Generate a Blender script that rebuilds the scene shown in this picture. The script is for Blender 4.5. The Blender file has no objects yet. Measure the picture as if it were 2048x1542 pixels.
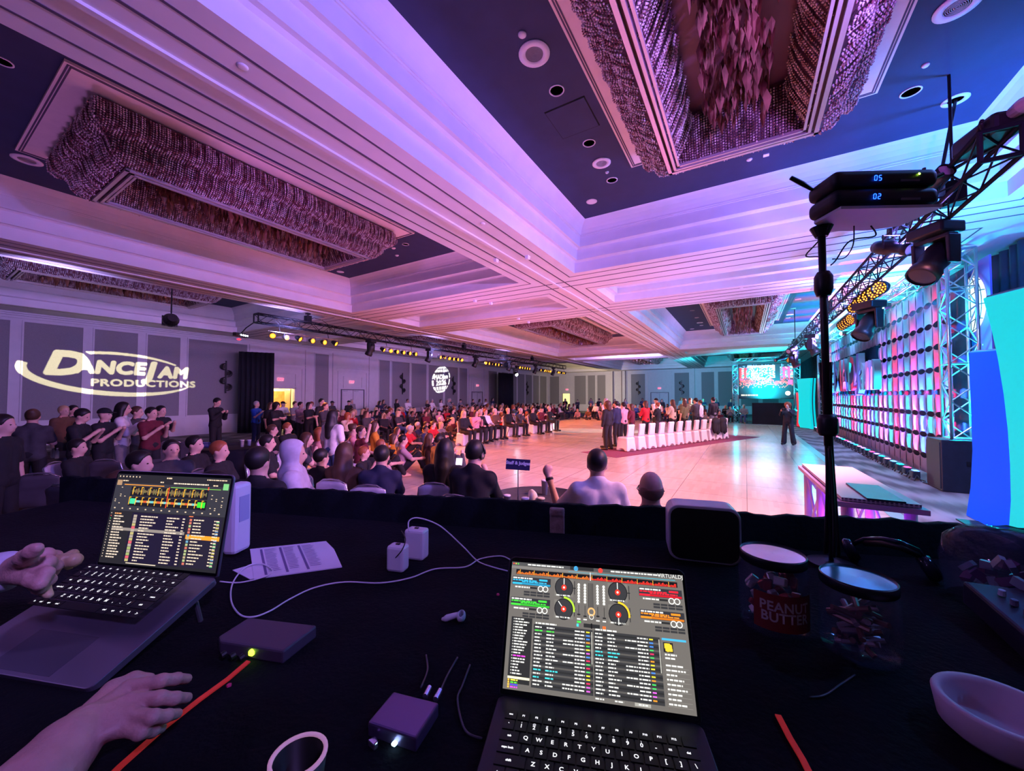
import bpy, bmesh, math, random
import numpy as np
from mathutils import Vector, Matrix, Euler
R = math.radians
random.seed(7)
rng = np.random.default_rng(7)
scn = bpy.context.scene
col = scn.collection
# ---------------------------------------------------------------- camera
CH = 1.95                      # camera height
YAW, PIT, FPX = R(31.238), R(1.634), 768.86
FW = np.array([math.cos(PIT)*math.cos(YAW), math.cos(PIT)*math.sin(YAW), math.sin(PIT)])
RT = np.array([math.sin(YAW), -math.cos(YAW), 0.0])
UP = np.cross(RT, FW)
cam_d = bpy.data.cameras.new('camera'); cam = bpy.data.objects.new('camera', cam_d); col.objects.link(cam)
cam_d.sensor_width = 36; cam_d.lens = 36*FPX/2048; cam_d.clip_start = 0.02; cam_d.clip_end = 200
cam.matrix_world = Matrix(((RT[0], UP[0], -FW[0], 0), (RT[1], UP[1], -FW[1], 0), (RT[2], UP[2], -FW[2], CH), (0, 0, 0, 1)))
scn.camera = cam
# ---------------------------------------------------------------- exposure, world
scn.view_settings.view_transform = 'Standard'; scn.view_settings.look = 'None'
scn.view_settings.gamma = 1; scn.view_settings.use_curve_mapping = False
scn.view_settings.exposure = 0.9
scn.cycles.max_bounces = 6; scn.cycles.diffuse_bounces = 3; scn.cycles.glossy_bounces = 3
scn.cycles.transmission_bounces = 5; scn.cycles.transparent_max_bounces = 6
scn.cycles.sample_clamp_indirect = 4.0; scn.cycles.caustics_reflective = False; scn.cycles.caustics_refractive = False
W = bpy.data.worlds.new('world'); scn.world = W; W.use_nodes = True
W.node_tree.nodes['Background'].inputs[0].default_value = (0.30, 0.22, 0.75, 1)
W.node_tree.nodes['Background'].inputs[1].default_value = 0.05

def light(kind, loc, target, color, power, size=0.15, cone=60, blend=0.5, name=None):
    d = bpy.data.lights.new(name or 'stage_or_fill_lamp', kind); d.color = color; d.energy = power
    if kind == 'SPOT':
        d.spot_size = R(cone); d.spot_blend = blend; d.shadow_soft_size = size
    elif kind == 'AREA':
        d.shape = 'DISK'; d.size = size
    else:
        d.shadow_soft_size = size
    o = bpy.data.objects.new(d.name, d); col.objects.link(o); o.location = loc
    if target is not None:
        v = Vector(target)-Vector(loc); o.rotation_euler = v.to_track_quat('-Z', 'Y').to_euler()
    return o
VIOLET = (0.33, 0.20, 1.0); PURPLE = (0.50, 0.16, 1.0); CYAN = (0.0, 0.75, 1.0); ORANGE = (1.0, 0.22, 0.06); PINK = (1.0, 0.28, 0.62)
# washes from the stage-side truss, up across the ceiling
for x, p in ((3.2, 420), (8.0, 420), (13.0, 330), (18.5, 420), (24.5, 380)):
    light('SPOT', (x, -2.5, 4.15), (x+1.0, 9.5, 6.6), VIOLET, p*2.2, 0.15, 125, 0.8)
for x, p in ((2.0, 300), (7.5, 300), (15.5, 240), (22.5, 260)):
    light('SPOT', (x, 14.0, 4.2), (x+1.0, 20.0, 6.2), (.45, .34, 1.0), p*0.9, 0.15, 130, 0.9)
# room wash coming down over tables and audience from the stage side
for x, p in ((-0.5, 300), (6.5, 300), (14.0, 300), (22.0, 260)):
    light('SPOT', (x, -2.2, 4.2), (x+2.0, 14.0, 0.6), (0.42, 0.24, 1.0), p*(1.5 if x < 1 else 2.4), 0.2, 75, 0.9)
# amber cans on the audience-side truss, down on the dance floor
for x in (8.3, 12.2, 16.2, 20.2, 24.2, 28.0, 31.5):
    light('SPOT', (x, 14.3, 4.1), (x+0.6, 8.6, 0.0), ORANGE, 2800, 0.2, 80, 0.9)
# pink-white wash over the dance floor and the near audience
for x, p in ((5.5, 700), (11.0, 700), (17.0, 600), (23.0, 500)):
    light('SPOT', (x, -1.6, 4.2), (x+1.5, 4.5, 0.0), (1.0, 0.36, 0.38), p*1.8, 0.3, 100, 0.9)
# added uplights brightening the soffits and the coffers' far walls
light('SPOT', (1.2, -2.0, 4.2), (9.4, .8, 5.9), (0.48, 0.12, 1.0), 330, 0.15, 80, 0.9)  # violet fill added for the near coffer's far wall, no fixture there
light('SPOT', (1.0, 6.2, 4.3), (9.4, 9.5, 5.7), (0.5, 0.18, .9), 260, 0.15, 80, 0.9)
light('SPOT', (15.5, -2.0, 4.3), (28.6, .8, 5.9), (0.45, 0.2, 1.0), 420, 0.15, 70, 0.9)
for x, y, p in ((1.5, 9.5, 60), (9.5, 8.0, 150), (17.0, 8.0, 150), (25.0, 8.0, 110), (33.0, 8.0, 60), (12.0, 2.0, 90), (4.0, 3.5, 50)):
    light('SPOT', (x, y, 1.2 if x > 8 else 2.3), (x, y, 6), PINK if x > 10 else (.72, .26, 1.0), p*1.2, 0.5, 150, 1.0)  # unseen spots standing in for coloured bounce off the floor
light('SPOT', (6.0, -1.9, 4.2), (9.0, 1.0, 0.0), (1.0, 0.30, 0.36), 1100, 0.3, 95, 0.9)
light('SPOT', (8.5, -2.6, 4.3), (11.0, -3.2, 0.0), (0.30, 0.36, 1.0), 650, 0.2, 100, 0.9)
light('SPOT', (17.0, -2.6, 4.3), (19.0, -3.0, 0.0), (0.30, 0.36, 1.0), 450, 0.2, 100, 0.9)
# cyan stage light
for x in (13.5, 17.5, 21.5, 25.5):
    light('SPOT', (x, -3.4, 4.55), (x, -4.3, 0.8), (0.25, 0.45, 1.0), 80, 0.1, 100, 0.9)
light('SPOT', (31.5, -1.2, 2.2), (36.0, -1.6, 5.6), CYAN, 1500, 0.2, 140, 0.9)
light('SPOT', (33.8, 4.0, 4.0), (46.0, 1.0, 3.2), CYAN, 1400, 0.2, 110, 0.9)
light('SPOT', (8.0, -3.6, 3.6), (9.5, -2.8, 6.0), (0.03, 0.22, 1.0), 900, 0.2, 150, 0.9)
light('SPOT', (28.5, -3.2, 3.0), (25.5, -2.5, 6.0), CYAN, 380, 0.2, 130, 0.9)
# far end of the room
light('SPOT', (41.5, 14.5, 2.2), (49.0, 17.5, 3.0), (1.0, 0.78, 0.42), 700, 0.2, 110, 0.9)
light('SPOT', (30.0, 6.0, 4.4), (49.0, 9.0, 3.0), (0.45, 0.42, 1.0), 1300, 0.2, 70, 0.9)
light('SPOT', (30.0, 8.0, 4.6), (44.0, 14.0, 5.6), (0.55, 0.35, 1.0), 900, 0.2, 110, 0.9)
# white follow spots on the dance floor
light('SPOT', (24.0, -1.9, 4.4), (20.8, 7.3, 0.0), (0.75, 0.95, 1.0), 5200, 0.05, 17, 0.25)
light('SPOT', (30.5, 13.5, 4.4), (19.5, 3.6, 0.9), (1.0, 0.93, 0.85), 2600, 0.1, 16, 0.6)

# ---------------------------------------------------------------- helpers
MATS = {}
def mat(name, c=(0.5, 0.5, 0.5), rough=0.6, metal=0.0, var=0.0, scale=8.0, emit=None, es=0.0, bump=0.0, alpha=1.0, trans=0.0, spec=0.5, bscale=None, ior=1.45):
    if name in MATS: return MATS[name]
    m = bpy.data.materials.new(name); m.use_nodes = True; nt = m.node_tree; b = nt.nodes['Principled BSDF']
    b.inputs['Base Color'].default_value = (*c, 1); b.inputs['Roughness'].default_value = rough; b.inputs['Metallic'].default_value = metal
    b.inputs['Specular IOR Level'].default_value = spec; b.inputs['IOR'].default_value = ior
    if trans: b.inputs['Transmission Weight'].default_value = trans
    if alpha < 1: b.inputs['Alpha'].default_value = alpha
    if emit: b.inputs['Emission Color'].default_value = (*emit, 1); b.inputs['Emission Strength'].default_value = es
    if var or bump:
        tc = nt.nodes.new('ShaderNodeTexCoord'); nz = nt.nodes.new('ShaderNodeTexNoise'); nz.inputs['Scale'].default_value = scale; nz.inputs['Detail'].default_value = 3
        nt.links.new(tc.outputs['Object'], nz.inputs['Vector'])
        if var:
            rp = nt.nodes.new('ShaderNodeValToRGB')
            rp.color_ramp.elements[0].position = 0.3; rp.color_ramp.elements[1].position = 0.7
            rp.color_ramp.elements[0].color = (*[v*(1-var) for v in c], 1); rp.color_ramp.elements[1].color = (*[min(1, v*(1+var)) for v in c], 1)
            nt.links.new(nz.outputs['Fac'], rp.inputs['Fac']); nt.links.new(rp.outputs['Color'], b.inputs['Base Color'])
        if bump:
            n2 = nz
            if bscale:
                n2 = nt.nodes.new('ShaderNodeTexNoise'); n2.inputs['Scale'].default_value = bscale; nt.links.new(tc.outputs['Object'], n2.inputs['Vector'])
            bp = nt.nodes.new('ShaderNodeBump'); bp.inputs['Strength'].default_value = bump; bp.inputs['Distance'].default_value = 0.02
            nt.links.new(n2.outputs['Fac'], bp.inputs['Height']); nt.links.new(bp.outputs['Normal'], b.inputs['Normal'])
    MATS[name] = m
    return m
def emis(name, c, s):
    return mat(name, (0.02, 0.02, 0.02), 0.5, emit=c, es=s)

class MB:
    """collects polygons, with a material index each, and links them as one mesh object"""
    def __init__(s): s.v = []; s.f = []; s.m = []
    def add(s, vs, fs, mi=0):
        n = len(s.v); s.v += [tuple(map(float, p)) for p in vs]; s.f += [tuple(i+n for i in f) for f in fs]; s.m += [mi]*len(fs)
        return s
    def box(s, c, d, rot=None, mi=0, taper=1.0):
        x, y, z = d[0]/2, d[1]/2, d[2]/2; t = taper
        P = [(-x, -y, -z), (x, -y, -z), (x, y, -z), (-x, y, -z), (-x*t, -y*t, z), (x*t, -y*t, z), (x*t, y*t, z), (-x*t, y*t, z)]
        if rot is not None:
            M = rot if isinstance(rot, Matrix) else (Matrix.Rotation(rot, 3, 'Z') if isinstance(rot, (int, float)) else Euler(rot).to_matrix())
            P = [M @ Vector(p) for p in P]
        P = [(p[0]+c[0], p[1]+c[1], p[2]+c[2]) for p in P]
        return s.add(P, [(0, 3, 2, 1), (4, 5, 6, 7), (0, 1, 5, 4), (1, 2, 6, 5), (2, 3, 7, 6), (3, 0, 4, 7)], mi)
    def bb(s, a, b, mi=0):
        return s.box([(a[i]+b[i])/2 for i in range(3)], [abs(b[i]-a[i]) for i in range(3)], mi=mi)
    def quad(s, a, b, c, d, mi=0): return s.add([a, b, c, d], [(0, 1, 2, 3)], mi)
    def tube(s, pts, r, n=8, mi=0, cap=True, rs=None):
        pts = [Vector(p) for p in pts]; m = len(pts); rings = []
        t0 = (pts[1]-pts[0]).normalized(); a = Vector((0, 0, 1)) if abs(t0.z) < 0.9 else Vector((1, 0, 0)); u = t0.cross(a).normalized()
        vs = []
        for i, p in enumerate(pts):
            t = (pts[min(i+1, m-1)]-pts[max(i-1, 0)])
            t = t.normalized() if t.length > 1e-9 else t0
            u = (u-t*u.dot(t)).normalized(); w = t.cross(u); rr = rs[i] if rs else r
            vs += [p+(u*math.cos(2*math.pi*k/n)+w*math.sin(2*math.pi*k/n))*rr for k in range(n)]
        fs = [(i*n+k, i*n+(k+1) % n, (i+1)*n+(k+1) % n, (i+1)*n+k) for i in range(m-1) for k in range(n)]
        if cap: fs += [tuple(reversed(range(n))), tuple((m-1)*n+k for k in range(n))]
        return s.add(vs, fs, mi)
    def lathe(s, prof, c=(0, 0, 0), n=24, mi=0, M=None, sx=1.0, sy=1.0, cap=True):
        vs = []
        for r, z in prof:
            vs += [Vector((r*math.cos(2*math.pi*k/n)*sx, r*math.sin(2*math.pi*k/n)*sy, z)) for k in range(n)]
        if M is not None: vs = [M @ v for v in vs]
        vs = [v+Vector(c) for v in vs]
        fs = [(i*n+k, i*n+(k+1) % n, (i+1)*n+(k+1) % n, (i+1)*n+k) for i in range(len(prof)-1) for k in range(n)]
        if cap and prof[0][0] > 1e-6: fs.append(tuple(reversed(range(n))))
        if cap and prof[-1][0] > 1e-6: fs.append(tuple((len(prof)-1)*n+k for k in range(n)))
        return s.add(vs, fs, mi)
    def prism(s, poly, z0, z1, M=None, mi=0):
        """extrude a 2D polygon (x, y) from z0 to z1, transformed by the 4x4 M"""
        n = len(poly); vs = [Vector((x, y, z0)) for x, y in poly]+[Vector((x, y, z1)) for x, y in poly]
        if M is not None: vs = [M @ v for v in vs]
        return s.add(vs, [tuple(reversed(range(n))), tuple(range(n, 2*n))]+[(i, (i+1) % n, (i+1) % n+n, i+n) for i in range(n)], mi)
    def mesh(s, name, mats, smooth=False):
        me = bpy.data.meshes.new(name); me.from_pydata(s.v, [], s.f)
        for m in (mats if isinstance(mats, (list, tuple)) else [mats]): me.materials.append(m)
        if any(s.m): me.polygons.foreach_set('material_index', s.m)
        if smooth: me.polygons.foreach_set('use_smooth', [True]*len(me.polygons))
        me.update(); return me
    def build(s, name, mats, parent=None, smooth=False, bevel=0, loc=None, rz=None):
        return link(name, s.mesh(name, mats, smooth), parent, loc, rz, bevel)
def link(name, me, parent=None, loc=None, rz=None, bevel=0):
    o = bpy.data.objects.new(name, me); col.objects.link(o)
    if parent is not None: o.parent = parent
    if loc is not None: o.location = loc
    if rz is not None: o.rotation_euler = (0, 0, rz) if isinstance(rz, (int, float)) else rz
    if bevel:
        b = o.modifiers.new('bevel', 'BEVEL'); b.width = bevel; b.segments = 2; b.limit_method = 'ANGLE'
    return o
def tag(o, label=None, cat=None, group=None, kind=None):
    if label: o['label'] = label
    if cat: o['category'] = cat
    if group: o['group'] = group
    if kind: o['kind'] = kind
    return o
def thing(name, label, cat, loc=(0, 0, 0), rz=0, group=None):
    o = bpy.data.objects.new(name, None); col.objects.link(o); o.location = loc
    o.rotation_euler = (0, 0, rz) if isinstance(rz, (int, float)) else rz
    o.empty_display_size = 0.1
    return tag(o, label, cat, group)
KIDS = {}
def copy_tree(o, label=None, loc=None, rz=None, group=None, scale=None, parent=None, top=True):
    c = o.copy(); col.objects.link(c)
    if parent is not None: c.parent = parent
    for ch in list(o.children): copy_tree(ch, parent=c, top=False)
    if top:
        if label: c['label'] = label
        if group: c['group'] = group
        if loc is not None: c.location = loc
        if rz is not None: c.rotation_euler = (0, 0, rz) if isinstance(rz, (int, float)) else rz
        if scale is not None: c.scale = (scale,)*3 if isinstance(scale, (int, float)) else scale
    return c
def struct(o): o['kind'] = 'structure'; return o
def ray(px, py): return FW*FPX+RT*(px-1024)+UP*(771-py)
def PZ(px, py, z): r = ray(px, py); p = r*((z-CH)/r[2]); return Vector((p[0], p[1], z))
def PD(px, d, z=0.0): r = ray(px, 793)*(d/FPX); return Vector((r[0], r[1], z))
def text_mesh(s, size=1.0, extrude=0.0, bold=0.0, align='CENTER', shear=0.0, sp=1.0, res=3):
    c = bpy.data.curves.new('lettering', 'FONT'); c.body = s; c.size = size; c.extrude = extrude; c.offset = bold
    c.align_x = align; c.align_y = 'CENTER'; c.shear = shear; c.space_character = sp; c.resolution_u = res
    o = bpy.data.objects.new('lettering', c); col.objects.link(o)
    bpy.context.view_layer.update()
    me = bpy.data.meshes.new_from_object(o.evaluated_get(bpy.context.evaluated_depsgraph_get()))
    bpy.data.objects.remove(o); return me
def frame(o, x, y, n=None):
    """4x4 with columns x, y, x*y at origin o"""
    x = Vector(x).normalized(); y = Vector(y); y = (y-x*y.dot(x)).normalized(); z = x.cross(y)
    return Matrix(((x.x, y.x, z.x, o[0]), (x.y, y.y, z.y, o[1]), (x.z, y.z, z.z, o[2]), (0, 0, 0, 1)))
def put_text(s, size, M, m, name='lettering', parent=None, **k):
    me = text_mesh(s, size, **k); me.transform(M); me.materials.clear(); me.materials.append(m)
    me.name = name
    return link(name, me, parent)
def add_text(mb, s, size, M, mi=0, **k):
    me = text_mesh(s, size, **k)
    vs = [M @ v.co for v in me.vertices]; fs = [tuple(p.vertices) for p in me.polygons]
    mb.add(vs, fs, mi); bpy.data.meshes.remove(me)
# ================================================================ SETTING
m_plaster = mat('painted_plaster', (0.78, 0.74, 0.76), 0.75, var=0.04, scale=2, bump=0.05)
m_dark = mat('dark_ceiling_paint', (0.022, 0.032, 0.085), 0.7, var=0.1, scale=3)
m_groove = mat('shadow_gap', (0.10, 0.08, 0.12), 0.8)
m_panel = mat('wall_fabric_panel', (0.26, 0.25, 0.26), 0.9, var=0.06, scale=40, bump=0.1)
m_trimp = mat('wall_trim_paint', (0.62, 0.60, 0.62), 0.55, var=0.03, scale=4)
ZB = 5.2; ZD = 6.35
XB = [(-1.05, 9.45), (14.85, 28.65), (34.1, 47.4)]; XS = [(11.2, 13.08), (30.4, 32.3)]
YC = [(-3.7, 3.8), (5.5, 13.0), (14.7, 22.2)]
X0, X1, Y0, Y1 = -6.0, 49.3, -5.0, 24.0
def floor_mat():
    m = bpy.data.materials.new('patterned_carpet'); m.use_nodes = True; nt = m.node_tree; b = nt.nodes['Principled BSDF']
    tc = nt.nodes.new('ShaderNodeTexCoord'); wv = nt.nodes.new('ShaderNodeTexWave'); wv.inputs['Scale'].default_value = 0.55; wv.inputs['Distortion'].default_value = 9; wv.inputs['Detail'].default_value = 4
    mp = nt.nodes.new('ShaderNodeMapping'); mp.inputs['Scale'].default_value = (0.35, 2.2, 1)
    rp = nt.nodes.new('ShaderNodeValToRGB'); rp.color_ramp.elements[0].color = (0.07, 0.065, 0.07, 1); rp.color_ramp.elements[1].color = (0.26, 0.25, 0.25, 1)
    nt.links.new(tc.outputs['Object'], mp.inputs['Vector']); nt.links.new(mp.outputs['Vector'], wv.inputs['Vector']); nt.links.new(wv.outputs['Fac'], rp.inputs['Fac'])
    nt.links.new(rp.outputs['Color'], b.inputs['Base Color']); b.inputs['Roughness'].default_value = 0.95
    return m
struct(MB().bb((X0-.2, Y0-.2, -0.2), (X1+.2, Y1+.2, 0)).build('floor', floor_mat()))
def dance_mat():
    m = bpy.data.materials.new('parquet_floor'); m.use_nodes = True; nt = m.node_tree; b = nt.nodes['Principled BSDF']
    tc = nt.nodes.new('ShaderNodeTexCoord'); br = nt.nodes.new('ShaderNodeTexBrick')
    br.offset = 0.0; br.inputs['Scale'].default_value = 1.0; br.inputs['Brick Width'].default_value = 1.22; br.inputs['Row Height'].default_value = 1.22
    br.inputs['Mortar Size'].default_value = 0.006; br.inputs['Color1'].default_value = (0.56, 0.47, 0.40, 1); br.inputs['Color2'].default_value = (0.66, 0.56, 0.48, 1); br.inputs['Mortar'].default_value = (0.22, 0.18, 0.16, 1)
    pl = nt.nodes.new('ShaderNodeTexBrick'); pl.inputs['Scale'].default_value = 1.0; pl.inputs['Brick Width'].default_value = 0.6; pl.inputs['Row Height'].default_value = 0.08; pl.inputs['Mortar Size'].default_value = 0.0
    pl.inputs['Color1'].default_value = (0.86, 0.86, 0.86, 1); pl.inputs['Color2'].default_value = (1, 1, 1, 1)
    mx = nt.nodes.new('ShaderNodeMixRGB'); mx.blend_type = 'MULTIPLY'; mx.inputs[0].default_value = 1
    nz = nt.nodes.new('ShaderNodeTexNoise'); nz.inputs['Scale'].default_value = 1.3; mr = nt.nodes.new('ShaderNodeMapRange'); mr.inputs[3].default_value = 0.21; mr.inputs[4].default_value = 0.27
    nt.links.new(tc.outputs['Object'], br.inputs['Vector']); nt.links.new(tc.outputs['Object'], pl.inputs['Vector']); nt.links.new(tc.outputs['Object'], nz.inputs['Vector'])
    nt.links.new(br.outputs['Color'], mx.inputs[1]); nt.links.new(pl.outputs['Color'], mx.inputs[2]); nt.links.new(mx.outputs['Color'], b.inputs['Base Color'])
    nt.links.new(nz.outputs['Fac'], mr.inputs[0]); nt.links.new(mr.outputs[0], b.inputs['Roughness'])
    b.inputs['Specular IOR Level'].default_value = 0.6; b.inputs['Coat Weight'].default_value = 0.25; b.inputs['Coat Roughness'].default_value = 0.15
    return m
df = thing('dance_floor', 'large glossy pale parquet dance floor in the middle of the ballroom', 'dance floor')
MB().bb((2.0, -1.95, 0.0), (31.0, 12.6, 0.03)).build('parquet', dance_mat(), df)
em = MB()
for a, b in (((1.9, -2.15, 0), (31.1, -1.95, 0.035)), ((1.9, 12.6, 0), (31.1, 12.7, 0.035)), ((1.9, -2.15, 0), (2.0, 12.7, 0.035)), ((31.0, -2.15, 0), (31.1, 12.7, 0.035))): em.bb(a, b)
em.build('edge_ramp', mat('edge_ramp', (0.35, 0.42, 0.42), 0.35, 0.6), df)

# ceiling slab around the coffers
holes = []
for i, yc in enumerate(YC):
    for xb in XB: holes.append((xb[0], xb[1], yc[0], yc[1], 'big'))
    for xs in XS: holes.append((xs[0], xs[1], yc[0], yc[1], 'strip'))
xs_ = sorted({X0, X1} | {v for h in holes for v in h[:2]}); ys_ = sorted({Y0, Y1} | {v for h in holes for v in h[2:4]})
cb = MB()
for i in range(len(xs_)-1):
    for j in range(len(ys_)-1):
        cx, cy = (xs_[i]+xs_[i+1])/2, (ys_[j]+ys_[j+1])/2
        if any(h[0] < cx < h[1] and h[2] < cy < h[3] for h in holes): continue
        cb.quad((xs_[i], ys_[j], ZB), (xs_[i], ys_[j+1], ZB), (xs_[i+1], ys_[j+1], ZB), (xs_[i+1], ys_[j], ZB))
cb.bb((X0, Y0, 6.6), (X1, Y1, 6.7))
struct(cb.build('ceiling', m_plaster))
# mouldings and track grooves on the soffits
gb, rb = MB(), MB()
for y in (4.35, 4.95, 13.55, 14.15): gb.bb((X0, y-.018, ZB-.006), (X1, y+.018, ZB+.01))
for y in (4.65, 13.85): rb.bb((X0, y-.035, ZB-.03), (X1, y+.035, ZB+.01))
for x in (10.05, 10.5, 13.75, 14.15, 29.25, 29.7, 32.95, 33.4):
    gb.bb((x-.018, Y0, ZB-.006), (x+.018, Y1, ZB+.01))
struct(gb.build('trim_1', m_groove)); struct(rb.build('trim_2', m_plaster))
BIG = [(0, ZB), (0, 5.46), (.05, 5.49), (.12, 5.49), (.12, 5.74), (.17, 5.77), (.24, 5.77), (.24, 6.02), (.26, 6.02), (.26, 6.05), (.28, 6.05), (.28, 6.08), (.31, 6.16), (.36, 6.24), (.42, 6.31), (.47, ZD)]
STR = [(0, ZB), (0, 5.42), (.06, 5.45), (.14, 5.45), (.14, 5.62), (.20, 5.66), (.32, 5.66)]
for k, (a, b, c, d, t) in enumerate(holes):
    prof = BIG if t == 'big' else STR
    o = MB(); vs = []
    for ins, z in prof: vs += [(a+ins, c+ins, z), (b-ins, c+ins, z), (b-ins, d-ins, z), (a+ins, d-ins, z)]
    n = len(prof)
    fs = [(i*4+j, i*4+(j+1) % 4, (i+1)*4+(j+1) % 4, (i+1)*4+j) for i in range(n-1) for j in range(4)]
    o.add(vs, fs)
    # raised flat border round the opening
    top = [vs[(n-1)*4+j] for j in range(4)]
    if t == 'strip': o.quad(*top)
    co = struct(o.build('trim_%d' % (k+3), m_plaster))
    co['label'] = 'stepped plaster coffer of the ceiling'
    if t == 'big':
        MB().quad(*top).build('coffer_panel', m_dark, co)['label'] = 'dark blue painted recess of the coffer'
    g = MB(); w = 0.26
    for q in ((a-w, c-w, b+w, c-w+.03), (a-w, d+w-.03, b+w, d+w), (a-w, c-w, a-w+.03, d+w), (b+w-.03, c-w, b+w, d+w)):
        g.bb((q[0], q[1], ZB-.004), (q[2], q[3], ZB+.01))
    g.build('border_groove', m_groove, co)

# ---- walls
def wall_left():
    w = MB(); w.bb((X0, Y1, 0), (11.25, Y1+.2, ZB)); w.bb((14.0, Y1, 0), (X1, Y1+.2, ZB)); w.bb((11.25, Y1, 2.45), (14.0, Y1+.2, ZB))
    w.bb((11.25, Y1, 0), (11.7, Y1+.2, 2.45)); w.bb((13.45, Y1, 0), (14.0, Y1+.2, 2.45))
    wo = struct(w.build('wall_left', m_trimp))
    return wo
wl = wall_left()
p = MB(); t = MB()
def panel(mbp, mbt, a, b, z0, z1, axis='x', pos=Y1, sgn=-1):
    """recessed fabric panel with a moulded frame on a wall"""
    def q(u0, u1, v0, v1, d0, d1, mb):
        if axis == 'x': mb.bb((u0, pos+sgn*d0, v0), (u1, pos+sgn*d1, v1))
        else: mb.bb((pos+sgn*d0, u0, v0), (pos+sgn*d1, u1, v1))
    q(a, b, z0, z1, 0.0, 0.012, mbp)
    e = .05
    for u0, u1, v0, v1 in ((a-e, a, z0-e, z1+e), (b, b+e, z0-e, z1+e), (a, b, z0-e, z0), (a, b, z1, z1+e)): q(u0, u1, v0, v1, 0.0, 0.04, mbt)
xs = [-5.5, -3.4, -1.6, 0.3, 2.72, 4.62, 6.34, 7.9, 10.9]
for i in range(len(xs)-1): panel(p, t, xs[i]+.17, xs[i+1]-.17, 1.0, 4.86)
for a, b in ((14.75, 15.7), (19.9, 20.9), (21.15, 23.0), (23.25, 25.0), (25.3, 27.2), (27.45, 29.3), (29.6, 30.8), (34.6, 36.2), (37.3, 38.6), (38.9, 40.6), (40.9, 42.6), (42.9, 44.6), (44.9, 46.6), (46.9, 48.9)): panel(p, t, a, b, 1.0, 4.75)
# door surrounds: layered frames above the doors
for c, hw in ((12.6, 1.5), (17.6, 1.35), (32.5, 1.2)):
    t.bb((c-hw-.25, Y1-.07, 0), (c-hw, Y1, 4.9)); t.bb((c+hw, Y1-.07, 0), (c+hw+.25, Y1, 4.9))
    for z in (3.75, 3.9): t.bb((c-hw, Y1-.05, z), (c+hw, Y1, z+.05))
    for s in (-1, 1):
        t.bb((c+s*(hw-.18)-.03, Y1-.05, 0), (c+s*(hw-.18)+.03, Y1, 3.7)); t.bb((c+s*(hw-.6)-.02, Y1-.045, 2.55), (c+s*(hw-.6)+.02, Y1, 3.35))
    for z in (2.55, 3.33, 3.66): t.bb((c-hw+.6 if z < 3.5 else c-hw+.18, Y1-.045, z), (c+hw-.6 if z < 3.5 else c+hw-.18, Y1, z+.04))
p.build('fabric_panel', m_panel, wl); t.build('moulding', m_trimp, wl)
# crown under the ceiling
c = MB()
for yy, z in ((Y1-.10, 5.08), (Y1-.22, 5.14)): c.bb((X0, yy, z), (X1, Y1, ZB))
c.bb((X0, Y1-.05, 4.98), (X1, Y1, 5.03))
struct(c.build('trim_40', m_trimp))
# left wall doors
m_door = mat('door_paint', (0.60, 0.58, 0.62), 0.45, var=0.03)
m_metal = mat('brushed_metal', (0.45, 0.45, 0.48), 0.3, 0.9)
m_black = mat('black_plastic', (0.012, 0.012, 0.014), 0.4, var=0.2, scale=30)
def double_door(n, c, ang=0.0, pos=Y1, axis='x', sgn=-1, h=2.4, hw=0.9):
    d = struct(bpy.data.objects.new('door_%d' % n, None)); col.objects.link(d)
    for s in (-1, 1):
        lf = MB(); x0, x1 = (c-hw+.03, c-.012) if s < 0 else (c+.012, c+hw-.03)
        if axis == 'x': lf.bb((x0, pos+sgn*.0, 0.02), (x1, pos+sgn*.045, h))
        else: lf.bb((pos, x0, 0.02), (pos+sgn*.045, x1, h))
        lo = lf.build('door_leaf', m_door, d)
        mo = MB()
        for z0, z1 in ((.25, 1.0), (1.2, h-.2)):
            for q in ((x0+.12, x1-.12, z0, z0+.03), (x0+.12, x1-.12, z1, z1+.03), (x0+.12, x0+.15, z0, z1), (x1-.15, x1-.12, z0, z1)):
                if axis == 'x': mo.bb((q[0], pos+sgn*.045, q[2]), (q[1], pos+sgn*.055, q[3]))
                else: mo.bb((pos+sgn*.045, q[0], q[2]), (pos+sgn*.055, q[1], q[3]))
        mo.build('door_moulding', m_door, lo)
        hb = MB()
        if axis == 'x':
            hb.bb((x0+.15, pos+sgn*.05, 1.0), (x1-.15, pos+sgn*.11, 1.05)); hb.bb((x0+.1, pos+sgn*.05, h-.1), (x0+.4, pos+sgn*.1, h-.04))
        else: hb.bb((pos+sgn*.05, x0+.15, 1.0), (pos+sgn*.11, x1-.15, 1.05)); hb.bb((pos+sgn*.05, x0+.1, h-.1), (pos+sgn*.1, x0+.4, h-.04))
        hb.build('push_bar', m_metal, lo)
    fr = MB(); e = .03
    for q in ((c-hw-.05, c-hw+.02, 0, h+.06), (c+hw-.02, c+hw+.05, 0, h+.06), (c-hw, c+hw, h, h+.06), (c-.012, c+.012, 0, h)):
        if axis == 'x': fr.bb((q[0], pos, q[2]), (q[1], pos+sgn*.06, q[3]))
        else: fr.bb((pos, q[0], q[2]), (pos+sgn*.06, q[1], q[3]))
    fr.build('door_frame', mat('dark_door_frame', (0.10, 0.09, 0.12), 0.5), d)
    return d
double_door(1, 17.6); double_door(2, 32.5)
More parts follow.
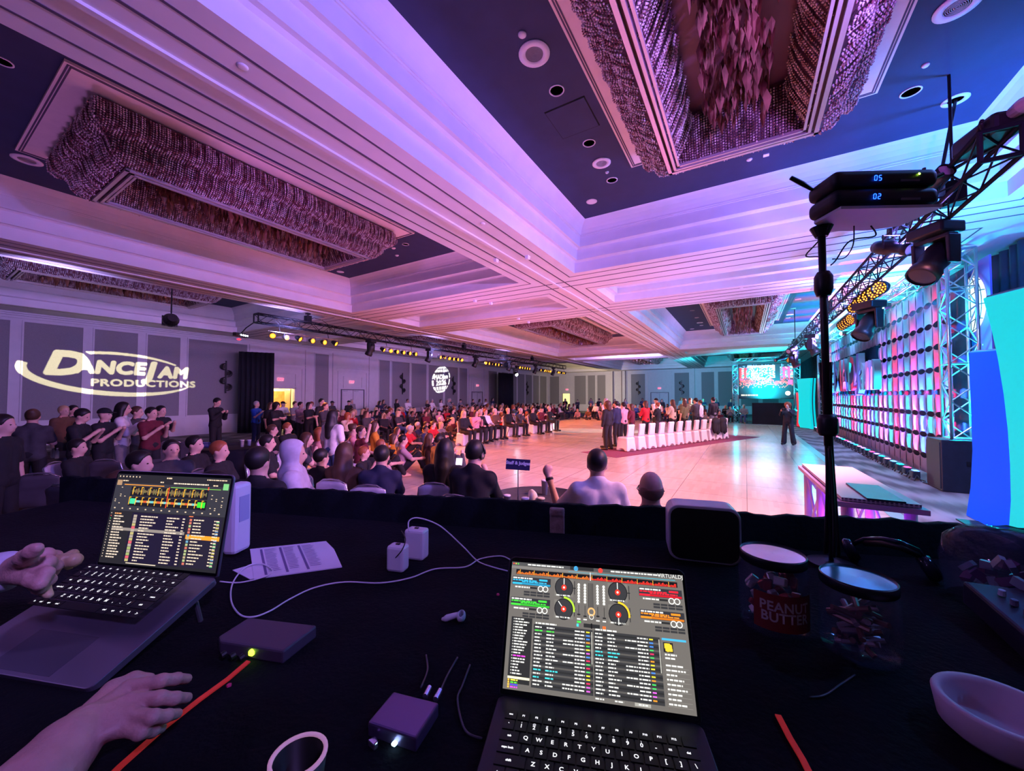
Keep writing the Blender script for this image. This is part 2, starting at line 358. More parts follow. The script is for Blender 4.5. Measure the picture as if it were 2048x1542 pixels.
# open doorway with the lit corridor behind
d3 = struct(bpy.data.objects.new('door_3', None)); col.objects.link(d3)
fr = MB(); fr.bb((11.62, Y1-.05, 0), (11.72, Y1+.2, 2.5)); fr.bb((13.43, Y1-.05, 0), (13.53, Y1+.2, 2.5)); fr.bb((11.62, Y1-.05, 2.43), (13.53, Y1+.2, 2.5))
fr.build('door_frame', m_trimp, d3)
MB().box((13.5, Y1+.85, 1.22), (.05, .9, 2.4), rot=R(-8)).build('door_leaf', mat('brass_edge_door', (0.30, 0.18, 0.08), 0.4, 0.3), d3)
hall = MB(); hall.bb((9.5, Y1+3.0, 0), (18.0, Y1+3.2, 3.0)); hall.bb((9.3, Y1+.2, 0), (9.5, Y1+3.2, 3.0)); hall.bb((18.0, Y1+.2, 0), (18.2, Y1+3.2, 3.0)); hall.bb((9.3, Y1+.2, 3.0), (18.2, Y1+3.2, 3.1)); hall.bb((9.3, Y1+.2, -.1), (18.2, Y1+3.2, 0))
struct(hall.build('wall_corridor', mat('corridor_wall', (0.85, 0.78, 0.55), 0.6)))
wd = MB(); wd.bb((13.2, Y1+2.93, 0), (14.5, Y1+3.0, 2.3)); wd.build('wood_panel', mat('warm_wood', (0.55, 0.18, 0.05), 0.4, var=0.25, scale=6), d3)
wd = MB(); wd.bb((15.6, Y1+2.93, 0), (17.2, Y1+3.0, 2.3)); wd.build('wood_panel', MATS['warm_wood'], d3)
sc = MB(); sc.lathe([(.0, 0), (.12, .02), (.09, .25), (.0, .27)], c=(16.3, Y1+2.85, 1.75)); sc.build('wall_sconce', emis('sconce_glow', (1.0, 0.72, 0.25), 9), d3)
light('POINT', (13.2, Y1+1.6, 2.7), None, (1.0, 0.82, 0.45), 190, 0.25, name='corridor_lamp')
light('POINT', (16.3, Y1+2.5, 2.0), None, (1.0, 0.6, 0.2), 35, 0.1, name='corridor_lamp')
# end wall
w = MB(); w.bb((X1, Y0, 0), (X1+.2, 20.6, ZB)); w.bb((X1, 21.7, 0), (X1+.2, Y1+.2, ZB)); w.bb((X1, 20.6, 2.35), (X1+.2, 21.7, ZB))
we = struct(w.build('wall_end', m_trimp))
p = MB(); t = MB()
for a, b in ((22.2, 23.6), (18.3, 19.9), (17.0, 18.0), (15.6, 16.7), (10.6, 12.3), (5.6, 7.2), (-3.0, -1.6), (-1.2, .4), (1.0, 2.6), (3.0, 4.3)):
    panel(p, t, a, b, .9, 4.75, 'y', X1, -1)
t.bb((X1-.3, 13.0, 0), (X1, 13.35, ZB)); t.bb((X1-.3, 14.6, 0), (X1, 14.8, ZB)); t.bb((X1-.3, 5.0, 0), (X1, 5.2, ZB))
for z in (3.75, 4.9): t.bb((X1-.05, 7.5, z), (X1, 10.3, z+.07))
t.bb((X1-.06, 7.45, 0), (X1, 7.6, 4.9)); t.bb((X1-.06, 10.2, 0), (X1, 10.35, 4.9)); t.bb((X1-.09, Y0, 5.05), (X1, Y1, ZB))
p.build('fabric_panel', m_panel, we); t.build('moulding', m_trimp, we)
gp = MB()
for y in (13.4, 14.5, 12.9): gp.bb((X1-.32, y-.04, 0), (X1-.29, y+.04, ZB))
gp.build('partition_gap', m_groove, we)
double_door(4, 8.9, pos=X1, axis='y', h=2.4, hw=1.0)
d5 = struct(bpy.data.objects.new('door_5', None)); col.objects.link(d5)
MB().bb((X1+.15, 20.6, 0), (X1+.19, 21.7, 2.35)).build('door_leaf', emis('lit_doorway', (1.0, 0.85, 0.3), 0.8), d5)
fr = MB(); fr.bb((X1-.04, 20.52, 0), (X1+.2, 20.6, 2.4)); fr.bb((X1-.04, 21.7, 0), (X1+.2, 21.78, 2.4)); fr.bb((X1-.04, 20.52, 2.35), (X1+.2, 21.78, 2.43)); fr.build('door_frame', m_trimp, d5)
struct(MB().bb((X0, Y0-.2, 0), (X1, Y0, 6.6)).build('wall_right', m_trimp))
struct(MB().bb((X0-.2, Y0, 0), (X0, Y1, 6.6)).build('wall_back', mat('back_wall', (0.3, 0.28, 0.3), 0.8)))
bb_ = MB(); bb_.bb((X0, Y1-.02, 0), (11.6, Y1, .15)); bb_.bb((13.6, Y1-.02, 0), (16.6, Y1, .15)); bb_.bb((18.6, Y1-.02, 0), (31.4, Y1, .15)); bb_.bb((33.6, Y1-.02, 0), (X1, Y1, .15)); struct(bb_.build('baseboard_left', m_trimp))
# ================================================================ CHANDELIERS
m_bead = mat('crystal_beads', (0.95, 0.72, 0.72), 0.16, 0.35, var=0.30, scale=5, spec=0.9)
m_beadin = mat('inner_crystal_beads', (0.85, 0.62, 0.52), 0.18, 0.35, var=0.35, scale=5, spec=0.9)
m_frame = mat('chandelier_frame', (0.62, 0.50, 0.50), 0.35, 0.6)
m_leaf = mat('amber_glass_leaf', (0.26, 0.10, 0.06), 0.25, 0.2, var=0.5, scale=3, spec=0.9)
m_pan = mat('ledge_paint', (0.86, 0.74, 0.66), 0.6, var=0.03)
def streak(m, a, b):
    nt = m.node_tree; nz = [n for n in nt.nodes if n.type == 'TEX_NOISE'][0]; tc = [n for n in nt.nodes if n.type == 'TEX_COORD'][0]
    mp = nt.nodes.new('ShaderNodeMapping'); mp.inputs['Scale'].default_value = (3.0, 3.0, .5); nt.links.new(tc.outputs['Object'], mp.inputs['Vector']); nt.links.new(mp.outputs['Vector'], nz.inputs['Vector'])
    rp = [n for n in nt.nodes if n.type == 'VALTORGB'][0]; rp.color_ramp.elements[0].color = (*a, 1); rp.color_ramp.elements[1].color = (*b, 1); rp.color_ramp.elements[0].position = .40; rp.color_ramp.elements[1].position = .62
streak(m_bead, (.30, .10, .13), (1.0, .86, .90)); streak(m_beadin, (.28, .11, .09), (.95, .75, .66))
def bead_wall(path, hx, hy, pitch, seed=1, skip=None):
    """strands of faceted beads hanging on the four sides of a rectangle; path = [(inset, z)] followed downwards"""
    rg = np.random.default_rng(seed)
    # resample the path by bead pitch
    P = [np.array(p, float) for p in path]; seg = [np.linalg.norm(P[i+1]-P[i]) for i in range(len(P)-1)]; L = sum(seg); n = max(2, int(L/pitch)); S = []
    for k in range(n):
        d = (k+.5)*L/n; i = 0
        while i < len(seg)-1 and d > seg[i]: d -= seg[i]; i += 1
        S.append(P[i]+(P[i+1]-P[i])*(d/seg[i]))
    C = []
    for side in range(4):
        half, off = (hx, hy) if side % 2 == 0 else (hy, hx)
        m = int(2*half/pitch)
        for j in range(m):
            u = -half+(j+.5)*2*half/m; ph = rg.uniform(0, pitch); w = .018*math.sin(u*23+seed+1.5*math.sin(u*5))+.010*math.sin(u*61)+rg.uniform(-.006, .006)
            for ins, z in S:
                if abs(u) > half-ins: continue
                dd = off-ins+w
                p = (u, -dd) if side == 0 else (dd, u) if side == 1 else (u, dd) if side == 2 else (-dd, u)
                C.append((p[0], p[1], z-ph*.5))
    C = np.array(C); r = pitch*.50
    off = np.array([(r, 0, 0), (-r, 0, 0), (0, r, 0), (0, -r, 0), (0, 0, r*1.25), (0, 0, -r*1.25)])
    sc = rg.uniform(.75, 1.1, (len(C), 1, 1)); V = (C[:, None, :]+off[None]*sc).reshape(-1, 3)
    F = np.array([(0, 2, 4), (2, 1, 4), (1, 3, 4), (3, 0, 4), (2, 0, 5), (1, 2, 5), (3, 1, 5), (0, 3, 5)])
    F = (F[None]+6*np.arange(len(C))[:, None, None]).reshape(-1, 3)
    me = bpy.data.meshes.new('bead_skirt'); me.vertices.add(len(V)); me.vertices.foreach_set('co', V.ravel())
    me.loops.add(F.size); me.loops.foreach_set('vertex_index', F.ravel()); me.polygons.add(len(F)); me.polygons.foreach_set('loop_start', np.arange(0, F.size, 3)); me.polygons.foreach_set('loop_total', np.full(len(F), 3))
    me.update(); me.validate(); return me
def chandelier(cx, cy, hx, label, pitch=.034, group=None):
    t = thing('crystal_chandelier', label, 'chandelier', (cx, cy, 0), 0, group)
    hy = 1.42
    MB().bb((-hx-.32, -hy-.32, ZD-.04), (hx+.32, hy+.32, ZD+.01)).build('ceiling_plate', m_pan, t)
    g = MB()
    for a in (.03, .06):
        X, Y = hx+.32-a, hy+.32-a
        for q in ((-X, -Y, X, -Y+.018), (-X, Y-.018, X, Y), (-X, -Y, -X+.018, Y), (X-.018, -Y, X, Y)): g.bb((q[0], q[1], ZD-.045), (q[2], q[3], ZD-.038))
    g.build('plate_groove', m_groove, t)
    outer = [(0.03, 6.26), (0, 6.10), (.02, 5.98), (.10, 5.91), (.20, 5.88), (.23, 5.80), (.26, 5.70), (.34, 5.62), (.44, 5.56)]
    sk = link('bead_skirt', bead_wall(outer, hx, hy, pitch, 3), t); sk.data.materials.append(m_bead); sk['kind'] = 'stuff'
    inner = [(.62, 5.56), (.70, 5.72), (.80, 5.95), (.84, 6.15)]
    ik = link('inner_bead_skirt', bead_wall(inner, hx, hy, pitch, 5), t); ik.data.materials.append(m_beadin); ik['kind'] = 'stuff'
    bk = MB()   # backing pan behind the beads
    ring = [(.06, 6.28), (.06, 6.0), (.26, 5.86), (.30, 5.72), (.46, 5.60), (.58, 5.60), (.80, 6.1), (.84, 6.27)]
    vs = []
    for ins, z in ring: vs += [(-hx+ins, -hy+ins, z), (hx-ins, -hy+ins, z), (hx-ins, hy-ins, z), (-hx+ins, hy-ins, z)]
    bk.add(vs, [(i*4+j, i*4+(j+1) % 4, (i+1)*4+(j+1) % 4, (i+1)*4+j) for i in range(len(ring)-1) for j in range(4)])
    bk.build('backing_frame', mat('chandelier_backing', (0.13, 0.05, 0.07), 0.5, 0.3), t)
    MB().bb((-hx+.8, -hy+.8, 6.2), (hx-.8, hy-.8, 6.24)).build('inner_plate', mat('chandelier_backing', (0.13, 0.05, 0.07), 0.5, 0.3), t)
    fr = MB()
    for ins, w, z in ((.47, .05, 5.545), (.56, .035, 5.535), (.62, .03, 5.55)):
        X, Y = hx-ins, hy-ins
        for q in ((-X, -Y, X, -Y+w), (-X, Y-w, X, Y), (-X, -Y, -X+w, Y), (X-w, -Y, X, Y)): fr.bb((q[0], q[1], z-.02), (q[2], q[3], z+.02))
    fr.build('bottom_frame', m_frame, t)
    lf = MB(); rg = random.Random(int(cx*10+cy))
    for k in range(int(170*hx)):
        x, y, z = rg.uniform(-hx+1.0, hx-1.0), rg.uniform(-.36, .36), rg.uniform(5.55, 6.15)
        a = rg.uniform(0, math.pi); s = rg.uniform(.09, .15); dx, dy = math.cos(a)*s*.36, math.sin(a)*s*.36; nx, ny = -math.sin(a)*.012, math.cos(a)*.012
        lf.add([(x, y, z+s), (x+dx, y+dy, z+s*.25), (x+dx*.6, y+dy*.6, z-s*.4), (x, y, z-s*1.1), (x-dx*.6, y-dy*.6, z-s*.4), (x-dx, y-dy, z+s*.25), (x+nx, y+ny, z)], [(0, 1, 6), (1, 2, 6), (2, 3, 6), (3, 4, 6), (4, 5, 6), (5, 0, 6)])
    lo = lf.build('glass_leaves', m_leaf, t); lo['kind'] = 'stuff'
    return t
chA = chandelier(4.25, .05, 2.78, 'long crystal bead chandelier overhead right, above the near end of the dance floor')
copy_tree(chA, 'crystal bead chandelier overhead left, nearest the camera in the middle row', (4.25, 9.25, 0))
copy_tree(chA, 'dim crystal bead chandelier above the wall with the yellow projected oval logo', (4.25, 18.45, 0))
chD = chandelier(21.75, .05, 4.6, 'long crystal chandelier in the right row, seen end-on beyond the black pole', .06)
copy_tree(chD, 'crystal chandelier in the second coffer of the middle row, above the dance floor', (21.75, 9.25, 0))
copy_tree(chD, 'crystal chandelier half hidden behind the black truss over the audience', (21.75, 18.45, 0))
copy_tree(chD, 'farthest chandelier of the middle row, a dark sliver near the end wall', (40.7, 9.25, 0))
copy_tree(chD, 'far chandelier lit cyan above the large screen', (40.7, .05, 0))
# ---- ceiling fittings
m_white = mat('white_fitting', (0.82, 0.78, 0.82), 0.5, var=0.02)
m_refl = mat('downlight_reflector', (0.75, 0.62, 0.62), 0.08, 0.95)
def downlight(x, y, label, r=.10):
    t = thing('downlight', label, 'downlight', (x, y, ZD), 0, 'recessed downlights')
    MB().lathe([(r, 0), (r, -.012), (r*.86, -.016), (r*.84, -.004)], n=24).build('trim_ring', m_white, t, smooth=True)
    b = MB(); b.lathe([(r*.84, -.004), (r*.7, -.001), (.001, -.0005)], n=24); b.build('reflector', m_refl, t, smooth=True)
    return t
def speaker(x, y, label, r=.17):
    t = thing('ceiling_speaker', label, 'speaker', (x, y, ZD), 0, 'ceiling speakers')
    MB().lathe([(r, 0), (r, -.015), (r*.6, -.02), (r*.58, -.01)], n=32).build('speaker_rim', m_white, t, smooth=True)
    g = MB()
    for i in range(1, 8): g.lathe([(r*.08*i-.004, -.012), (r*.08*i-.004, -.017), (r*.08*i+.002, -.017), (r*.08*i+.002, -.012)], n=28)
    g.lathe([(r*.6, -.008), (.001, -.008)], n=24)
    g.build('speaker_grille', mat('speaker_grille', (0.45, 0.42, 0.46), 0.5), t)
    return t
def small(x, y, label, r=.05, name='smoke_detector', cat='detector', z=ZD, h=.03):
    o = MB().lathe([(r, 0), (r, -h*.5), (r*.7, -h), (.001, -h)], n=20).build(name, m_white, smooth=True, loc=(x, y, z)); return tag(o, label, cat, 'small ceiling fittings')
near = 'left of the overhead right chandelier'
downlight(4.95, 2.25, 'downlight between the large speaker and the hatch '+near, .11)
downlight(6.29, 2.25, 'first recessed downlight past the access hatch '+near, .11)
downlight(7.63, 2.25, 'recessed downlight nearest the far corner '+near, .11)
speaker(4.26, 2.25, 'large round ceiling speaker '+near, .20)
speaker(6.96, 2.25, 'smaller round ceiling speaker between two downlights '+near, .17)
small(3.95, 2.25, 'small round detector beside the large round speaker overhead', .05)
small(7.3, 2.25, 'tiny round sprinkler plate just past the smaller round speaker overhead', .035)
small(8.25, 2.90, 'blank round plate at the far left corner of the dark recess overhead', .12, 'cover_plate', 'cover plate', h=.012)
for x, lb in ((4.8, 'recessed downlight at the upper right of the picture, nearest the camera'), (7.63, 'recessed downlight right of the overhead chandelier, above the receivers')): downlight(x, -2.11, lb, .12)
speaker(6.2, -2.11, 'pink-lit round ceiling speaker right of the overhead chandelier', .2)
small(7.1, -2.11, 'tiny plate between the pink-lit speaker and the downlight', .04)
o = MB().lathe([(.15, 0), (.15, -.012), (.09, -.016), (.085, 0), (.085, .0)], n=28).build('rigging_port', m_white, smooth=True, loc=(8.18, -2.73, ZD)); tag(o, 'round white rigging port with a cable dropping through it above the truss', 'rigging port')
MB().lathe([(.086, -.003), (.001, -.003)], n=20).build('port_opening', m_black, o)
small(8.27, -.13, 'small round plate at the far end of the overhead right chandelier', .05)
o = MB().box((0, 0, -.01), (.09, .09, .02)).build('motion_sensor', m_white, loc=(8.27, -.39, ZD)); tag(o, 'small square sensor at the far end of the overhead right chandelier', 'sensor')
h = MB()
for a, b in (((5.25, 1.95), (5.27, 2.6)), ((5.95, 1.95), (5.965, 2.6)), ((5.25, 1.95), (5.96, 1.965)), ((5.25, 2.59), (5.96, 2.6))): h.bb((*a, ZD-.004), (*b, ZD+.01))
ho = MB().bb((5.27, 1.965, ZD-.01), (5.95, 2.59, ZD-.003)).build('access_hatch', m_dark); tag(ho, 'square access hatch in the dark ceiling left of the overhead right chandelier', 'hatch')
h.build('hatch_gap', mat('hatch_gap', (.004, .004, .006), .9), ho)
downlight(7.80, 8.33, 'recessed downlight beyond the far end of the overhead left chandelier', .1)
small(7.81, 8.84, 'small round detector beyond the overhead left chandelier, next to a downlight', .06)
o = small(8.27, 9.21, 'small round fitting nearest the far edge of the left dark recess', .06); small(8.36, 12.16, 'blank round plate in the far corner of the left dark recess', .12, 'cover_plate', 'cover plate', h=.012)
speaker(1.33, 11.35, 'round ceiling speaker at the left edge under the ledge of the overhead left chandelier', .2)
downlight(.74, 8.27, 'recessed downlight at the far left edge of the picture', .1)
for k, (x, r, f) in enumerate(((17.2, .2, 's'), (18.3, .1, 'd'), (19.6, .1, 'd'), (21.5, .1, 'd'), (23.6, .1, 'd'), (25.3, .2, 's'), (26.3, .1, 'd'))):
    for y, w in ((2.25, 'left'), (-2.11, 'right')):
        (speaker if f == 's' else downlight)(x, y, '%s ceiling fitting, a round %s, in the dark strip %s of the end-on chandelier' % (['nearest', 'second', 'third', 'fourth', 'fifth', 'sixth', 'farthest'][k], 'speaker' if f == 's' else 'downlight', w), .17 if f == 's' else .11)
small(27.4, 2.9, 'blank plate in the far left corner of the second dark recess', .13, 'cover_plate', 'cover plate', h=.012)
m_spr = m_white
for px, py, lb in ((1055, 512, 'white wedge sensor on the soffit above the near corner of the large coffer'), (992, 518, 'white wedge sensor on the soffit beside the track groove, left of the other one'), (950, 600, 'small white sensor box on the cross soffit left of the centre'), (982, 605, 'small white sensor box on the cross soffit, right of its neighbour'), (1037, 636, 'white sensor on the pink soffit, left of two'), (1057, 643, 'white sensor on the pink soffit, right of two')):
    p = PZ(px, py, ZB); o = MB().box((0, 0, -.04), (.09, .07, .08), taper=1.3).build('ceiling_sensor', m_spr, loc=p); tag(o, lb, 'sensor')
for px, py, lb in ((485, 133, 'large flat sprinkler cover on the nearest long soffit, upper left'), (1215, 649, 'sprinkler cover on the pink soffit left of the second large coffer'), (1278, 674, 'sprinkler cover midway along the pink soffit beside the second large coffer'), (1320, 697, 'farthest sprinkler cover on the pink soffit beside the second large coffer'), (965, 447, 'flat sprinkler cover on the long soffit before the ceiling crossing'), (1165, 600, 'sprinkler cover at the crossing of the soffits'), (1450, 526, 'sprinkler cover on the cross soffit left of the black pole'), (1483, 576, 'sprinkler cover just above the second right chandelier'), (1178, 597, 'tiny second fitting right beside the sprinkler cover at the soffit crossing')):
    p = PZ(px, py, ZB); o = MB().lathe([(.05, 0), (.05, -.008), (.03, -.014), (.001, -.014)], n=18).build('sprinkler_cover', m_spr, loc=p, smooth=True); tag(o, lb, 'sprinkler', 'sprinkler covers on the soffits')
# exit signs
def exit_sign(loc, rz, label):
    t = thing('exit_sign', label, 'exit sign', loc, rz)
    MB().box((0, .02, 0), (.34, .12, .2)).build('sign_box', mat('exit_box', (0.75, 0.55, 0.6), .4, emit=(1, .35, .5), es=.35), t)
    M = Matrix.Translation((0, -.042, 0)) @ Matrix.Rotation(R(90), 4, 'X')
    put_text('EXIT', .17, M, emis('exit_red', (1, .03, .08), 2.2), 'lettering', t, extrude=.002, bold=.006)
exit_sign((12.55, Y1-.085, 2.98), 0, 'red EXIT sign above the open lit doorway')
exit_sign((17.45, Y1-.085, 2.98), 0, 'red EXIT sign above the closed double doors on the left wall')
exit_sign((32.5, Y1-.085, 3.1), 0, 'small red EXIT sign on the left wall before the far black drape')
exit_sign((X1-.085, 21.0, 2.9), R(-90), 'red EXIT sign above the yellow-lit doorway in the far corner')
exit_sign((X1-.085, 8.9, 2.95), R(-90), 'pale EXIT sign over the double doors in the far end wall')
# wall sconces: dark spiral fixtures
def spiral_sconce(loc, rz, label):
    t = thing('wall_sconce', label, 'wall light', loc, rz)
    MB().box((0, -.06, 0), (.06, .05, 1.75)).build('back_bar', m_black, t)
    for k, (z, s) in enumerate(((.55, -1), (.18, 1), (-.2, -1), (-.55, 1))):
        pts = [(s*.05+s*.19*math.sin(a), -.1-.06*math.cos(a)*.5, z+.17*math.cos(a)) for a in [math.pi*i/8 for i in range(9)]]
        b = MB(); b.tube(pts, .035, 6, rs=[.02+.035*math.sin(math.pi*i/8) for i in range(9)]); b.box((s*.1, -.1, z), (.16, .06, .2), taper=.7)
        b.build('metal_ribbon', m_black, t, smooth=False)
for x, lb in ((.0, 'dark spiral wall sconce at the left edge of the picture'), (9.7, 'dark spiral wall sconce right of the yellow projected logo'), (22.2, 'dark spiral wall sconce left of the projected white globe'), (28.6, 'dark spiral wall sconce right of the projected white globe'), (38.0, 'dark spiral wall sconce just past the far black drape'), (43.2, 'farthest dark spiral wall sconce on the left wall')):
    spiral_sconce((x, Y1-.02, 3.0), 0, lb)
for y, lb in ((11.4, 'dark spiral sconce left of the far double doors'), (6.4, 'dark spiral sconce right of the far double doors')): spiral_sconce((X1-.02, y, 3.0), R(-90), lb)
# black drapes
m_drape = mat('black_drape', (0.006, 0.008, 0.014), 0.85, var=0.3, scale=2)
m_teald = mat('stage_drape', (0.03, 0.06, 0.09), 0.8, var=0.2, scale=2)
def drape(name, label, a, b, z0, z1, mt, pleat=.22, amp=.05, top=None, cat='drape', group=None):
    a, b = Vector((*a, 0)), Vector((*b, 0)); L = (b-a).length; d = (b-a)/L; n = Vector((-d.y, d.x, 0)); N = max(8, int(L/pleat*6)); mb = MB(); vs = []
    for s in (0, 1):
        for zi in range(3):
            z = z0+(z1-z0)*zi/2
            for i in range(N+1):
                u = i/N*L; w = amp*(math.sin(u/pleat*2*math.pi)+.4*math.sin(u*7.1))*(1.1-.3*zi/2)
                zz = z if zi < 2 else z+(.003*math.sin(u*9)+.003*math.sin(u*41)+.002*math.sin(u*97) if top else 0)
                q = a+d*u+n*(w+(.03 if s else 0)); vs.append((q.x, q.y, zz))
    M = N+1
    fs = [(r*M+i, r*M+i+1, (r+1)*M+i+1, (r+1)*M+i) for r in (0, 1) for i in range(N)]+[((r+3)*M+i+1, (r+3)*M+i, (r+4)*M+i, (r+4)*M+i+1) for r in (0, 1) for i in range(N)]
    fs += [(2*M+i, 2*M+i+1, 5*M+i+1, 5*M+i) for i in range(N)]+[(i+1, i, 3*M+i, 3*M+i+1) for i in range(N)]
    o = mb.add(vs, fs).build(name, mt, smooth=True); return tag(o, label, cat, group)
drape('black_drape', 'tall black drape against the left wall before the open doorway', (9.9, 23.0), (11.3, 22.2), 0, 4.35, m_drape)
drape('black_drape', 'tall black drape on the left wall beyond the projected globe', (34.2, 22.4), (37.2, 22.4), 0, 4.5, m_drape)
drape('stage_drape', 'teal-lit stage drape behind the right-hand set pieces', (2.0, -4.85), (13.2, -4.85), 0, 5.1, m_teald, .35, .06)
drape('stage_drape', 'dark stage drape beyond the multicoloured backdrop', (27.9, -4.6), (48.0, -4.6), 0, 5.1, m_teald, .35, .06)
# projected logos: a lamp shining through a cut metal gobo onto the left wall
def gobo(lamp, items, rect, color, power, label, outline_pts=()):
    """items = text / polygons given on the wall plane y=Y1 as (x, z); the plate holds them as openings"""
    L = Vector(lamp); k = 0.02
    x0, x1, z0, z1 = rect; items = [it if isinstance(it, tuple) else (0, it) for it in items]; items = [(b_, [np.array(pl, float) for pl in it]) for b_, it in items]; dz = .014; e = 6.0; mb = MB()
    def q(xa, xb, za, zb):
        mb.add([(Vector(p)-L)*k for p in ((xa, Y1, za), (xb, Y1, za), (xb, Y1, zb), (xa, Y1, zb))], [(0, 1, 2, 3)])
    q(x0-e, x1+e, z0-e, z0); q(x0-e, x1+e, z1, z1+e); q(x0-e, x0, z0, z1); q(x1, x1+e, z0, z1)
    for i in range(int((z1-z0)/dz)+1):
        za = z0+i*dz; zc = za+dz/2; zb = min(za+dz, z1); iv = []
        for b_, it in items:           # even-odd inside one glyph group, union between groups; b_ thickens the strokes
            for off, wd in (((-.9, .4), (-.5, .85), (0, 1), (.5, .85), (.9, .4)) if b_ else ((0, 0),)):
                zz = zc+off*b_; xs = []
                for pl in it:
                    p0, p1 = pl, np.roll(pl, -1, 0); c = (p0[:, 1] > zz) != (p1[:, 1] > zz)
                    xs += list(p0[c, 0]+(zz-p0[c, 1])/(p1[c, 1]-p0[c, 1])*(p1[c, 0]-p0[c, 0]))
                xs.sort(); iv += [(xs[j]-b_*wd, xs[j+1]+b_*wd) for j in range(0, len(xs)-1, 2)]
        iv.sort(); cur = x0
        for a_, b_ in iv:
            if a_ > cur: q(cur, a_, za, zb)
            cur = max(cur, b_)
        if cur < x1: q(cur, x1, za, zb)
    me = mb.mesh('gobo_plate', m_black)
    t = thing('gobo_projector', label, 'projector', lamp)
    t.rotation_euler = (0, 0, 0)
    link('gobo_plate', me, t)
    d = Vector(((x0+x1)/2, Y1, (z0+z1)/2))-L; rq = d.to_track_quat('-Z', 'Y')
    h = MB(); h.lathe([(.001, -.24), (.12, -.24), (.16, -.1), (.20, .0), (.20, .12)], n=18, M=(d.to_track_quat('Z', 'Y').to_matrix().to_4x4()), cap=False)
    h.build('housing', m_black, t)
    hd = MB(); hd.tube([(0, 0, .12), (0, 0, ZD-lamp[2])], .02, 6); hd.build('hanging_pole', m_black, t)
    s = light('SPOT', lamp, ((x0+x1)/2, Y1, (z0+z1)/2), color, power, 0.0003, 64, 0.0, 'gobo_lamp')
    return t, s, d
def text_polys(s, size, x, z, bold=0.0, shear=0.0, sp=1.0, sx=1.0, align='CENTER', res=3, fn=None):
    c = bpy.data.curves.new('t', 'FONT'); c.body = s; c.size = size; c.offset = bold; c.shear = shear; c.space_character = sp; c.align_x = align; c.align_y = 'CENTER'; c.resolution_u = res; c.fill_mode = 'NONE'
    o = bpy.data.objects.new('t', c); col.objects.link(o); bpy.context.view_layer.update()
    me = bpy.data.meshes.new_from_object(o.evaluated_get(bpy.context.evaluated_depsgraph_get())); bpy.data.objects.remove(o)
    nxt = {}
    for e in me.edges:
        nxt.setdefault(e.vertices[0], []).append(e.vertices[1]); nxt.setdefault(e.vertices[1], []).append(e.vertices[0])
    seen = set(); out = []
    for v0 in nxt:
        if v0 in seen: continue
        loop = []; v = v0; prev = None
        while v is not None and v not in seen:
            seen.add(v); p = me.vertices[v].co; q = (p.x*sx+x, p.y+z); loop.append(fn(*q) if fn else q)
            n = [w for w in nxt[v] if w not in seen]; prev, v = v, (n[0] if n else None)
        if len(loop) > 2: out.append(loop)
    bpy.data.meshes.remove(me); return out
def crescent(cx, cz, a1, b1, a2, b2, dx, dz, t0, t1, n=40):
    o = [(cx+a1*math.cos(t), cz+b1*math.sin(t)) for t in [t0+(t1-t0)*i/n for i in range(n+1)]]
    i_ = [(cx+dx+a2*math.cos(t), cz+dz+b2*math.sin(t)) for t in [t1+(t0-t1)*i/n for i in range(n+1)]]
    return o+i_[1:-1]
tilt = lambda x, z: (x, z-(x-5.5)*0.055)
g1 = [(.085, text_polys('D', 1.30, 3.92, 3.28, .065, .25, sx=1.15)), (.05, text_polys('ANCE', .76, 5.35, 3.20, .045, .12, 1.06, sx=1.05)), (.07, text_polys('J', 1.05, 6.62, 3.15, .055, .22)), (.05, text_polys('AM', .74, 7.50, 3.08, .045, .12, 1.06, sx=1.02)), (.02, text_polys('PRODUCTIONS', .42, 6.55, 2.54, .016, 0, 1.08, sx=1.18)),
      [[tilt(*p) for p in crescent(5.55, 2.98, 2.85, 1.02, 2.75, .86, .18, .03, math.pi*.93, math.pi*1.88)]], [[tilt(*p) for p in crescent(5.75, 2.95, 2.55, .98, 2.5, .88, .05, -.02, math.pi*.24, math.pi*.66)]]]
gobo((4.6, 15.0, 4.3), g1, (2.0, 9.5, 1.2, 4.9), (1.0, 0.92, 0.50), 5200, 'small black gobo projector throwing the yellow oval logo')
def globe_polys(cx, cz, r, rx=1.0):
    out = []; lats = [-1, -.62, -.38]; 
    def cell(u0, u1, v0, v1):
        P = []
        def pt(u, v): rr = math.sqrt(max(0, 1-v*v)); return (cx+rx*r*(u*rr+.10*v), cz+r*(v+.10*u*rr))
        for i in range(5): P.append(pt(u0+(u1-u0)*i/4, v0))
        for i in range(5): P.append(pt(u1, v0+(v1-v0)*i/4))
        for i in range(5): P.append(pt(u1+(u0-u1)*i/4, v1))
        for i in range(5): P.append(pt(u0, v1+(v0-v1)*i/4))
        return [P[i] for i in range(20) if i % 5 != 4]
    return cell
cell = globe_polys(26.95, 3.5, 1.25)
cs = []
for v0, v1 in ((-.97, -.8), (-.76, -.5), (.56, .76), (.8, .97)):
    us = [-1, -.6, -.25, .1, .45, .78, 1]
    for i in range(6): cs.append(cell(us[i]+.04, us[i+1]-.04, v0, v1))
for v0, v1 in ((-.42, .0), (.10, .48)):
    cs.append(cell(-1, -.80, v0, v1)); cs.append(cell(.86, 1, v0, v1))
sk = lambda x, z: (x, z+(x-26.95)*.10)
g2 = [cs, (.03, text_polys('MADJam', .60, 26.95, 3.74, .0, 0, 1.0, fn=sk, sx=.86)), (.035, text_polys('2026', .64, 26.95, 3.20, .0, 0, 1.06, fn=sk, sx=1.05))]
gobo((24.0, 15.0, 4.3), g2, (25.0, 28.9, 1.8, 5.1), (1.0, 1.0, 0.92), 9000, 'small black gobo projector throwing the white globe logo')
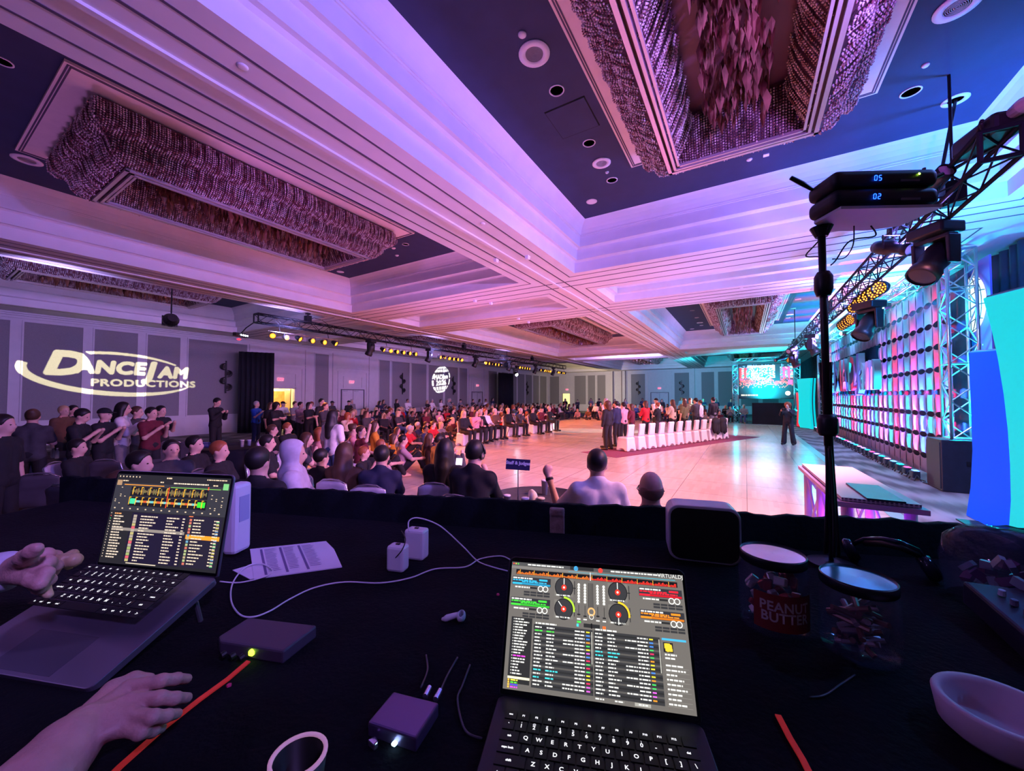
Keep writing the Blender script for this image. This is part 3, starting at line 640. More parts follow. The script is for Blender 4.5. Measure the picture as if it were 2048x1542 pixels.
# ================================================================ TRUSSES AND STAGE
m_truss = mat('black_truss', (0.008, 0.009, 0.013), 0.5, 0.0, spec=.3)
m_alu = mat('aluminium_truss', (0.55, 0.58, 0.62), 0.28, 0.9)
def box_truss(name, label, p0, p1, w=.3, h=.3, step=.42, m=None, r=.024, cat='truss', rd=.011, group=None, updir=None):
    """square lattice truss between two points, axis through its centre"""
    p0, p1 = Vector(p0), Vector(p1); L = (p1-p0).length; X = (p1-p0)/L
    Z = Vector((0, 0, 1)) if abs(X.z) < .9 else Vector(updir or (1, 0, 0)); Y = Z.cross(X).normalized(); Z = X.cross(Y)
    t = thing(name, label, cat, p0, 0, group); f = lambda u, a, b: X*u+Y*a+Z*b
    C = [(-w/2, -h/2), (w/2, -h/2), (w/2, h/2), (-w/2, h/2)]
    for a, b in C:
        MB().tube([f(0, a, b), f(L, a, b)], r, 8).build('chord', m, t, smooth=True)
    br = MB(); n = max(1, round(L/step)); s = L/n
    for k in range(n):
        for i in range(4):
            a, b = C[i], C[(i+1) % 4]
            if (k+i) % 2: a, b = b, a
            br.tube([f(k*s, *a), f((k+1)*s, *b)], rd, 5, cap=False)
    for k in range(0, n+1, 4):
        for i in range(4): br.tube([f(k*s, *C[i]), f(k*s, *C[(i+1) % 4])], rd, 5, cap=False)
    br.build('lattice_bracing', m, t)
    for u in (0, L):
        e = MB()
        for i in range(4): e.tube([f(u, *C[i]), f(u, *C[(i+1) % 4])], r, 6)
        e.build('end_frame', m, t)
    return t
tl = box_truss('lighting_truss', 'long black truss hanging over the audience along the left side', (6.75, 14.5, 4.68), (33.4, 14.5, 4.68), .30, .30, .36, m_truss)
tr = box_truss('lighting_truss', 'dark overhead truss running from the top right corner towards the large screen', (5.7, -2.2, 4.46), (30.5, -2.2, 4.46), .28, .30, .4, m_truss)
for x in (8.6, 18.3, 27.0):
    o = MB(); o.box((0, 0, .1), (.2, .2, .3)); o.tube([(0, 0, .25), (0, 0, 5.2-4.85+.02)], .02, 6); o.box((0, 0, .33), (.14, .14, .05)); o.tube([(0, 0, .1), (.25, 0, .22), (.6, 0, .18), (.9, 0, .02)], .012, 5)
    tag(o.build('chain_hoist', m_truss, loc=(x, 14.5, 4.85-.02)), '%s black chain hoist holding up the truss over the audience' % {8.6: 'nearest', 18.3: 'middle', 27.0: 'farthest'}[x], 'hoist', 'hoists on the audience truss')
for x in (7.5, 15.0, 24.0):
    o = MB(); o.box((0, 0, .1), (.2, .2, .3)); o.tube([(0, 0, .25), (0, 0, 1.75)], .018, 6)
    tag(o.build('chain_hoist', m_truss, loc=(x, -2.45 if x < 8.5 else -2.2, 4.6)), '%s black chain hoist on the stage-side truss' % {7.5: 'nearest', 15.0: 'middle', 24.0: 'farthest'}[x], 'hoist', 'hoists on the stage truss')
# rows of amber cans under the audience truss
m_lens = emis('amber_lens', (1.0, 0.22, 0.008), 2.2); m_lensc = emis('amber_core', (1.0, 0.42, 0.02), 3.2)
def par_can(aim=(0, -1, -.5)):
    """can with its lens facing along aim; origin at the lens centre"""
    d = Vector(aim).normalized(); M = d.to_track_quat('Z', 'Y').to_matrix().to_4x4()
    t = thing('par_light', None, None)
    MB().lathe([(.02, -.2), (.06, -.2), (.085, -.12), (.10, -.02), (.105, .02), (.095, .02), (.09, -.01)], n=16, M=M, cap=False).build('can', m_black, t, smooth=True)
    l = MB(); l.lathe([(.09, 0), (.05, .006)], n=16, M=M, cap=False); l.build('lens', m_lens, t)
    l = MB(); l.lathe([(.05, .006), (.001, .01)], n=16, M=M, cap=False); l.build('lens_core', m_lensc, t)
    y = MB(); y.tube([(-.1, 0, 0), (-.1, 0, .14), (.1, 0, .14), (.1, 0, 0)], .008, 5); y.build('yoke', m_truss, t)
    return t
cans = [par_can((-.35, -1, -.45)), par_can((.5, -1, -.6)), par_can((.1, -1, -.2))]
ords = ['nearest', 'second', 'third', 'fourth', 'fifth', 'sixth', 'farthest']
bars = [(7.05, 9.75), (11.95, 14.2), (15.8, 17.9), (20.1, 22.2), (24.1, 26.2), (27.9, 29.9), (31.3, 33.2)]
m_steel = mat('steel_pipe', (0.5, 0.5, 0.52), 0.3, 0.9)
first = True
for bi, (a, b) in enumerate(bars):
    bt = thing('light_bar', '%s steel bar of amber lights under the truss over the audience' % ords[bi], 'light bar', ((a+b)/2, 14.3, 4.26), 0)
    pb = MB(); pb.tube([(-(b-a)/2, 0, 0), ((b-a)/2, 0, 0)], .018, 8); pb.build('pipe', m_steel, bt)
    hk = MB()
    for s in (-1, 1): hk.tube([(s*(b-a)*.35, 0, 0), (s*(b-a)*.35, .1, .36)], .012, 6)
    hk.build('hanger', m_truss, bt)
    for k in range(6):
        c = cans[(k*2+bi) % 3 if k not in (3, 4) else 2]
        c = copy_tree(c, '%s amber light from the near end of the %s light bar over the audience' % (('first', 'second', 'third', 'fourth', 'fifth', 'sixth')[k], ords[bi]), (a+.12+(b-a-.24)*k/5, 14.22, 4.09), group='amber lights under the audience truss')
        c['category'] = 'stage light'
for c in cans:
    for ch in list(c.children): bpy.data.objects.remove(ch)
    bpy.data.objects.remove(c)
# moving heads
def moving_head(loc, label, yaw=0, tilt=35, s=1.0, m=m_black, group=None, lens=None, stem=0):
    t = thing('moving_head_light', label, 'moving head light', loc, yaw, group); t.scale = (s, s, s)
    MB().box((0, 0, -.06), (.36, .28, .12)).build('base', m, t, bevel=.02)
    if stem: MB().tube([(0, 0, -.02), (0, 0, stem)], .02, 8).build('hanging_stem', m, t)
    y = MB(); y.box((0, 0, -.15), (.34, .12, .05))
    for q in (-1, 1): y.box((q*.165, 0, -.30), (.035, .13, .30), taper=1.1)
    y.build('yoke', m, t, bevel=.01)
    M = Matrix.Translation((0, 0, -.36)) @ Matrix.Rotation(R(180-tilt), 4, 'X')
    MB().lathe([(.001, -.20), (.09, -.19), (.125, -.10), (.13, .02), (.115, .12), (.14, .18), (.14, .27), (.12, .28)], n=20, M=M, cap=False).build('head', m, t, smooth=True)
    l = MB(); l.lathe([(.125, .262), (.001, .268)], n=20, M=M, cap=False); l.build('lens', lens or mat('dark_glass', (.03, .03, .05), .05, .2), t)
    return t
for x, lb in ((11.55, 'nearest'), (15.35, 'second'), (19.5, 'third'), (23.6, 'fourth'), (27.6, 'fifth'), (31.0, 'farthest')):
    moving_head((x, 14.5, 4.52), '%s dark moving head hanging under the truss over the audience' % lb, yaw=R(20), tilt=-25, s=1.15)
o = moving_head((24.6, 14.63, 4.0), 'moving head with a glaring white-blue beam above the far black drape', tilt=-60, lens=emis('white_beam', (.55, .8, 1.0), 60), yaw=R(150), stem=.62); o.scale = (.9, .9, .9)
o = thing('flood_light', 'small flood light with white and red glow at the near end of the audience truss', 'flood light', (6.55, 15.1, 4.1), R(25))
MB().box((0, 0, 0), (.55, .12, .12)).build('housing', m_black, o)
l = MB()
for k in range(4): l.lathe([(.025, 0), (.001, .004)], c=(-.05+.09*k, -.065, -.0), n=10, M=Matrix.Rotation(R(90), 4, 'X'), cap=False)
l.build('white_lamps', emis('white_beam', (.55, .8, 1.0), 30), o)
MB().lathe([(.001, -.04), (.07, 0), (.001, .04)], c=(-.1, -.02, -.16), n=14).build('red_lamp', emis('red_glow', (1, .01, .02), 5), o); MB().tube([(0, 0, .05), (-.005, -.2, .25), (-.009, -.49, .43)], .018, 6).build('bracket', m_black, o)
# fixtures on the stage-side truss
def led_par(loc, aim, c, s, label, r=.13):
    t = thing('led_par_light', label, 'stage light', loc); d = Vector(aim).normalized(); M = d.to_track_quat('Z', 'Y').to_matrix().to_4x4()
    MB().lathe([(.02, -.2), (.08, -.2), (r, -.08), (r+.01, .03), (r-.01, .03), (r-.01, 0), (.001, 0)], n=20, M=M, cap=False).build('can', m_black, t, smooth=True)
    l = MB()
    for q, n in ((r*.78, 12), (r*.42, 6), (0, 1)):
        for k in range(n): l.lathe([(.018, .008), (.001, .014)], n=8, M=M @ Matrix.Translation((q*math.cos(2*math.pi*k/n), q*math.sin(2*math.pi*k/n), 0)), cap=False)
    l.build('led_cells', emis('led_amber_%d' % int(s), (1.0, .26, .02), s*.45), t)
    y = MB(); y.tube([(-r-.02, 0, 0), (-r-.02, 0, .2), (r+.02, 0, .2), (r+.02, 0, 0)], .01, 6); y.build('yoke', m_black, t); return t
OR = (1.0, .20, .03)
toward = lambda p: (Vector((1.0, 2.0, 2.6))-Vector(p))
k = 0
for x, y, z in ((10.42, -2.35, 4.14), (10.84, -2.35, 4.15), (11.25, -2.35, 4.16), (11.65, -2.35, 4.17), (12.15, -2.35, 4.17), (12.6, -2.35, 4.17)):
    led_par((x, y, z), (-.9, .75, -.3), OR, 7.0 if k < 4 else 4, ['amber ring-lit LED light, nearest of the glowing group on the stage truss', 'amber ring-lit LED light, second of the glowing group on the stage truss', 'amber ring-lit LED light, third of the glowing group on the stage truss', 'amber ring-lit LED light, fourth of the glowing group on the stage truss', 'dimmer orange LED light just past the glowing amber group', 'last dim orange LED light of the near amber group'][k]); k += 1
for j, x in enumerate((12.95, 13.2, 13.5, 13.75, 14.0)):
    led_par((x, -2.35, 3.94), (-.6, .9, -.3), OR, 4, ['first', 'second', 'third', 'fourth', 'fifth'][j]+' orange LED light of the second group along the stage truss')
for j, x in enumerate((28.2, 28.7)): led_par((x, -2.3, 4.15), (-.9, .5, -.3), OR, 3, 'far orange LED light at the end of the stage truss, %s one' % ('nearer', 'farther')[j])
m_tealhead = m_black
moving_head((7.45, -2.25, 4.28), 'large moving head silhouetted below the stage truss, nearest of the row', yaw=R(35), tilt=-40, s=1.25)
moving_head((11.0, -2.3, 3.98), 'moving head below the stage truss beside the glowing amber lights', yaw=R(35), tilt=-35, s=1.3, stem=.27)
moving_head((18.5, -2.2, 4.32), 'moving head below the stage truss behind the black pole', yaw=R(-20), tilt=30, s=1.3)
moving_head((25.0, -2.2, 4.32), 'far moving head under the stage truss near the large screen', yaw=R(30), tilt=30, s=1.3)
t = thing('dark_spotlight', 'dark spotlight body lying on top of the truss end in the top right corner', 'spotlight', (6.05, -2.25, 4.72), R(15))
MB().box((0, 0, 0), (.55, .3, .2)).build('body', m_black, t, bevel=.04)
MB().lathe([(.05, -.1), (.075, 0), (.06, .1)], c=(-.38, 0, .05), n=14, M=Matrix.Rotation(R(90), 4, 'Y')).build('lens_tube', mat('pale_lens', (.6, .45, .5), .15, .3), t)
def profile_spot(loc, rz, label, pitch=20, s=1.0):
    t = thing('profile_spotlight', label, 'spotlight', loc, rz); t.scale = (s, s, s); M = Matrix.Rotation(R(90+pitch), 4, 'X')
    MB().lathe([(.001, -.32), (.10, -.31), (.12, -.2), (.12, .0), (.075, .04), (.075, .22), (.10, .25), (.10, .36), (.09, .36)], n=16, M=M, cap=False).build('barrel', m_black, t, smooth=True)
    l = MB(); l.lathe([(.088, .34), (.001, .345)], n=16, M=M, cap=False); l.build('lens', mat('pale_lens', (.6, .45, .5), .15, .3), t)
    y = MB(); y.tube([(-.14, 0, 0), (-.14, 0, .22), (.14, 0, .22), (.14, 0, 0)], .014, 6); y.tube([(0, 0, .22), (0, 0, .34)], .02, 6); y.build('yoke', m_black, t); return t
profile_spot((8.0, -1.95, 4.22), R(-60), 'profile spotlight with a pale lens under the stage truss, behind the receivers', 25, .9)
profile_spot((6.6, -1.92, 4.45), R(-70), 'profile spotlight aimed up beside the receivers, near the truss corner', -20, .9)
profile_spot((27.5, -1.85, 4.2), R(-150), 'far profile spotlight at the end of the stage truss', 20, 1.1)
profile_spot((22.0, -1.9, 4.15), R(-120), 'profile spotlight partway along the stage truss, beyond the pole', 20, 1.1)
cb_ = MB()
for j in range(5): cb_.tube([(5.8+.3*i, -2.2+.1*math.sin(i*1.7+j), 4.72+.06*math.sin(i*2.3+j*1.3)) for i in range(10+j)], .018, 6)
cb_.tube([(7.9+.25*math.cos(a), -2.35+.05*math.sin(a*2), 4.35+.22*math.sin(a)) for a in [i*.4 for i in range(14)]], .009, 5)
tag(cb_.build('cable_bundle', m_black, smooth=True), 'bundle of black cables lying along the stage truss near the top right corner', 'cables')
rc = MB(); rc.tube([(8.18, -2.73, 6.34), (8.05, -2.42, 4.62)], .022, 6); tag(rc.build('rigging_cable', m_black), 'dark cable dropping from the white ceiling port to the stage truss', 'cable')
# towers and top truss round the backdrop
box_truss('truss_tower', 'near lattice truss tower standing on a black speaker beside the backdrop', (11.75, -3.85, 1.06), (11.75, -3.85, 5.0), .42, .42, .4, m_alu, .028, rd=.014)
box_truss('truss_tower', 'far lattice truss tower at the other end of the backdrop', (28.2, -3.85, 0), (28.2, -3.85, 5.0), .42, .42, .4, m_alu, .028, rd=.014)
box_truss('backdrop_truss', 'bright cyan-lit truss along the top edge of the backdrop', (12.0, -3.85, 4.95), (28.0, -3.85, 4.95), .3, .28, .4, m_alu, .024)
for z in (1.4, 2.6, 3.8): light('POINT', (11.75, -3.85, z), None, (0, .72, 1.0), 38, .04, name='tower_lamp')
for x in (14.5, 17.5, 20.5, 24.0): light('POINT', (x, -3.85, 4.95), None, (0, .72, 1.0), 40, .04, name='truss_lamp')
for x, lb in ((15.6, 'nearest'), (21.5, 'second'), (25.5, 'farthest')):
    t = thing('cyan_stage_light', '%s glaring cyan lamp fixed on the truss above the backdrop' % lb, 'stage light', (x, -3.6, 4.66))
    MB().lathe([(.08, -.15), (.1, 0), (.09, .01)], n=14, M=Matrix.Rotation(R(-90), 4, 'X'), cap=False).build('can', m_black, t)
    MB().lathe([(.001, -.06), (.06, -.03), (.075, .01), (.06, .05), (.001, .08)], n=14, M=Matrix.Rotation(R(-90), 4, 'X'), cap=False).build('lens', emis('cyan_glare', (.25, .9, 1.0), 40), t)
    light('POINT', (x, -3.35, 4.62), None, (.1, .75, 1.0), 45, .05, name='cyan_stage_lamp')
# black subwoofer cabinet under the near tower
t = thing('speaker_cabinet', 'black loudspeaker cabinet under the near truss tower', 'loudspeaker', (11.75, -3.85, 0))
MB().bb((-.38, -.42, 0), (.38, .42, 1.06)).build('cabinet', mat('speaker_paint', (.015, .018, .03), .45, var=.2), t, bevel=.015)
MB().bb((-.34, .42, .05), (.34, .435, 1.0)).build('front_grille', mat('speaker_mesh', (.02, .022, .035), .6, bump=.3, scale=200), t)
h = MB(); h.box((-.39, 0, .6), (.02, .14, .08)); h.build('carry_handle', m_truss, t)
# backdrop: columns of stretched fabric hourglass modules
XA, XZ, NCOL, YB = 12.35, 27.75, 30, -3.98
m_fab = mat('stretched_fabric', (0.19, 0.175, 0.25), 0.95, var=0.03, scale=3, spec=0)
pw = (XZ-XA)/NCOL; ROW = .542; Z_0 = .43-ROW
bd = thing('stage_backdrop', 'tall backdrop of stretched fabric hourglass columns lit in many colours', 'stage backdrop')
MB().bb((XA, YB-.22, 0), (XZ, YB-.2, 4.8)).build('backing_cloth', mat('backing_cloth', (.02, .03, .07), .9), bd)
def module_mesh():
    """one stretched fabric module: corners meet the neighbours, edges curve inwards and leave lens-shaped openings"""
    mb = MB(); n, m = 8, 10; hw = pw/2; vs = []
    for j in range(m+1):
        v = -1+2*j/m
        for i in range(n+1):
            u = -1+2*i/n
            x = u*hw*(1-.11*(1-v*v)); z = ROW/2+v*(ROW/2-.075*(1-u*u)**.8)
            vs.append((x, .03+.022*(1-u*u)*(1-v*v), z))
    mb.add(vs, [(j*(n+1)+i+1, j*(n+1)+i, (j+1)*(n+1)+i, (j+1)*(n+1)+i+1) for j in range(m) for i in range(n)])
    return mb.mesh('fabric_module', m_fab, True)
NR = 9
mm = module_mesh()
colv = np.array([v.co for v in mm.vertices]); colf = [tuple(p.vertices) for p in mm.polygons]
def column(rows):
    c = MB()
    for r_ in rows: c.add(colv+np.array([0, 0, Z_0+r_*ROW]), colf)
    return c.mesh('fabric_column', m_fab, True)
cm_full = column(range(NR)); cm_gap = column([0, 1, 2, 3, 7, 8])
for i in range(NCOL):
    x = XA+(i+.5)*pw; link('fabric_column', cm_gap if 17.9 < x < 24.0 else cm_full, bd, (x, YB, 0))
# letters
t = thing('stage_letters', 'big raised mixed-case letters standing proud of the multicoloured backdrop', 'letters', (20.0, YB+.30, 2.9))
m_let = mat('letter_face', (0.13, 0.13, 0.17), 0.9, var=.03, spec=0)
for s_, xa, xb, z0, z1, sh in (('M', 23.3, 21.75, 2.18, 3.55, 0), ('A', 21.8, 20.6, 2.18, 3.55, 0), ('D', 20.5, 19.3, 2.18, 3.55, 0), ('J', 19.42, 18.72, 2.0, 3.55, 0), ('a', 18.72, 17.98, 2.18, 3.18, 0), ('m', 17.9, 16.75, 2.18, 3.18, .15)):
    me = text_mesh(s_, 1.5, extrude=.09, bold=.03, shear=sh)
    P = np.array([v.co for v in me.vertices]); lo, hi = P.min(0), P.max(0)
    for v in me.vertices:
        u = (v.co.x-lo[0])/(hi[0]-lo[0]); w = (v.co.y-lo[1])/(hi[1]-lo[1])
        v.co = (xa+(xb-xa)*u-20.0, v.co.z, z0+(z1-z0)*w-2.9)
    me.flip_normals(); me.materials.clear(); me.materials.append(m_let); link('letter', me, t)
MB().bb((-2.2, -.30, -.85), (4.0, -.2, .80)).build('mounting_panel', mat('letter_mount', (.006, .02, .035), .95, spec=0), t)
# floor lights below the backdrop, one per column
CS = {'r': (1.0, .02, .10), 'c': (0, .85, .95), 'b': (.05, .18, 1.0), 'v': (.28, .12, 1.0), 'p': (1.0, .12, .45), 't': (.0, .5, .7)}
seq = 'brcbptvrcvpcbvrcbprcbtcvpbcrvb'
def floor_light(name_c):
    t = thing('floor_wash_light', None, None)
    b = MB(); b.box((0, 0, .14), (.22, .14, .16)); b.build('body', mat('fixture_body', (.03, .035, .05), .35, .3), t, bevel=.02)
    b = MB(); b.tube([(-.12, 0, .14), (.12, 0, .14)], .01, 5)
    for s in (-1, 1):
        b.tube([(s*.12, 0, .14), (s*.14, .02, .1), (s*.17, .06, .0)], .012, 5); b.tube([(s*.12, 0, .14), (s*.14, -.02, .1), (s*.17, -.06, .0)], .012, 5)
    b.build('bracket', m_black, t)
    MB().box((0, -.01, .223), (.19, .09, .008)).build('lens', emis('floor_lens_'+name_c, CS[name_c], 6), t)
    return t
cname = {'r': 'red', 'c': 'cyan', 'b': 'blue', 'v': 'violet', 'p': 'pink', 't': 'teal'}
protos = {c: floor_light(c) for c in CS}
used = set()
for i in range(NCOL):
    c = seq[i]; x = XA+(i+.5)*pw; f = (YB+.62)
    ON = 'nearest second third fourth fifth sixth seventh eighth ninth tenth eleventh twelfth thirteenth fourteenth fifteenth sixteenth seventeenth eighteenth nineteenth twentieth'.split()
    lb = '%s floor light, %s from the near end of the row below the backdrop' % (cname[c], ON[i] if i < 20 else 'twenty-'+ON[i-20] if i > 20 else 'twenty-first')
    lb = lb.replace('twenty-nearest', 'twenty-first').replace('nearest from the near', 'first at the near').replace('twenty-tenth', 'thirtieth')
    if i > 19: lb = '%s floor light, %s from the far end of the row below the backdrop' % (cname[c], ON[29-i].replace('nearest', 'first'))
    o = copy_tree(protos[c], lb, (x, f, 0), group='floor lights below the backdrop'); o['category'] = 'floor light'
    pwr = {'r': 130, 'c': 60, 'b': 120, 'v': 130, 'p': 100, 't': 60}[c]*48
    light('SPOT', (x, YB+.60, .27), (x, YB+.05, 3.2), CS[c], pwr, .02, 78, 1.0, 'floor_wash_lamp').scale = (.14, 1, 1)
    light('SPOT', (x, YB+.60, .27), (x, YB+.05, .95), CS[c], pwr*.06, .02, 88, .5, 'floor_wash_lamp').scale = (.3, 1, 1)
for o in protos.values():
    for ch in list(o.children): bpy.data.objects.remove(ch)
    bpy.data.objects.remove(o)
cb_ = MB(); cb_.tube([(12.0+.25*i, -3.45+.06*math.sin(i*2.1), .015) for i in range(22)], .012, 6); tag(cb_.build('power_cable', m_black, smooth=True), 'black cable lying on the floor beside the nearest floor light', 'cable')
# banner with globe emblem
def globe_emblem(M, r, parent, m_w, m_k):
    b = MB(); b.lathe([(r, 0), (r, .012), (.001, .012)], n=40, M=M); b.build('globe_disc', m_w, parent)
    b = MB()
    for v in (-.62, -.15, .32, .72):
        rr = math.sqrt(1-v*v); pts = [(r*u*rr, r*(v+.06*math.sin(u*3)), .016) for u in [i/10-1 for i in range(21)]]
        b.tube([M @ Vector(q) for q in pts], r*.018, 4)
    for u in (-.75, -.38, 0, .38, .75):
        pts = [(r*(u*math.sqrt(1-v*v)), r*v, .016) for v in [i/10-1 for i in range(21)]]
        b.tube([M @ Vector(q) for q in pts], r*.014, 4)
    b.build('globe_lines', m_k, parent)
m_gw = mat('emblem_white_glow', (.9, .9, .9), .5, emit=(1, .97, .95), es=.45); m_gk = mat('emblem_line', (.03, .03, .05), .6)  # glow put into the printed emblem's white by emission
def banner(x, label, glabel):
    t = thing('side_banner', label, 'banner', (x, -4.3, 0))
    MB().bb((-.72, -.03, 0), (.72, 0, 4.85)).build('panel', mat('purple_print', (.20, .13, .50), .6, var=.12, scale=1.5), t)
    MY = Matrix.Rotation(R(180), 4, 'Z') @ Matrix.Rotation(R(90), 4, 'X')
    globe_emblem(Matrix.Translation((.02, .01, 3.97)) @ MY, .62, t, m_gw, m_gk)
    globe_emblem(Matrix.Translation((-.18, .01, .62)) @ MY, .3, t, m_gw, m_gk)
    s = MB(); rg = random.Random(4)
    for k in range(26): s.box((rg.uniform(-.65, .65), .004, rg.uniform(1.0, 3.2)), (.035, .004, .03))
    s.build('printed_stars', mat('print_star', (.7, .65, .9), .6), t); return t
banner(12.42, 'purple banner with a white globe emblem behind the near truss tower', '')
banner(29.2, 'far purple banner with a white globe emblem beyond the backdrop', '')
# curved glowing set pieces
def set_piece(name, label, loc, rz, shape, thick, m, med):
    t = thing(name, label, 'set piece', loc, rz)
    M = Matrix.Rotation(R(90), 4, 'X')
    MB().prism(shape, -thick/2, thick/2, M).build('fabric_cover', m, t, bevel=.02)
    n = len(shape); b = MB()
    b.tube([(x, 0, z) for x, z in shape]+[(shape[0][0], 0, shape[0][1])], .03, 6); b.build('edge_frame', med, t)
    MB().bb((-.4, -.3, 0), (.4, .3, .02)).build('base_plate', m_truss, t); return t
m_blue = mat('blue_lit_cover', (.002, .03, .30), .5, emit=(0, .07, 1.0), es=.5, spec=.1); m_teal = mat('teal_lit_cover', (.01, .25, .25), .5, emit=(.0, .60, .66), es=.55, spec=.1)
m_edge = mat('cover_edge', (.02, .06, .12), .5)
bl = [(.56+.10*math.sin(math.pi*t*.9), t*2.62) for t in [i/14 for i in range(15)]]
def rel(pts, x0): return [(x0-x, z) for x, z in pts]
blue_pts = [(9.30, 0), (9.12, .5), (9.02, 1.1), (9.02, 1.9), (9.04, 2.66), (8.0, 2.60), (7.9, 1.97), (7.8, 1.2), (7.85, 0)]
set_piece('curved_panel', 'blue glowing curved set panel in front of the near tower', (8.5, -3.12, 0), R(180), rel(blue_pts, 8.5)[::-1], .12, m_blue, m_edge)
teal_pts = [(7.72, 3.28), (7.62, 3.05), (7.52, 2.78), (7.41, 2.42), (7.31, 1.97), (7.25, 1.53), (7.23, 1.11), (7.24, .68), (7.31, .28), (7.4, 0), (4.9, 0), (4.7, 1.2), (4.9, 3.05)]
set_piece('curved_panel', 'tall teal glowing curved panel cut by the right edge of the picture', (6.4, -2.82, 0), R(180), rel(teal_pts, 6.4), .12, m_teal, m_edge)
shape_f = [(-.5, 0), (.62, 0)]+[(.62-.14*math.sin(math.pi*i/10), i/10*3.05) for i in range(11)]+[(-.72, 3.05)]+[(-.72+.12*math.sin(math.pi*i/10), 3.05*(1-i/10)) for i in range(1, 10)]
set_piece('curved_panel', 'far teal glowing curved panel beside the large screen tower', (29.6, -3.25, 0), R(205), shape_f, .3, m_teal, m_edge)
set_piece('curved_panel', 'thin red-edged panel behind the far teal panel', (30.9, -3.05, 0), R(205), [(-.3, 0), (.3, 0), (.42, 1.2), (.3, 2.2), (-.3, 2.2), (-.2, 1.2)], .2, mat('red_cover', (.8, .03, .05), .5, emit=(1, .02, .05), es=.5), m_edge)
# LED screen with goal-post truss
SX = 33.0
box_truss('truss_tower', 'left cyan-lit truss tower of the large screen', (SX, .62, 0), (SX, .62, 4.5), .36, .36, .38, m_alu, .028, rd=.016)
box_truss('truss_tower', 'right cyan-lit truss tower of the large screen', (SX, -3.08, 0), (SX, -3.08, 4.5), .36, .36, .38, m_alu, .028, rd=.016)
box_truss('screen_truss', 'cyan-lit truss spanning the top of the large screen', (SX, .62, 4.62), (SX, -3.08, 4.62), .3, .25, .4, m_alu, .024)
for z in (1.0, 2.4, 3.8):
    for y in (.62, -3.08): light('POINT', (SX, y, z), None, (0, .75, 1.0), 15, .04, name='tower_lamp')
sg = thing('led_screen', 'large screen in a truss frame showing a bright crowd picture', 'screen', (SX-.02, -1.25, 0))
MB().bb((0, -1.66, 1.78), (.12, 1.66, 4.32)).build('screen_frame', m_black, sg)
pix = MB(); cols_ = [(.02, .02, .06), (1, 1, 1), (.15, .55, 1.0), (1, .05, .06), (.9, .12, .55), (.0, .85, .9), (.9, .30, .18), (.012, .010, .03)]
rg = random.Random(3); NXp, NZp = 44, 34
for i in range(NXp):
    for j in range(NZp):
        u, v = (i+.5)/NXp, (j+.5)/NZp
        if v < .22: c = 7
        elif v < .38: c = rg.choice([7, 7, 6, 0]) if v > .3 else 7
        elif v < .52: c = rg.choice([3, 6, 3, 0]) if u < .9 else 4
        elif v < .60: c = rg.choice([1, 1, 6, 2]) if .2 < u < .6 else rg.choice([4, 0, 3])
        elif v < .9: c = (rg.choice([1, 1, 5, 2]) if .15 < u < .68 else (rg.choice([5, 1, 4]) if int(u*22) % 2 else 4 if u > .7 else 3))
        else: c = 1 if .15 < u < .75 and v < .96 else 2 if rg.random() < .3 else 0
        if .68 < u < .78 and v > .5: c = 0
        y1, y0 = 1.6-(i)*3.2/NXp, 1.6-(i+1)*3.2/NXp; z0, z1 = 1.86+j*2.4/NZp, 1.86+(j+1)*2.4/NZp
        pix.quad((-.006, y0, z0), (-.006, y0, z1), (-.006, y1, z1), (-.006, y1, z0), c)
pix.build('screen_picture', [emis('px%d' % k, c, 0.9 if k == 1 else .6) for k, c in enumerate(cols_)], sg)
cp = MB(); yy = 1.5
for w_ in (.22, .10, .16, .05, .18, .12): cp.quad((-.012, yy-w_, 2.0), (-.012, yy-w_, 2.09), (-.012, yy, 2.09), (-.012, yy, 2.0)); yy -= w_+.04
cp.build('caption', emis('caption_white', (1, .9, .5), 1.2), sg)
MB().lathe([(.15, 0), (.001, .004)], n=24, M=frame((-.012, -1.3, 2.18), (0, -1, 0), (0, 0, 1)), cap=False).build('screen_emblem', emis('caption_globe', (1, .9, .7), 2), sg)
MB().bb((SX-.8, -2.7, 0), (SX-.2, -.4, 1.5)).build('screen_skirt', m_drape)
tag(bpy.data.objects['screen_skirt'], 'black cloth-covered block under the right half of the large screen', 'cover')
light('AREA', (SX-.3, -1.25, 3.1), (SX-6, -1.0, 1.5), (.6, .65, 1.0), 14, 1.8, name='screen_light')
# lit table with truss legs beside the dance floor
pt = thing('display_table', 'narrow table with a diamond-patterned top on purple-lit truss legs beside the dance floor', 'table', (5.72, -.98, 0), R(2.5))
def diamond():
    m = bpy.data.materials.new('diamond_top'); m.use_nodes = True; nt = m.node_tree; b = nt.nodes['Principled BSDF']; tc = nt.nodes.new('ShaderNodeTexCoord'); mp = nt.nodes.new('ShaderNodeMapping'); mp.inputs['Rotation'].default_value = (0, 0, R(45)); mp.inputs['Scale'].default_value = (9, 9, 9)
    ck = nt.nodes.new('ShaderNodeTexVoronoi'); ck.feature = 'DISTANCE_TO_EDGE'; ck.inputs['Randomness'].default_value = 0; rp = nt.nodes.new('ShaderNodeValToRGB'); rp.color_ramp.elements[0].position = .12; rp.color_ramp.elements[1].position = .2
    rp.color_ramp.elements[0].color = (.62, .58, .70, 1); rp.color_ramp.elements[1].color = (.10, .10, .20, 1)
    nt.links.new(tc.outputs['Object'], mp.inputs['Vector']); nt.links.new(mp.outputs['Vector'], ck.inputs['Vector']); nt.links.new(ck.outputs['Distance'], rp.inputs['Fac']); nt.links.new(rp.outputs['Color'], b.inputs['Base Color']); return m
MB().bb((-1.02, -.27, .98), (1.02, .27, 1.01)).build('table_top', diamond(), pt)
MB().bb((-1.06, -.31, .93), (1.06, .31, .975)).build('top_board', mat('lilac_board', (.45, .3, .6), .5), pt)
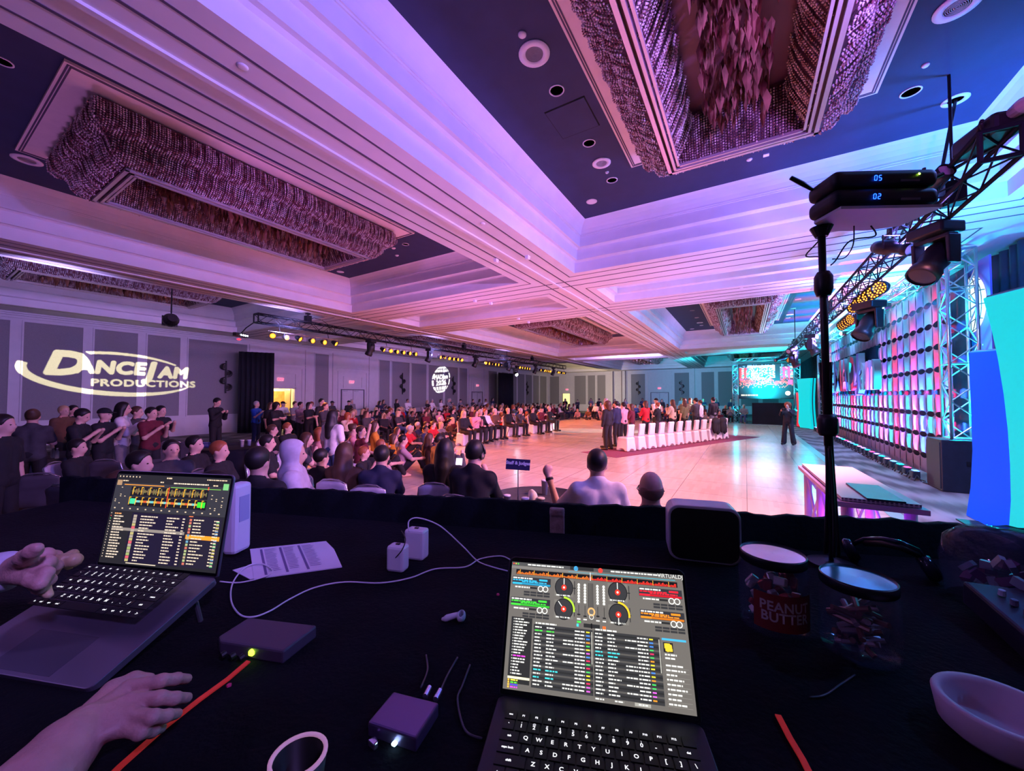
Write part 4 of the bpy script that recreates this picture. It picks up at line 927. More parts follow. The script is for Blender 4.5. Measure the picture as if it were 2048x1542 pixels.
m_lilac = mat('lilac_frame', (.50, .40, .62), .4, .1)
for x in (-.95, .15, .95):
    for y in (-.22, .22): MB().tube([(x, y, 0), (x, y, .93)], .045, 10).build('leg', m_lilac, pt, smooth=True)
br = MB()
for y in (-.22, .22):
    for x0, x1 in ((-.95, .15), (.15, .95)): br.tube([(x0, y, .1), (x1, y, .85)], .015, 6); br.tube([(x1, y, .1), (x0, y, .85)], .015, 6)
for x in (-.95, .95): br.tube([(x, -.22, .1), (x, .22, .85)], .015, 6); br.tube([(x, .22, .1), (x, -.22, .85)], .015, 6)
br.build('cross_bracing', m_lilac, pt)
light('POINT', (5.4, -1.0, .55), None, (.45, .05, 1.0), 14, .05, name='table_lamp'); light('POINT', (4.9, -.9, .5), None, (.6, .05, 1.0), 8, .05, name='table_lamp')
fo = MB().box((0, 0, .008), (.72, .26, .016)).build('black_folder', mat('folder_black', (.02, .03, .06), .4, var=.2), loc=(5.05, -1.05, 1.01), rz=R(2)); tag(fo, 'flat black folder lying on the patterned table top', 'folder')
# ================================================================ SOFT BODIES (distance fields turned into meshes)
def surf(prims, res, k=.03, cuts=(), pad=.03, carve=(), name='body', smooth=True):
    """smooth union of round cones ('c', a, b, ra, rb) and ellipsoids ('e', centre, radii[, rot]) and boxes ('b', centre, half, round[, rot]) -> mesh by surface nets;
    cuts = [(point, normal)] removes what lies on the normal's side; carve = prims subtracted"""
    lo, hi = np.full(3, 1e9), np.full(3, -1e9)
    for p in prims:
        if p[0] == 'c':
            for q, r in ((p[1], p[3]), (p[2], p[4])): lo = np.minimum(lo, np.array(q)-r); hi = np.maximum(hi, np.array(q)+r)
        else:
            r = max(p[2]) if len(p) > (3 if p[0] == 'e' else 4) else np.array(p[2]); r = r*(1.75 if (p[0] == 'b' and np.isscalar(r)) else 1)
            lo = np.minimum(lo, np.array(p[1])-r); hi = np.maximum(hi, np.array(p[1])+r)
    lo -= pad+2*res; hi += pad+2*res; n = np.ceil((hi-lo)/res).astype(int)+1
    ax = [lo[i]+res*np.arange(n[i]) for i in range(3)]
    G = np.stack(np.meshgrid(*ax, indexing='ij'), -1).astype(np.float32)
    def sd(p):
        if p[0] == 'c':
            a, b = np.array(p[1], np.float32), np.array(p[2], np.float32); ba = b-a; L = float(ba@ba)+1e-9
            pa = G-a; h = np.clip(pa@ba/L, 0, 1); return np.linalg.norm(pa-h[..., None]*ba, axis=-1)-(p[3]+(p[4]-p[3])*h)
        Q = G-np.array(p[1], np.float32); rot = p[3] if (p[0] == 'e' and len(p) > 3) else p[4] if (p[0] == 'b' and len(p) > 4) else None
        if rot is not None: Q = Q@np.array(Euler(rot).to_matrix(), np.float32)
        if p[0] == 'e':
            r = np.array(p[2], np.float32); k0 = np.linalg.norm(Q/r, axis=-1); k1 = np.linalg.norm(Q/(r*r), axis=-1)+1e-9; return k0*(k0-1)/k1
        r = p[3]; q = np.abs(Q)-(np.array(p[2], np.float32)-r); return np.linalg.norm(np.maximum(q, 0), axis=-1)+np.minimum(q.max(-1), 0)-r
    D = None
    for p in prims:
        d = sd(p)
        if D is None: D = d
        else: h = np.clip(.5+.5*(d-D)/k, 0, 1); D = d+(D-d)*h-k*h*(1-h)
    for p in carve: D = np.maximum(D, -sd(p))
    for q, nn in cuts: nn = np.array(nn, float); nn /= np.linalg.norm(nn); D = np.maximum(D, (G-np.array(q, np.float32))@nn.astype(np.float32))
    S = D < 0
    c = [S[i:n[0]-1+i, j:n[1]-1+j, l:n[2]-1+l] for i in (0, 1) for j in (0, 1) for l in (0, 1)]
    cnt = sum(x.astype(np.int8) for x in c); act = (cnt > 0) & (cnt < 8); idx = -np.ones(act.shape, np.int64); ijk = np.argwhere(act); idx[act] = np.arange(len(ijk))
    acc = np.zeros((len(ijk), 3)); wt = np.zeros(len(ijk)); I, J, K = ijk.T
    corners = [(i, j, l) for i in (0, 1) for j in (0, 1) for l in (0, 1)]
    for a in corners:
        for axn in range(3):
            if a[axn] == 1: continue
            b = list(a); b[axn] = 1
            va = D[I+a[0], J+a[1], K+a[2]]; vb = D[I+b[0], J+b[1], K+b[2]]; m = (va < 0) != (vb < 0)
            t = np.where(m, va/(va-vb+1e-12), 0); P = np.tile(np.array(a, float), (len(ijk), 1)); P[:, axn] += t
            acc[m] += P[m]; wt[m] += 1
    V = lo+res*(ijk+acc/wt[:, None]); F = []
    for axn in range(3):
        o = [0, 0, 0]; o[axn] = 1; u, v = [i for i in range(3) if i != axn]
        sl0 = tuple(slice(0, n[i]-1) if i == axn else slice(1, n[i]-1) for i in range(3)); sl1 = tuple(slice(1, n[i]) if i == axn else slice(1, n[i]-1) for i in range(3))
        A, B = S[sl0], S[sl1]
        for sgn, m in ((1, A & ~B), (-1, ~A & B)):
            q = np.argwhere(m)+np.array([0 if i == axn else 1 for i in range(3)])
            if not len(q): continue
            def at(du, dv): r = q.copy(); r[:, u] -= du; r[:, v] -= dv; return idx[r[:, 0], r[:, 1], r[:, 2]]
            f = np.stack([at(0, 0), at(1, 0), at(1, 1), at(0, 1)], 1)
            if (sgn == 1) == (axn != 1): f = f
            else: f = f[:, ::-1]
            F.append(f)
    F = np.concatenate(F); F = F[(F >= 0).all(1)]
    me = bpy.data.meshes.new(name); me.vertices.add(len(V)); me.vertices.foreach_set('co', V.ravel())
    me.loops.add(F.size); me.loops.foreach_set('vertex_index', F.ravel()); me.polygons.add(len(F)); me.polygons.foreach_set('loop_start', np.arange(0, F.size, 4)); me.polygons.foreach_set('loop_total', np.full(len(F), 4))
    me.polygons.foreach_set('use_smooth', [smooth]*len(F)); me.update(); return me
def vv(*a): return np.array(a, float)
# ---- a person: local x = forward, y = left, z = up, origin on the floor under the pelvis (or seat)
def skeleton(pose):
    s = {}
    P = dict(stand=(0, .93), sit=(0, .50), floor=(0, .12), lean=(0, .93))[pose['base']]
    lean = pose.get('lean', 0.0); pel = vv(0, 0, P[1]); up = vv(math.sin(lean), 0, math.cos(lean)); fwd = vv(math.cos(lean), 0, -math.sin(lean))
    s['pel'] = pel; s['waist'] = pel+up*.16; s['chest'] = pel+up*.34; s['neck'] = pel+up*.50; hd = pose.get('head', 0.0); tw = pose.get('turn', 0.0)
    s['nk2'] = s['neck']+up*.07+fwd*.01; s['head'] = s['neck']+up*.16+vv(math.sin(hd), 0, 0)*.06+fwd*.015; s['up'] = up; s['fwd'] = fwd; s['turn'] = tw; s['hd'] = hd
    for sd, n in ((1, 'l'), (-1, 'r')):
        s['sh'+n] = s['neck']-up*.06+vv(0, sd*.175, 0); s['hip'+n] = pel+vv(0, sd*.09, -.01)
        if pose['base'] in ('stand', 'lean'):
            sp = pose.get('spread', .03); s['kn'+n] = vv(.02, sd*(.10+sp*.5), .50); s['an'+n] = vv(-.02, sd*(.11+sp), .09); s['to'+n] = vv(.15, sd*(.13+sp), .035)
        elif pose['base'] == 'sit':
            s['kn'+n] = vv(.44, sd*.11, .50); s['an'+n] = vv(.42, sd*.11, .09); s['to'+n] = vv(.58, sd*.12, .035)
        else:
            s['kn'+n] = vv(.34, sd*.30, .20); s['an'+n] = vv(.34, -sd*.10, .06); s['to'+n] = vv(.42, -sd*.22, .05)
            if pose.get('knees') == 'up': s['kn'+n] = vv(.38, sd*.12, .46); s['an'+n] = vv(.56, sd*.10, .08); s['to'+n] = vv(.70, sd*.10, .04)
        e, w = pose['arm'+n] if 'arm'+n in pose else pose['arm']
        e, w = vv(*e), vv(*w); e[1] *= sd; w[1] *= sd
        s['el'+n] = s['sh'+n]+e; s['wr'+n] = s['el'+n]+w; s['ha'+n] = s['wr'+n]+w/np.linalg.norm(w)*.08
    return s
def body_prims(s, g=1.0, fem=0, hands=True, face=False):
    b = []; c = lambda a, q, ra, rb: b.append(('c', s[a] if isinstance(a, str) else a, s[q] if isinstance(q, str) else q, ra*g, rb*g))
    for sd in (1, -1):
        o = vv(0, sd*.07, 0); c(s['pel']+o, s['waist']+o*.75, .105, .09); c(s['waist']+o*.75, s['chest']+o*1.05, .09, .105)
    if fem:
        for sd in (1, -1): b.append(('e', s['chest']+s['fwd']*.08+vv(0, sd*.07, .0), (.06, .06, .06)))
    b.append(('c', s['nk2']-s['up']*.02, s['shl']-vv(0, .05, 0), .048*g, .05*g)); b.append(('c', s['nk2']-s['up']*.02, s['shr']+vv(0, .05, 0), .048*g, .05*g)); c(s['chest']+vv(0, .06, .05), 'shl', .09, .06); c(s['chest']+vv(0, -.06, .05), 'shr', .09, .06); c('neck', 'nk2', .055, .05)
    h = s['head']; R3 = Euler((0, s['hd'], s['turn'])).to_matrix(); f = np.array(R3 @ Vector((1, 0, 0))); u = np.array(R3 @ Vector((0, 0, 1))); l = np.array(R3 @ Vector((0, 1, 0)))
    s['hf'], s['hu'], s['hl'] = f, u, l
    rot = (0, s['hd'], s['turn'])
    b.append(('e', h+u*.03-f*.005, (.098, .078, .105), rot)); b.append(('e', h+f*.025-u*.045, (.062, .056, .068), rot)); b.append(('c', h+f*.098+u*.005, h+f*.108-u*.02, .012, .016))
    c('nk2', h-u*.03-f*.01, .05, .05)
    for sd in (1, -1): b.append(('e', h+l*sd*.08-u*.005-f*.005, (.018, .010, .03), rot))
    if face: b.append(('c', h+f*.082-u*.055+l*.02, h+f*.082-u*.055-l*.02, .010, .010))
    for n in 'lr':
        c('sh'+n, 'el'+n, .052, .040); c('el'+n, 'wr'+n, .040, .028)
        if hands: c('wr'+n, 'ha'+n, .030, .034)
        c('hip'+n, 'kn'+n, .085, .058); c('kn'+n, 'an'+n, .055, .040); c(s['an'+n]-vv(.03, 0, .03), 'to'+n, .04, .032)
    return b
def cloth_top(s, long=False, g=1.0, hood=False, loose=.012, collar=False):
    b = []; e = loose
    for sd in (1, -1):
        o = vv(0, sd*.07, 0); b.append(('c', s['pel']+o-s['up']*(.0), s['waist']+o*.75, (.105)*g+e, .092*g+e)); b.append(('c', s['waist']+o*.75, s['chest']+o*1.05, .092*g+e, .105*g+e))
    b += [('c', s['neck']+s['up']*.02, s['shl']-vv(0, .05, 0), .045*g+e, .05*g+e), ('c', s['neck']+s['up']*.02, s['shr']+vv(0, .05, 0), .045*g+e, .05*g+e)]
    b += [('c', s['chest']+vv(0, .06, .05), s['shl'], .09*g+e, .06*g+e), ('c', s['chest']+vv(0, -.06, .05), s['shr'], .09*g+e, .06*g+e)]
    for n in 'lr':
        if long: b += [('c', s['sh'+n], s['el'+n], .053*g+e, .043*g+e), ('c', s['el'+n], s['el'+n]+(s['wr'+n]-s['el'+n])*.95, .043*g+e, .033*g+e)]
        else: b.append(('c', s['sh'+n], s['sh'+n]+(s['el'+n]-s['sh'+n])*.72, .054*g+e, .050*g+e*1.3))
    if collar: b.append(('c', s['neck']-s['up']*.01, s['neck']+s['up']*.03, .068, .062))
    if hood:
        h = s['head']; b += [('e', h+s['hu']*.03-s['hf']*.03, (.135, .118, .15), (0, s['hd'], s['turn'])), ('c', s['neck']+s['up']*.02, h-s['hu']*.05, .10, .11)]
    return b
def cloth_legs(s, e=.012, g=1.0, wide=0):
    b = [('c', s['pel']+vv(0, .06, .03), s['pel']+vv(0, -.06, .03), .108*g+e, .108*g+e)]
    for n in 'lr': b += [('c', s['hip'+n], s['kn'+n], .088*g+e, .062*g+e+wide*.3), ('c', s['kn'+n], s['kn'+n]+(s['an'+n]-s['kn'+n])*.97, .060*g+e+wide*.3, .048*g+e+wide)]
    return b
def shoe_prims(s): return [[('c', s['an'+n]-vv(.04, 0, .045), s['to'+n], .048, .042), ('c', s['an'+n]-vv(.02, 0, .03), s['an'+n]+vv(0, 0, .0), .05, .045)] for n in 'lr']
def hair_mesh(s, style, res=.02):
    h, f, u, l = s['head'], s['hf'], s['hu'], s['hl']; rot = (0, s['hd'], s['turn'])
    p = [('e', h+u*.045-f*.014, (.110, .090, .108), rot)]; cuts = [(h+f*.055+u*.055, f-u*.45)]
    if style == 'short': cuts.append((h-u*.035, -u+f*.35))
    elif style == 'bob': p += [('c', h+l*.06-f*.03, h+l*.07-f*.03-u*.13, .05, .045), ('c', h-l*.06-f*.03, h-l*.07-f*.03-u*.13, .05, .045), ('c', h-f*.05, h-f*.06-u*.14, .07, .06)]; cuts = [(h+f*.05, f-u*.25)]
    elif style == 'long': p += [('c', h-f*.05, h-f*.085-u*.18, .085, .085), ('c', h-f*.085-u*.18, h-f*.11-u*.36, .09, .07), ('c', h+l*.065-f*.02, h+l*.09-f*.03-u*.26, .045, .04), ('c', h-l*.065-f*.02, h-l*.09-f*.03-u*.26, .045, .04)]; cuts = [(h+f*.05, f-u*.25)]
    elif style == 'bun': p += [('e', h-f*.085+u*.10, (.05, .05, .045))]; cuts.append((h-u*.04, -u+f*.3))
    elif style == 'curly':
        p = [('e', h+u*.05-f*.02, (.135, .125, .13), rot), ('c', h-f*.05, h-f*.06-u*.12, .10, .09)]; cuts = [(h+f*.06, f-u*.35)]
    return surf(p, res, .03, cuts, name='hair')
def cap_mesh(s, res=.016):
    h, f, u = s['head'], s['hf'], s['hu']; rot = (0, s['hd'], s['turn'])
    return surf([('e', h+u*.055-f*.01, (.108, .090, .092), rot), ('e', h+u*.05+f*.12, (.075, .07, .012), rot)], res, .01, [(h+u*.035, -u)], name='cap')
# ================================================================ PEOPLE
def cm(n, c, rough=.85, var=.12, scale=14): return mat(n, c, rough, var=var, scale=scale)
SKIN = [cm('skin_light', (.62, .38, .30), .5, .05), cm('skin_tan', (.45, .25, .17), .5, .05), cm('skin_deep', (.20, .10, .065), .5, .05)]
HAIR = {'black': cm('hair_black', (.010, .008, .008), .5), 'brown': cm('hair_brown', (.07, .032, .018), .5), 'red': cm('hair_red', (.28, .08, .03), .5), 'blond': cm('hair_blond', (.55, .38, .20), .5), 'grey': cm('hair_grey', (.42, .40, .40), .6)}
CLOTH = {'black': (.012, .012, .016), 'charcoal': (.045, .045, .055), 'grey': (.22, .22, .24), 'white': (.75, .73, .74), 'red': (.55, .015, .025), 'maroon': (.12, .012, .025), 'navy': (.015, .02, .06), 'blue': (.02, .10, .45), 'pink': (.65, .30, .35), 'mauve': (.38, .25, .30), 'mustard': (.60, .24, .02), 'olive': (.14, .14, .07), 'cream': (.60, .50, .40), 'denim': (.06, .10, .22), 'brown': (.12, .06, .035), 'lavender': (.52, .50, .62), 'teal': (.02, .16, .17), 'plaid': (.50, .32, .12)}
CL = {k: cm('cloth_'+k, v) for k, v in CLOTH.items()}
m_eye = mat('eye_dark', (.03, .02, .02), .2); m_lip = mat('lip', (.32, .10, .09), .5)
m_shoe = mat('shoe_leather', (.015, .013, .013), .4)
ARM = {'down': ((.0, .07, -.28), (.05, .0, -.25)), 'lap': ((.10, .06, -.25), (.22, -.09, -.05)), 'cross': ((.12, .04, -.24), (.14, -.26, .05)), 'clap': ((.10, .05, -.25), (.15, -.13, .17)), 'phone': ((.18, .03, -.18), (.10, -.10, .22)), 'knee': ((.20, .05, -.20), (.22, -.06, .0)), 'chin': ((.18, .0, -.20), (.03, -.12, .20)), 'back': ((-.08, .10, -.25), (-.06, .05, -.22)), 'up': ((.18, .10, .05), (.06, .0, .26))}
POSES = {
 'stand_down': dict(base='stand', arm=ARM['down']), 'stand_cross': dict(base='stand', arm=ARM['cross'], turn=.2), 'stand_clap': dict(base='stand', arm=ARM['clap']), 'stand_phone': dict(base='stand', arm=ARM['clap'], head=.35),
 'sit_lap': dict(base='sit', arm=ARM['lap'], lean=-.06), 'sit_cross': dict(base='sit', arm=ARM['cross'], lean=-.1, turn=.3), 'sit_clap': dict(base='sit', arm=ARM['clap'], lean=.05), 'sit_chin': dict(base='sit', arml=ARM['lap'], armr=ARM['chin'], lean=.2), 'sit_up': dict(base='sit', arml=ARM['lap'], armr=ARM['up'], turn=-.2),
 'floor_cross': dict(base='floor', arm=ARM['lap'], lean=.12), 'floor_knees': dict(base='floor', knees='up', arm=ARM['knee'], lean=.05), 'floor_phone': dict(base='floor', arm=ARM['phone'], lean=.0, turn=.25)}
CACHE = {}
def part_mesh(key, fn):
    if key not in CACHE: CACHE[key] = fn()
    return CACHE[key]
def sk_of(pose):
    k = ('sk', pose)
    if k not in CACHE: s = skeleton(POSES[pose]); body_prims(s); CACHE[k] = s
    return CACHE[k]
def person(pose, label, loc, face, top='black', legs='black', hair='short', hcol='black', long=False, skin=0, scale=1.0, group=None, res=.024, shoes=False, hood=False, extra=None, fem=0, z=0, loose=.014, wide=0):
    s = sk_of(pose)
    t = thing('person', label, 'person', (loc[0], loc[1], z), R(face), group); t.scale = (scale,)*3
    def p(name, key, fn, m):
        me = part_mesh(key, fn)
        if not me.materials: me.materials.append(m)
        o = link(name, me, t)
        if me.materials[0] != m: o.material_slots[0].link = 'OBJECT'; o.material_slots[0].material = m
        return o
    p('body', (pose, 'body', res, fem), lambda: surf(body_prims(s, fem=fem, face=res < .02), res, .028, name='body'), SKIN[skin])
    p('jacket' if hood else 'shirt', (pose, 'top', res, long, hood, loose), lambda: surf(cloth_top(s, long, hood=False, loose=loose, collar=res < .02), res, .03, name='shirt'), CL[top])
    p('trousers', (pose, 'legs', res, wide), lambda: surf(cloth_legs(s, .009, wide=wide), res, .03, name='trousers'), CL[legs])
    if hood: p('hood', (pose, 'hood', res), lambda: surf([('e', s['head']+s['hu']*.03-s['hf']*.015, (.128, .108, .142), (0, s['hd']-.15, s['turn'])), ('e', s['head']+s['hu']*.10-s['hf']*.07, (.07, .06, .06)), ('c', s['neck']-s['up']*.02-s['fwd']*.03, s['head']-s['hu']*.06-s['hf']*.02, .125, .085), ('c', s['neck']-vv(0, .09, .01), s['neck']+vv(0, .09, -.01), .075, .075)], res, .035, carve=[('e', s['head']+s['hf']*.10-s['hu']*.0, (.085, .082, .115))], name='hood'), CL[top])
    if res < .025:
        for q in (1, -1): p('eye', ('eye', round(s['hd'], 2), round(s['turn'], 2)), lambda: MB().lathe([(.001, -.008), (.012, 0), (.001, .008)], n=10).mesh('eye', m_eye), m_eye).location = s['head']+s['hf']*.083+s['hu']*.014+s['hl']*q*.030
        p('mouth', ('mouth',), lambda: MB().lathe([(.001, -.006), (.012, 0), (.001, .006)], n=10, sy=1.7).mesh('mouth', m_lip), m_lip).location = s['head']+s['hf']*.080-s['hu']*.060
    if hair and hair != 'cap': p('hair', (pose, 'hair', hair, res), lambda: hair_mesh(s, hair, min(res, .018)), HAIR[hcol])
    if hair == 'cap': p('cap', (pose, 'cap', res), lambda: cap_mesh(s), CL['black'])
    if shoes:
        for i, pr in enumerate(shoe_prims(s)): p('shoe', (pose, 'shoe', i, res), lambda pr=pr: surf(pr, .016, .02, name='shoe'), m_shoe)
    if extra: extra(t, s)
    return t
# chairs -------------------------------------------------------------
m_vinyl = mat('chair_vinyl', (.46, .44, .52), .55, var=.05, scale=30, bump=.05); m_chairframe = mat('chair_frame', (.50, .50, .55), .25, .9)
bq = thing('banquet_chair', 'pale padded banquet chair with rounded back, empty, in front of the drape', 'chair', (0, 0, 0))
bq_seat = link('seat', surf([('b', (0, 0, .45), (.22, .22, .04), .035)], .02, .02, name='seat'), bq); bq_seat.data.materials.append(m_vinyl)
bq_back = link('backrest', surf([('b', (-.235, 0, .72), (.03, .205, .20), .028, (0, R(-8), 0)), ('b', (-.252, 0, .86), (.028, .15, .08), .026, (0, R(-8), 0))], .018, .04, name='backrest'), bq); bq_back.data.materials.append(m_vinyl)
fb = MB()
pts = [(-.20, -.225, .42), (-.235, -.225, .72), (-.262, -.19, .90), (-.27, -.10, .955), (-.272, 0, .965), (-.27, .10, .955), (-.262, .19, .90), (-.235, .225, .72), (-.20, .225, .42)]
fb.tube(pts, .012, 6); fb.build('back_frame', m_chairframe, bq, smooth=True)
for x, y in ((.2, .2), (.2, -.2), (-.2, .2), (-.2, -.2)):
    MB().tube([(x, y, .42), (x*1.12, y*1.05, 0)], .012, 6).build('leg', m_chairframe, bq)
# simple one-mesh chair hidden among the crowd
sb = MB(); sb.box((0, 0, .44), (.42, .42, .06)); sb.box((-.23, 0, .72), (.04, .40, .42), rot=(0, R(-6), 0))
for x, y in ((.19, .19), (.19, -.19), (-.19, .19), (-.19, -.19)): sb.tube([(x, y, .42), (x*1.1, y, 0)], .012, 5)
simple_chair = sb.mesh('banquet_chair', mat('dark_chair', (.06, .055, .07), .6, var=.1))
def crowd_chair(x, y, face, label, group):
    o = link('banquet_chair', simple_chair, None, (x, y, 0), R(face)); tag(o, label, 'chair', group); return o
# white stretch-covered chair
m_spandex = mat('white_spandex', (.80, .76, .80), .6, var=.02)
cov = surf([('b', (-.20, 0, .72), (.045, .18, .22), .04, (0, R(-7), 0)), ('b', (0, 0, .44), (.20, .20, .05), .04), ('b', (-.005, 0, .24), (.215, .205, .23), .03)], .016, .035, cuts=[((0, 0, .005), (0, 0, -1))],
    carve=[('e', (0, .25, 0), (.13, .14, .10)), ('e', (0, -.25, 0), (.13, .14, .10)), ('e', (.26, 0, 0), (.14, .13, .10)), ('e', (-.26, 0, 0), (.14, .12, .10))], name='covered_chair')
for v in cov.vertices:   # flare of the skirt, pinch of the back
    if v.co.z < .42: f = 1+.22*((.42-v.co.z)/.42)**1.5; v.co.x *= f; v.co.y *= f
    elif v.co.z > .5: v.co.y *= 1-.14*math.sin(math.pi*min(1, (v.co.z-.5)/.44))
cov.materials.append(m_spandex)
ROWV, NV = Vector((.922, -.387, 0)), Vector((.387, .922, 0)); FA = math.degrees(math.atan2(NV.y, NV.x))
ordn = ['nearest', 'second', 'third', 'fourth', 'fifth', 'sixth', 'seventh', 'eighth', 'ninth', 'tenth', 'eleventh', 'twelfth']
FZ = .03
rug = thing('carpet_runner', 'long dark rose carpet under the row of white covered chairs on the dance floor', 'rug', (17.1, 2.15, FZ), math.atan2(ROWV.y, ROWV.x))
rg_ = MB(); rg_.bb((-5.2, -.75, 0), (5.2, .75, .008)); rg_.build('carpet', mat('rose_carpet', (.20, .045, .09), .95, var=.15, scale=30), rug)
for i in range(12):
    p = Vector((13.72, 3.62, 0))+ROWV*(.62*i)
    o = link('covered_chair', cov, None, (p.x, p.y, FZ+.009), R(FA+(2 if i % 2 else -2))); o['category'] = 'chair'; o['group'] = 'white covered chairs in a row'
    o['label'] = 'white covered chair with its back to us, %s in the row on the dance floor' % ordn[i]
# coats hung over the far chairs
for i, (k, cc, lb) in enumerate(((9.2, 'black', 'black coat slung over the white chairs at the far end of the row'), (10.2, 'black', 'second black coat or bag hanging over the white chairs, nearer the photographer'))):
    p = Vector((13.72, 3.62, 0))+ROWV*(.62*k)-NV*.33
    me = surf([('e', (0, 0, .80), (.13, .26, .16)), ('e', (-.02, .12, .55), (.09, .15, .28)), ('e', (-.02, -.12, .50), (.08, .13, .30)), ('c', (0, -.2, .6), (-.03, -.24, .30), .06, .04)], .02, .05, name='coat')
    me.materials.append(CL[cc]); o = link('coat', me, None, (p.x, p.y, FZ+.05), R(FA)); tag(o, lb, 'coat')
# the group standing in front of the chairs, seen from behind
grp = [  # position along the row, distance in front, pose, top, legs, hair, hair colour, long sleeves, label, face offset, scale
 (-.30, .55, 'stand_down', 'black', 'black', 'curly', 'brown', True, 'person with long wavy hair in black trousers standing left of the covered chairs', 0, 1.0),
 (.10, .95, 'stand_clap', 'mauve', 'charcoal', 'long', 'red', True, 'person with reddish hair in a pale mauve sweater behind the first covered chair', 10, .98),
 (.75, 1.0, 'stand_down', 'navy', 'black', 'short', 'black', True, 'person with short dark hair in a navy jacket beside the mauve sweater', 5, 1.0),
 (1.35, 1.15, 'stand_clap', 'pink', 'black', 'bun', 'black', True, 'person in a pale patterned blouse with arms spread among the standing group', -5, .97),
 (1.95, 1.2, 'stand_clap', 'maroon', 'black', 'bob', 'brown', True, 'person in a dark maroon top between the patterned blouse and the red top', 20, .93),
 (2.75, 1.1, 'stand_cross', 'red', 'black', 'bob', 'brown', True, 'person in a bright red top standing with their back to us', 0, 1.0),
 (3.75, 1.2, 'stand_clap', 'black', 'charcoal', 'bun', 'red', False, 'person in a black strappy top with bare shoulders next to the red top', 10, .95),
 (5.0, 1.25, 'stand_clap', 'cream', 'black', 'long', 'brown', True, 'person with long brown hair in a cream sweater, right half of the standing group', 0, 1.02),
 (5.9, 1.2, 'stand_down', 'olive', 'black', 'bob', 'brown', False, 'person in an olive top just right of the cream sweater', -10, 1.0),
 (7.1, 1.3, 'stand_cross', 'charcoal', 'black', 'short', 'black', True, 'person in a dark charcoal shirt in the right half of the standing group', -5, 1.06),
 (7.9, 1.5, 'stand_down', 'white', 'navy', 'short', 'brown', True, 'person in a white shirt half hidden in the right of the standing group', 10, 1.0),
 (8.6, 1.2, 'stand_down', 'black', 'grey', 'short', 'black', True, 'person in a black jacket at the right end of the standing group', -20, 1.08)]
for a, d, po, tp, lg, hr, hc, lo, lb, fo, sc in grp:
    p = Vector((13.72, 3.62, 0))+ROWV*a+NV*d
    person(po, lb, p, FA+fo, tp, lg, hr, hc, lo, scale=sc, group='dancers standing by the covered chairs', shoes=True, z=FZ+.01, res=.02)
for px, dd, po, tp, hr, hc, fc, lb in ((1369, 19.9, 'stand_cross', 'olive', 'short', 'brown', 215, 'person in olive lit white by the spotlight, left of the facing pair'), (1380, 20.6, 'stand_phone', 'olive', 'short', 'brown', 200, 'taller person in olive lit white by the spotlight, right of the facing pair'), (1212, 18.0, 'stand_clap', 'white', 'bob', 'grey', 240, 'person in white lit brightly by the spotlight behind the long-haired person'), (1312, 20, 'stand_clap', 'white', 'cap', 'grey', 230, 'person with a bright white head seen between the standing dancers')):
    p = PD(px, dd); person(po, lb, p, fc, tp, 'teal' if tp == 'olive' else 'black', hr, hc, True, scale=1.06, shoes=True, z=FZ)
def camera_extra(t, s):
    h = s['ha'+'l']; k = (s['hal']+s['har'])/2
    o = MB(); o.box((0, 0, 0), (.10, .15, .10)); o.lathe([(.04, 0), (.045, .12), (.04, .12)], n=14, M=Matrix.Translation((.05, 0, 0)) @ Matrix.Rotation(R(90), 4, 'Y'))
    o.build('camera_body', m_black, t, loc=k+vv(.05, 0, .02))
POSES['photo'] = dict(base='stand', arm=((.20, .03, -.14), (.16, -.08, .16)), spread=.06)
person('photo', 'photographer in black with curly red hair standing on the dance floor near the stage', (18.87, -1.45), 160, 'black', 'black', 'curly', 'red', True, scale=.97, shoes=True, z=FZ, extra=camera_extra, wide=.04)
# ---- the crowd ----------------------------------------------------
darks = ['black']*6+['charcoal']*4+['navy']*2+['maroon']*2+['brown', 'grey', 'grey', 'white', 'pink', 'blue', 'mauve', 'olive', 'red', 'white', 'cream']
hs = [('short', 'black'), ('short', 'brown'), ('long', 'brown'), ('bob', 'brown'), ('long', 'black'), ('bun', 'brown'), ('short', 'grey'), ('curly', 'red'), ('bob', 'blond'), ('long', 'blond'), ('cap', 'black'), ('short', 'black'), ('bob', 'black')]
rr = random.Random(11)
SEEN = set()
def third(v, a, b): return 'near end' if v < a else 'far end' if v > b else 'middle part'
def rnd_person(poses, x, y, face, zone, group, z=0, chair=True, dim=None, res=.03):
    tp = rr.choice(dim or darks); hr, hc = rr.choice(hs); po = rr.choice(poses); lo = rr.random() < .6
    hn = {'short': 'short', 'long': 'long', 'bob': 'bobbed', 'bun': 'tied-up', 'curly': 'curly', 'cap': ''}[hr]
    hd = 'a black cap' if hr == 'cap' else '%s %s hair' % (hn, {'red': 'reddish', 'blond': 'blond'}.get(hc, hc))
    sc = rr.uniform(.94, 1.06)
    for _ in range(40):
        who = 'person in a %s top, %s, ' % (tp, hd)
        if who+zone not in SEEN: break
        tp = rr.choice(dim or darks); hr, hc = rr.choice(hs); hn = {'short': 'short', 'long': 'long', 'bob': 'bobbed', 'bun': 'tied-up', 'curly': 'curly', 'cap': ''}[hr]; hd = 'a black cap' if hr == 'cap' else '%s %s hair' % (hn, {'red': 'reddish'}.get(hc, hc))
    SEEN.add(who+zone)
    person(po, who+zone, (x, y), face+rr.uniform(-14, 14), tp, rr.choice(['black', 'black', 'navy', 'denim', 'charcoal']), hr, hc, lo, rr.choice([0, 0, 0, 1, 2]), sc, group, res, z=z)
    if chair and po.startswith('sit'): crowd_chair(x-.03*math.cos(R(face)), y-.03*math.sin(R(face)), face, 'chair under the '+(who+zone.replace('seated in the ', '').replace('seated past the far floor end', 'far end seats').replace('middle part', 'middle')).strip(), 'chairs under the crowd')
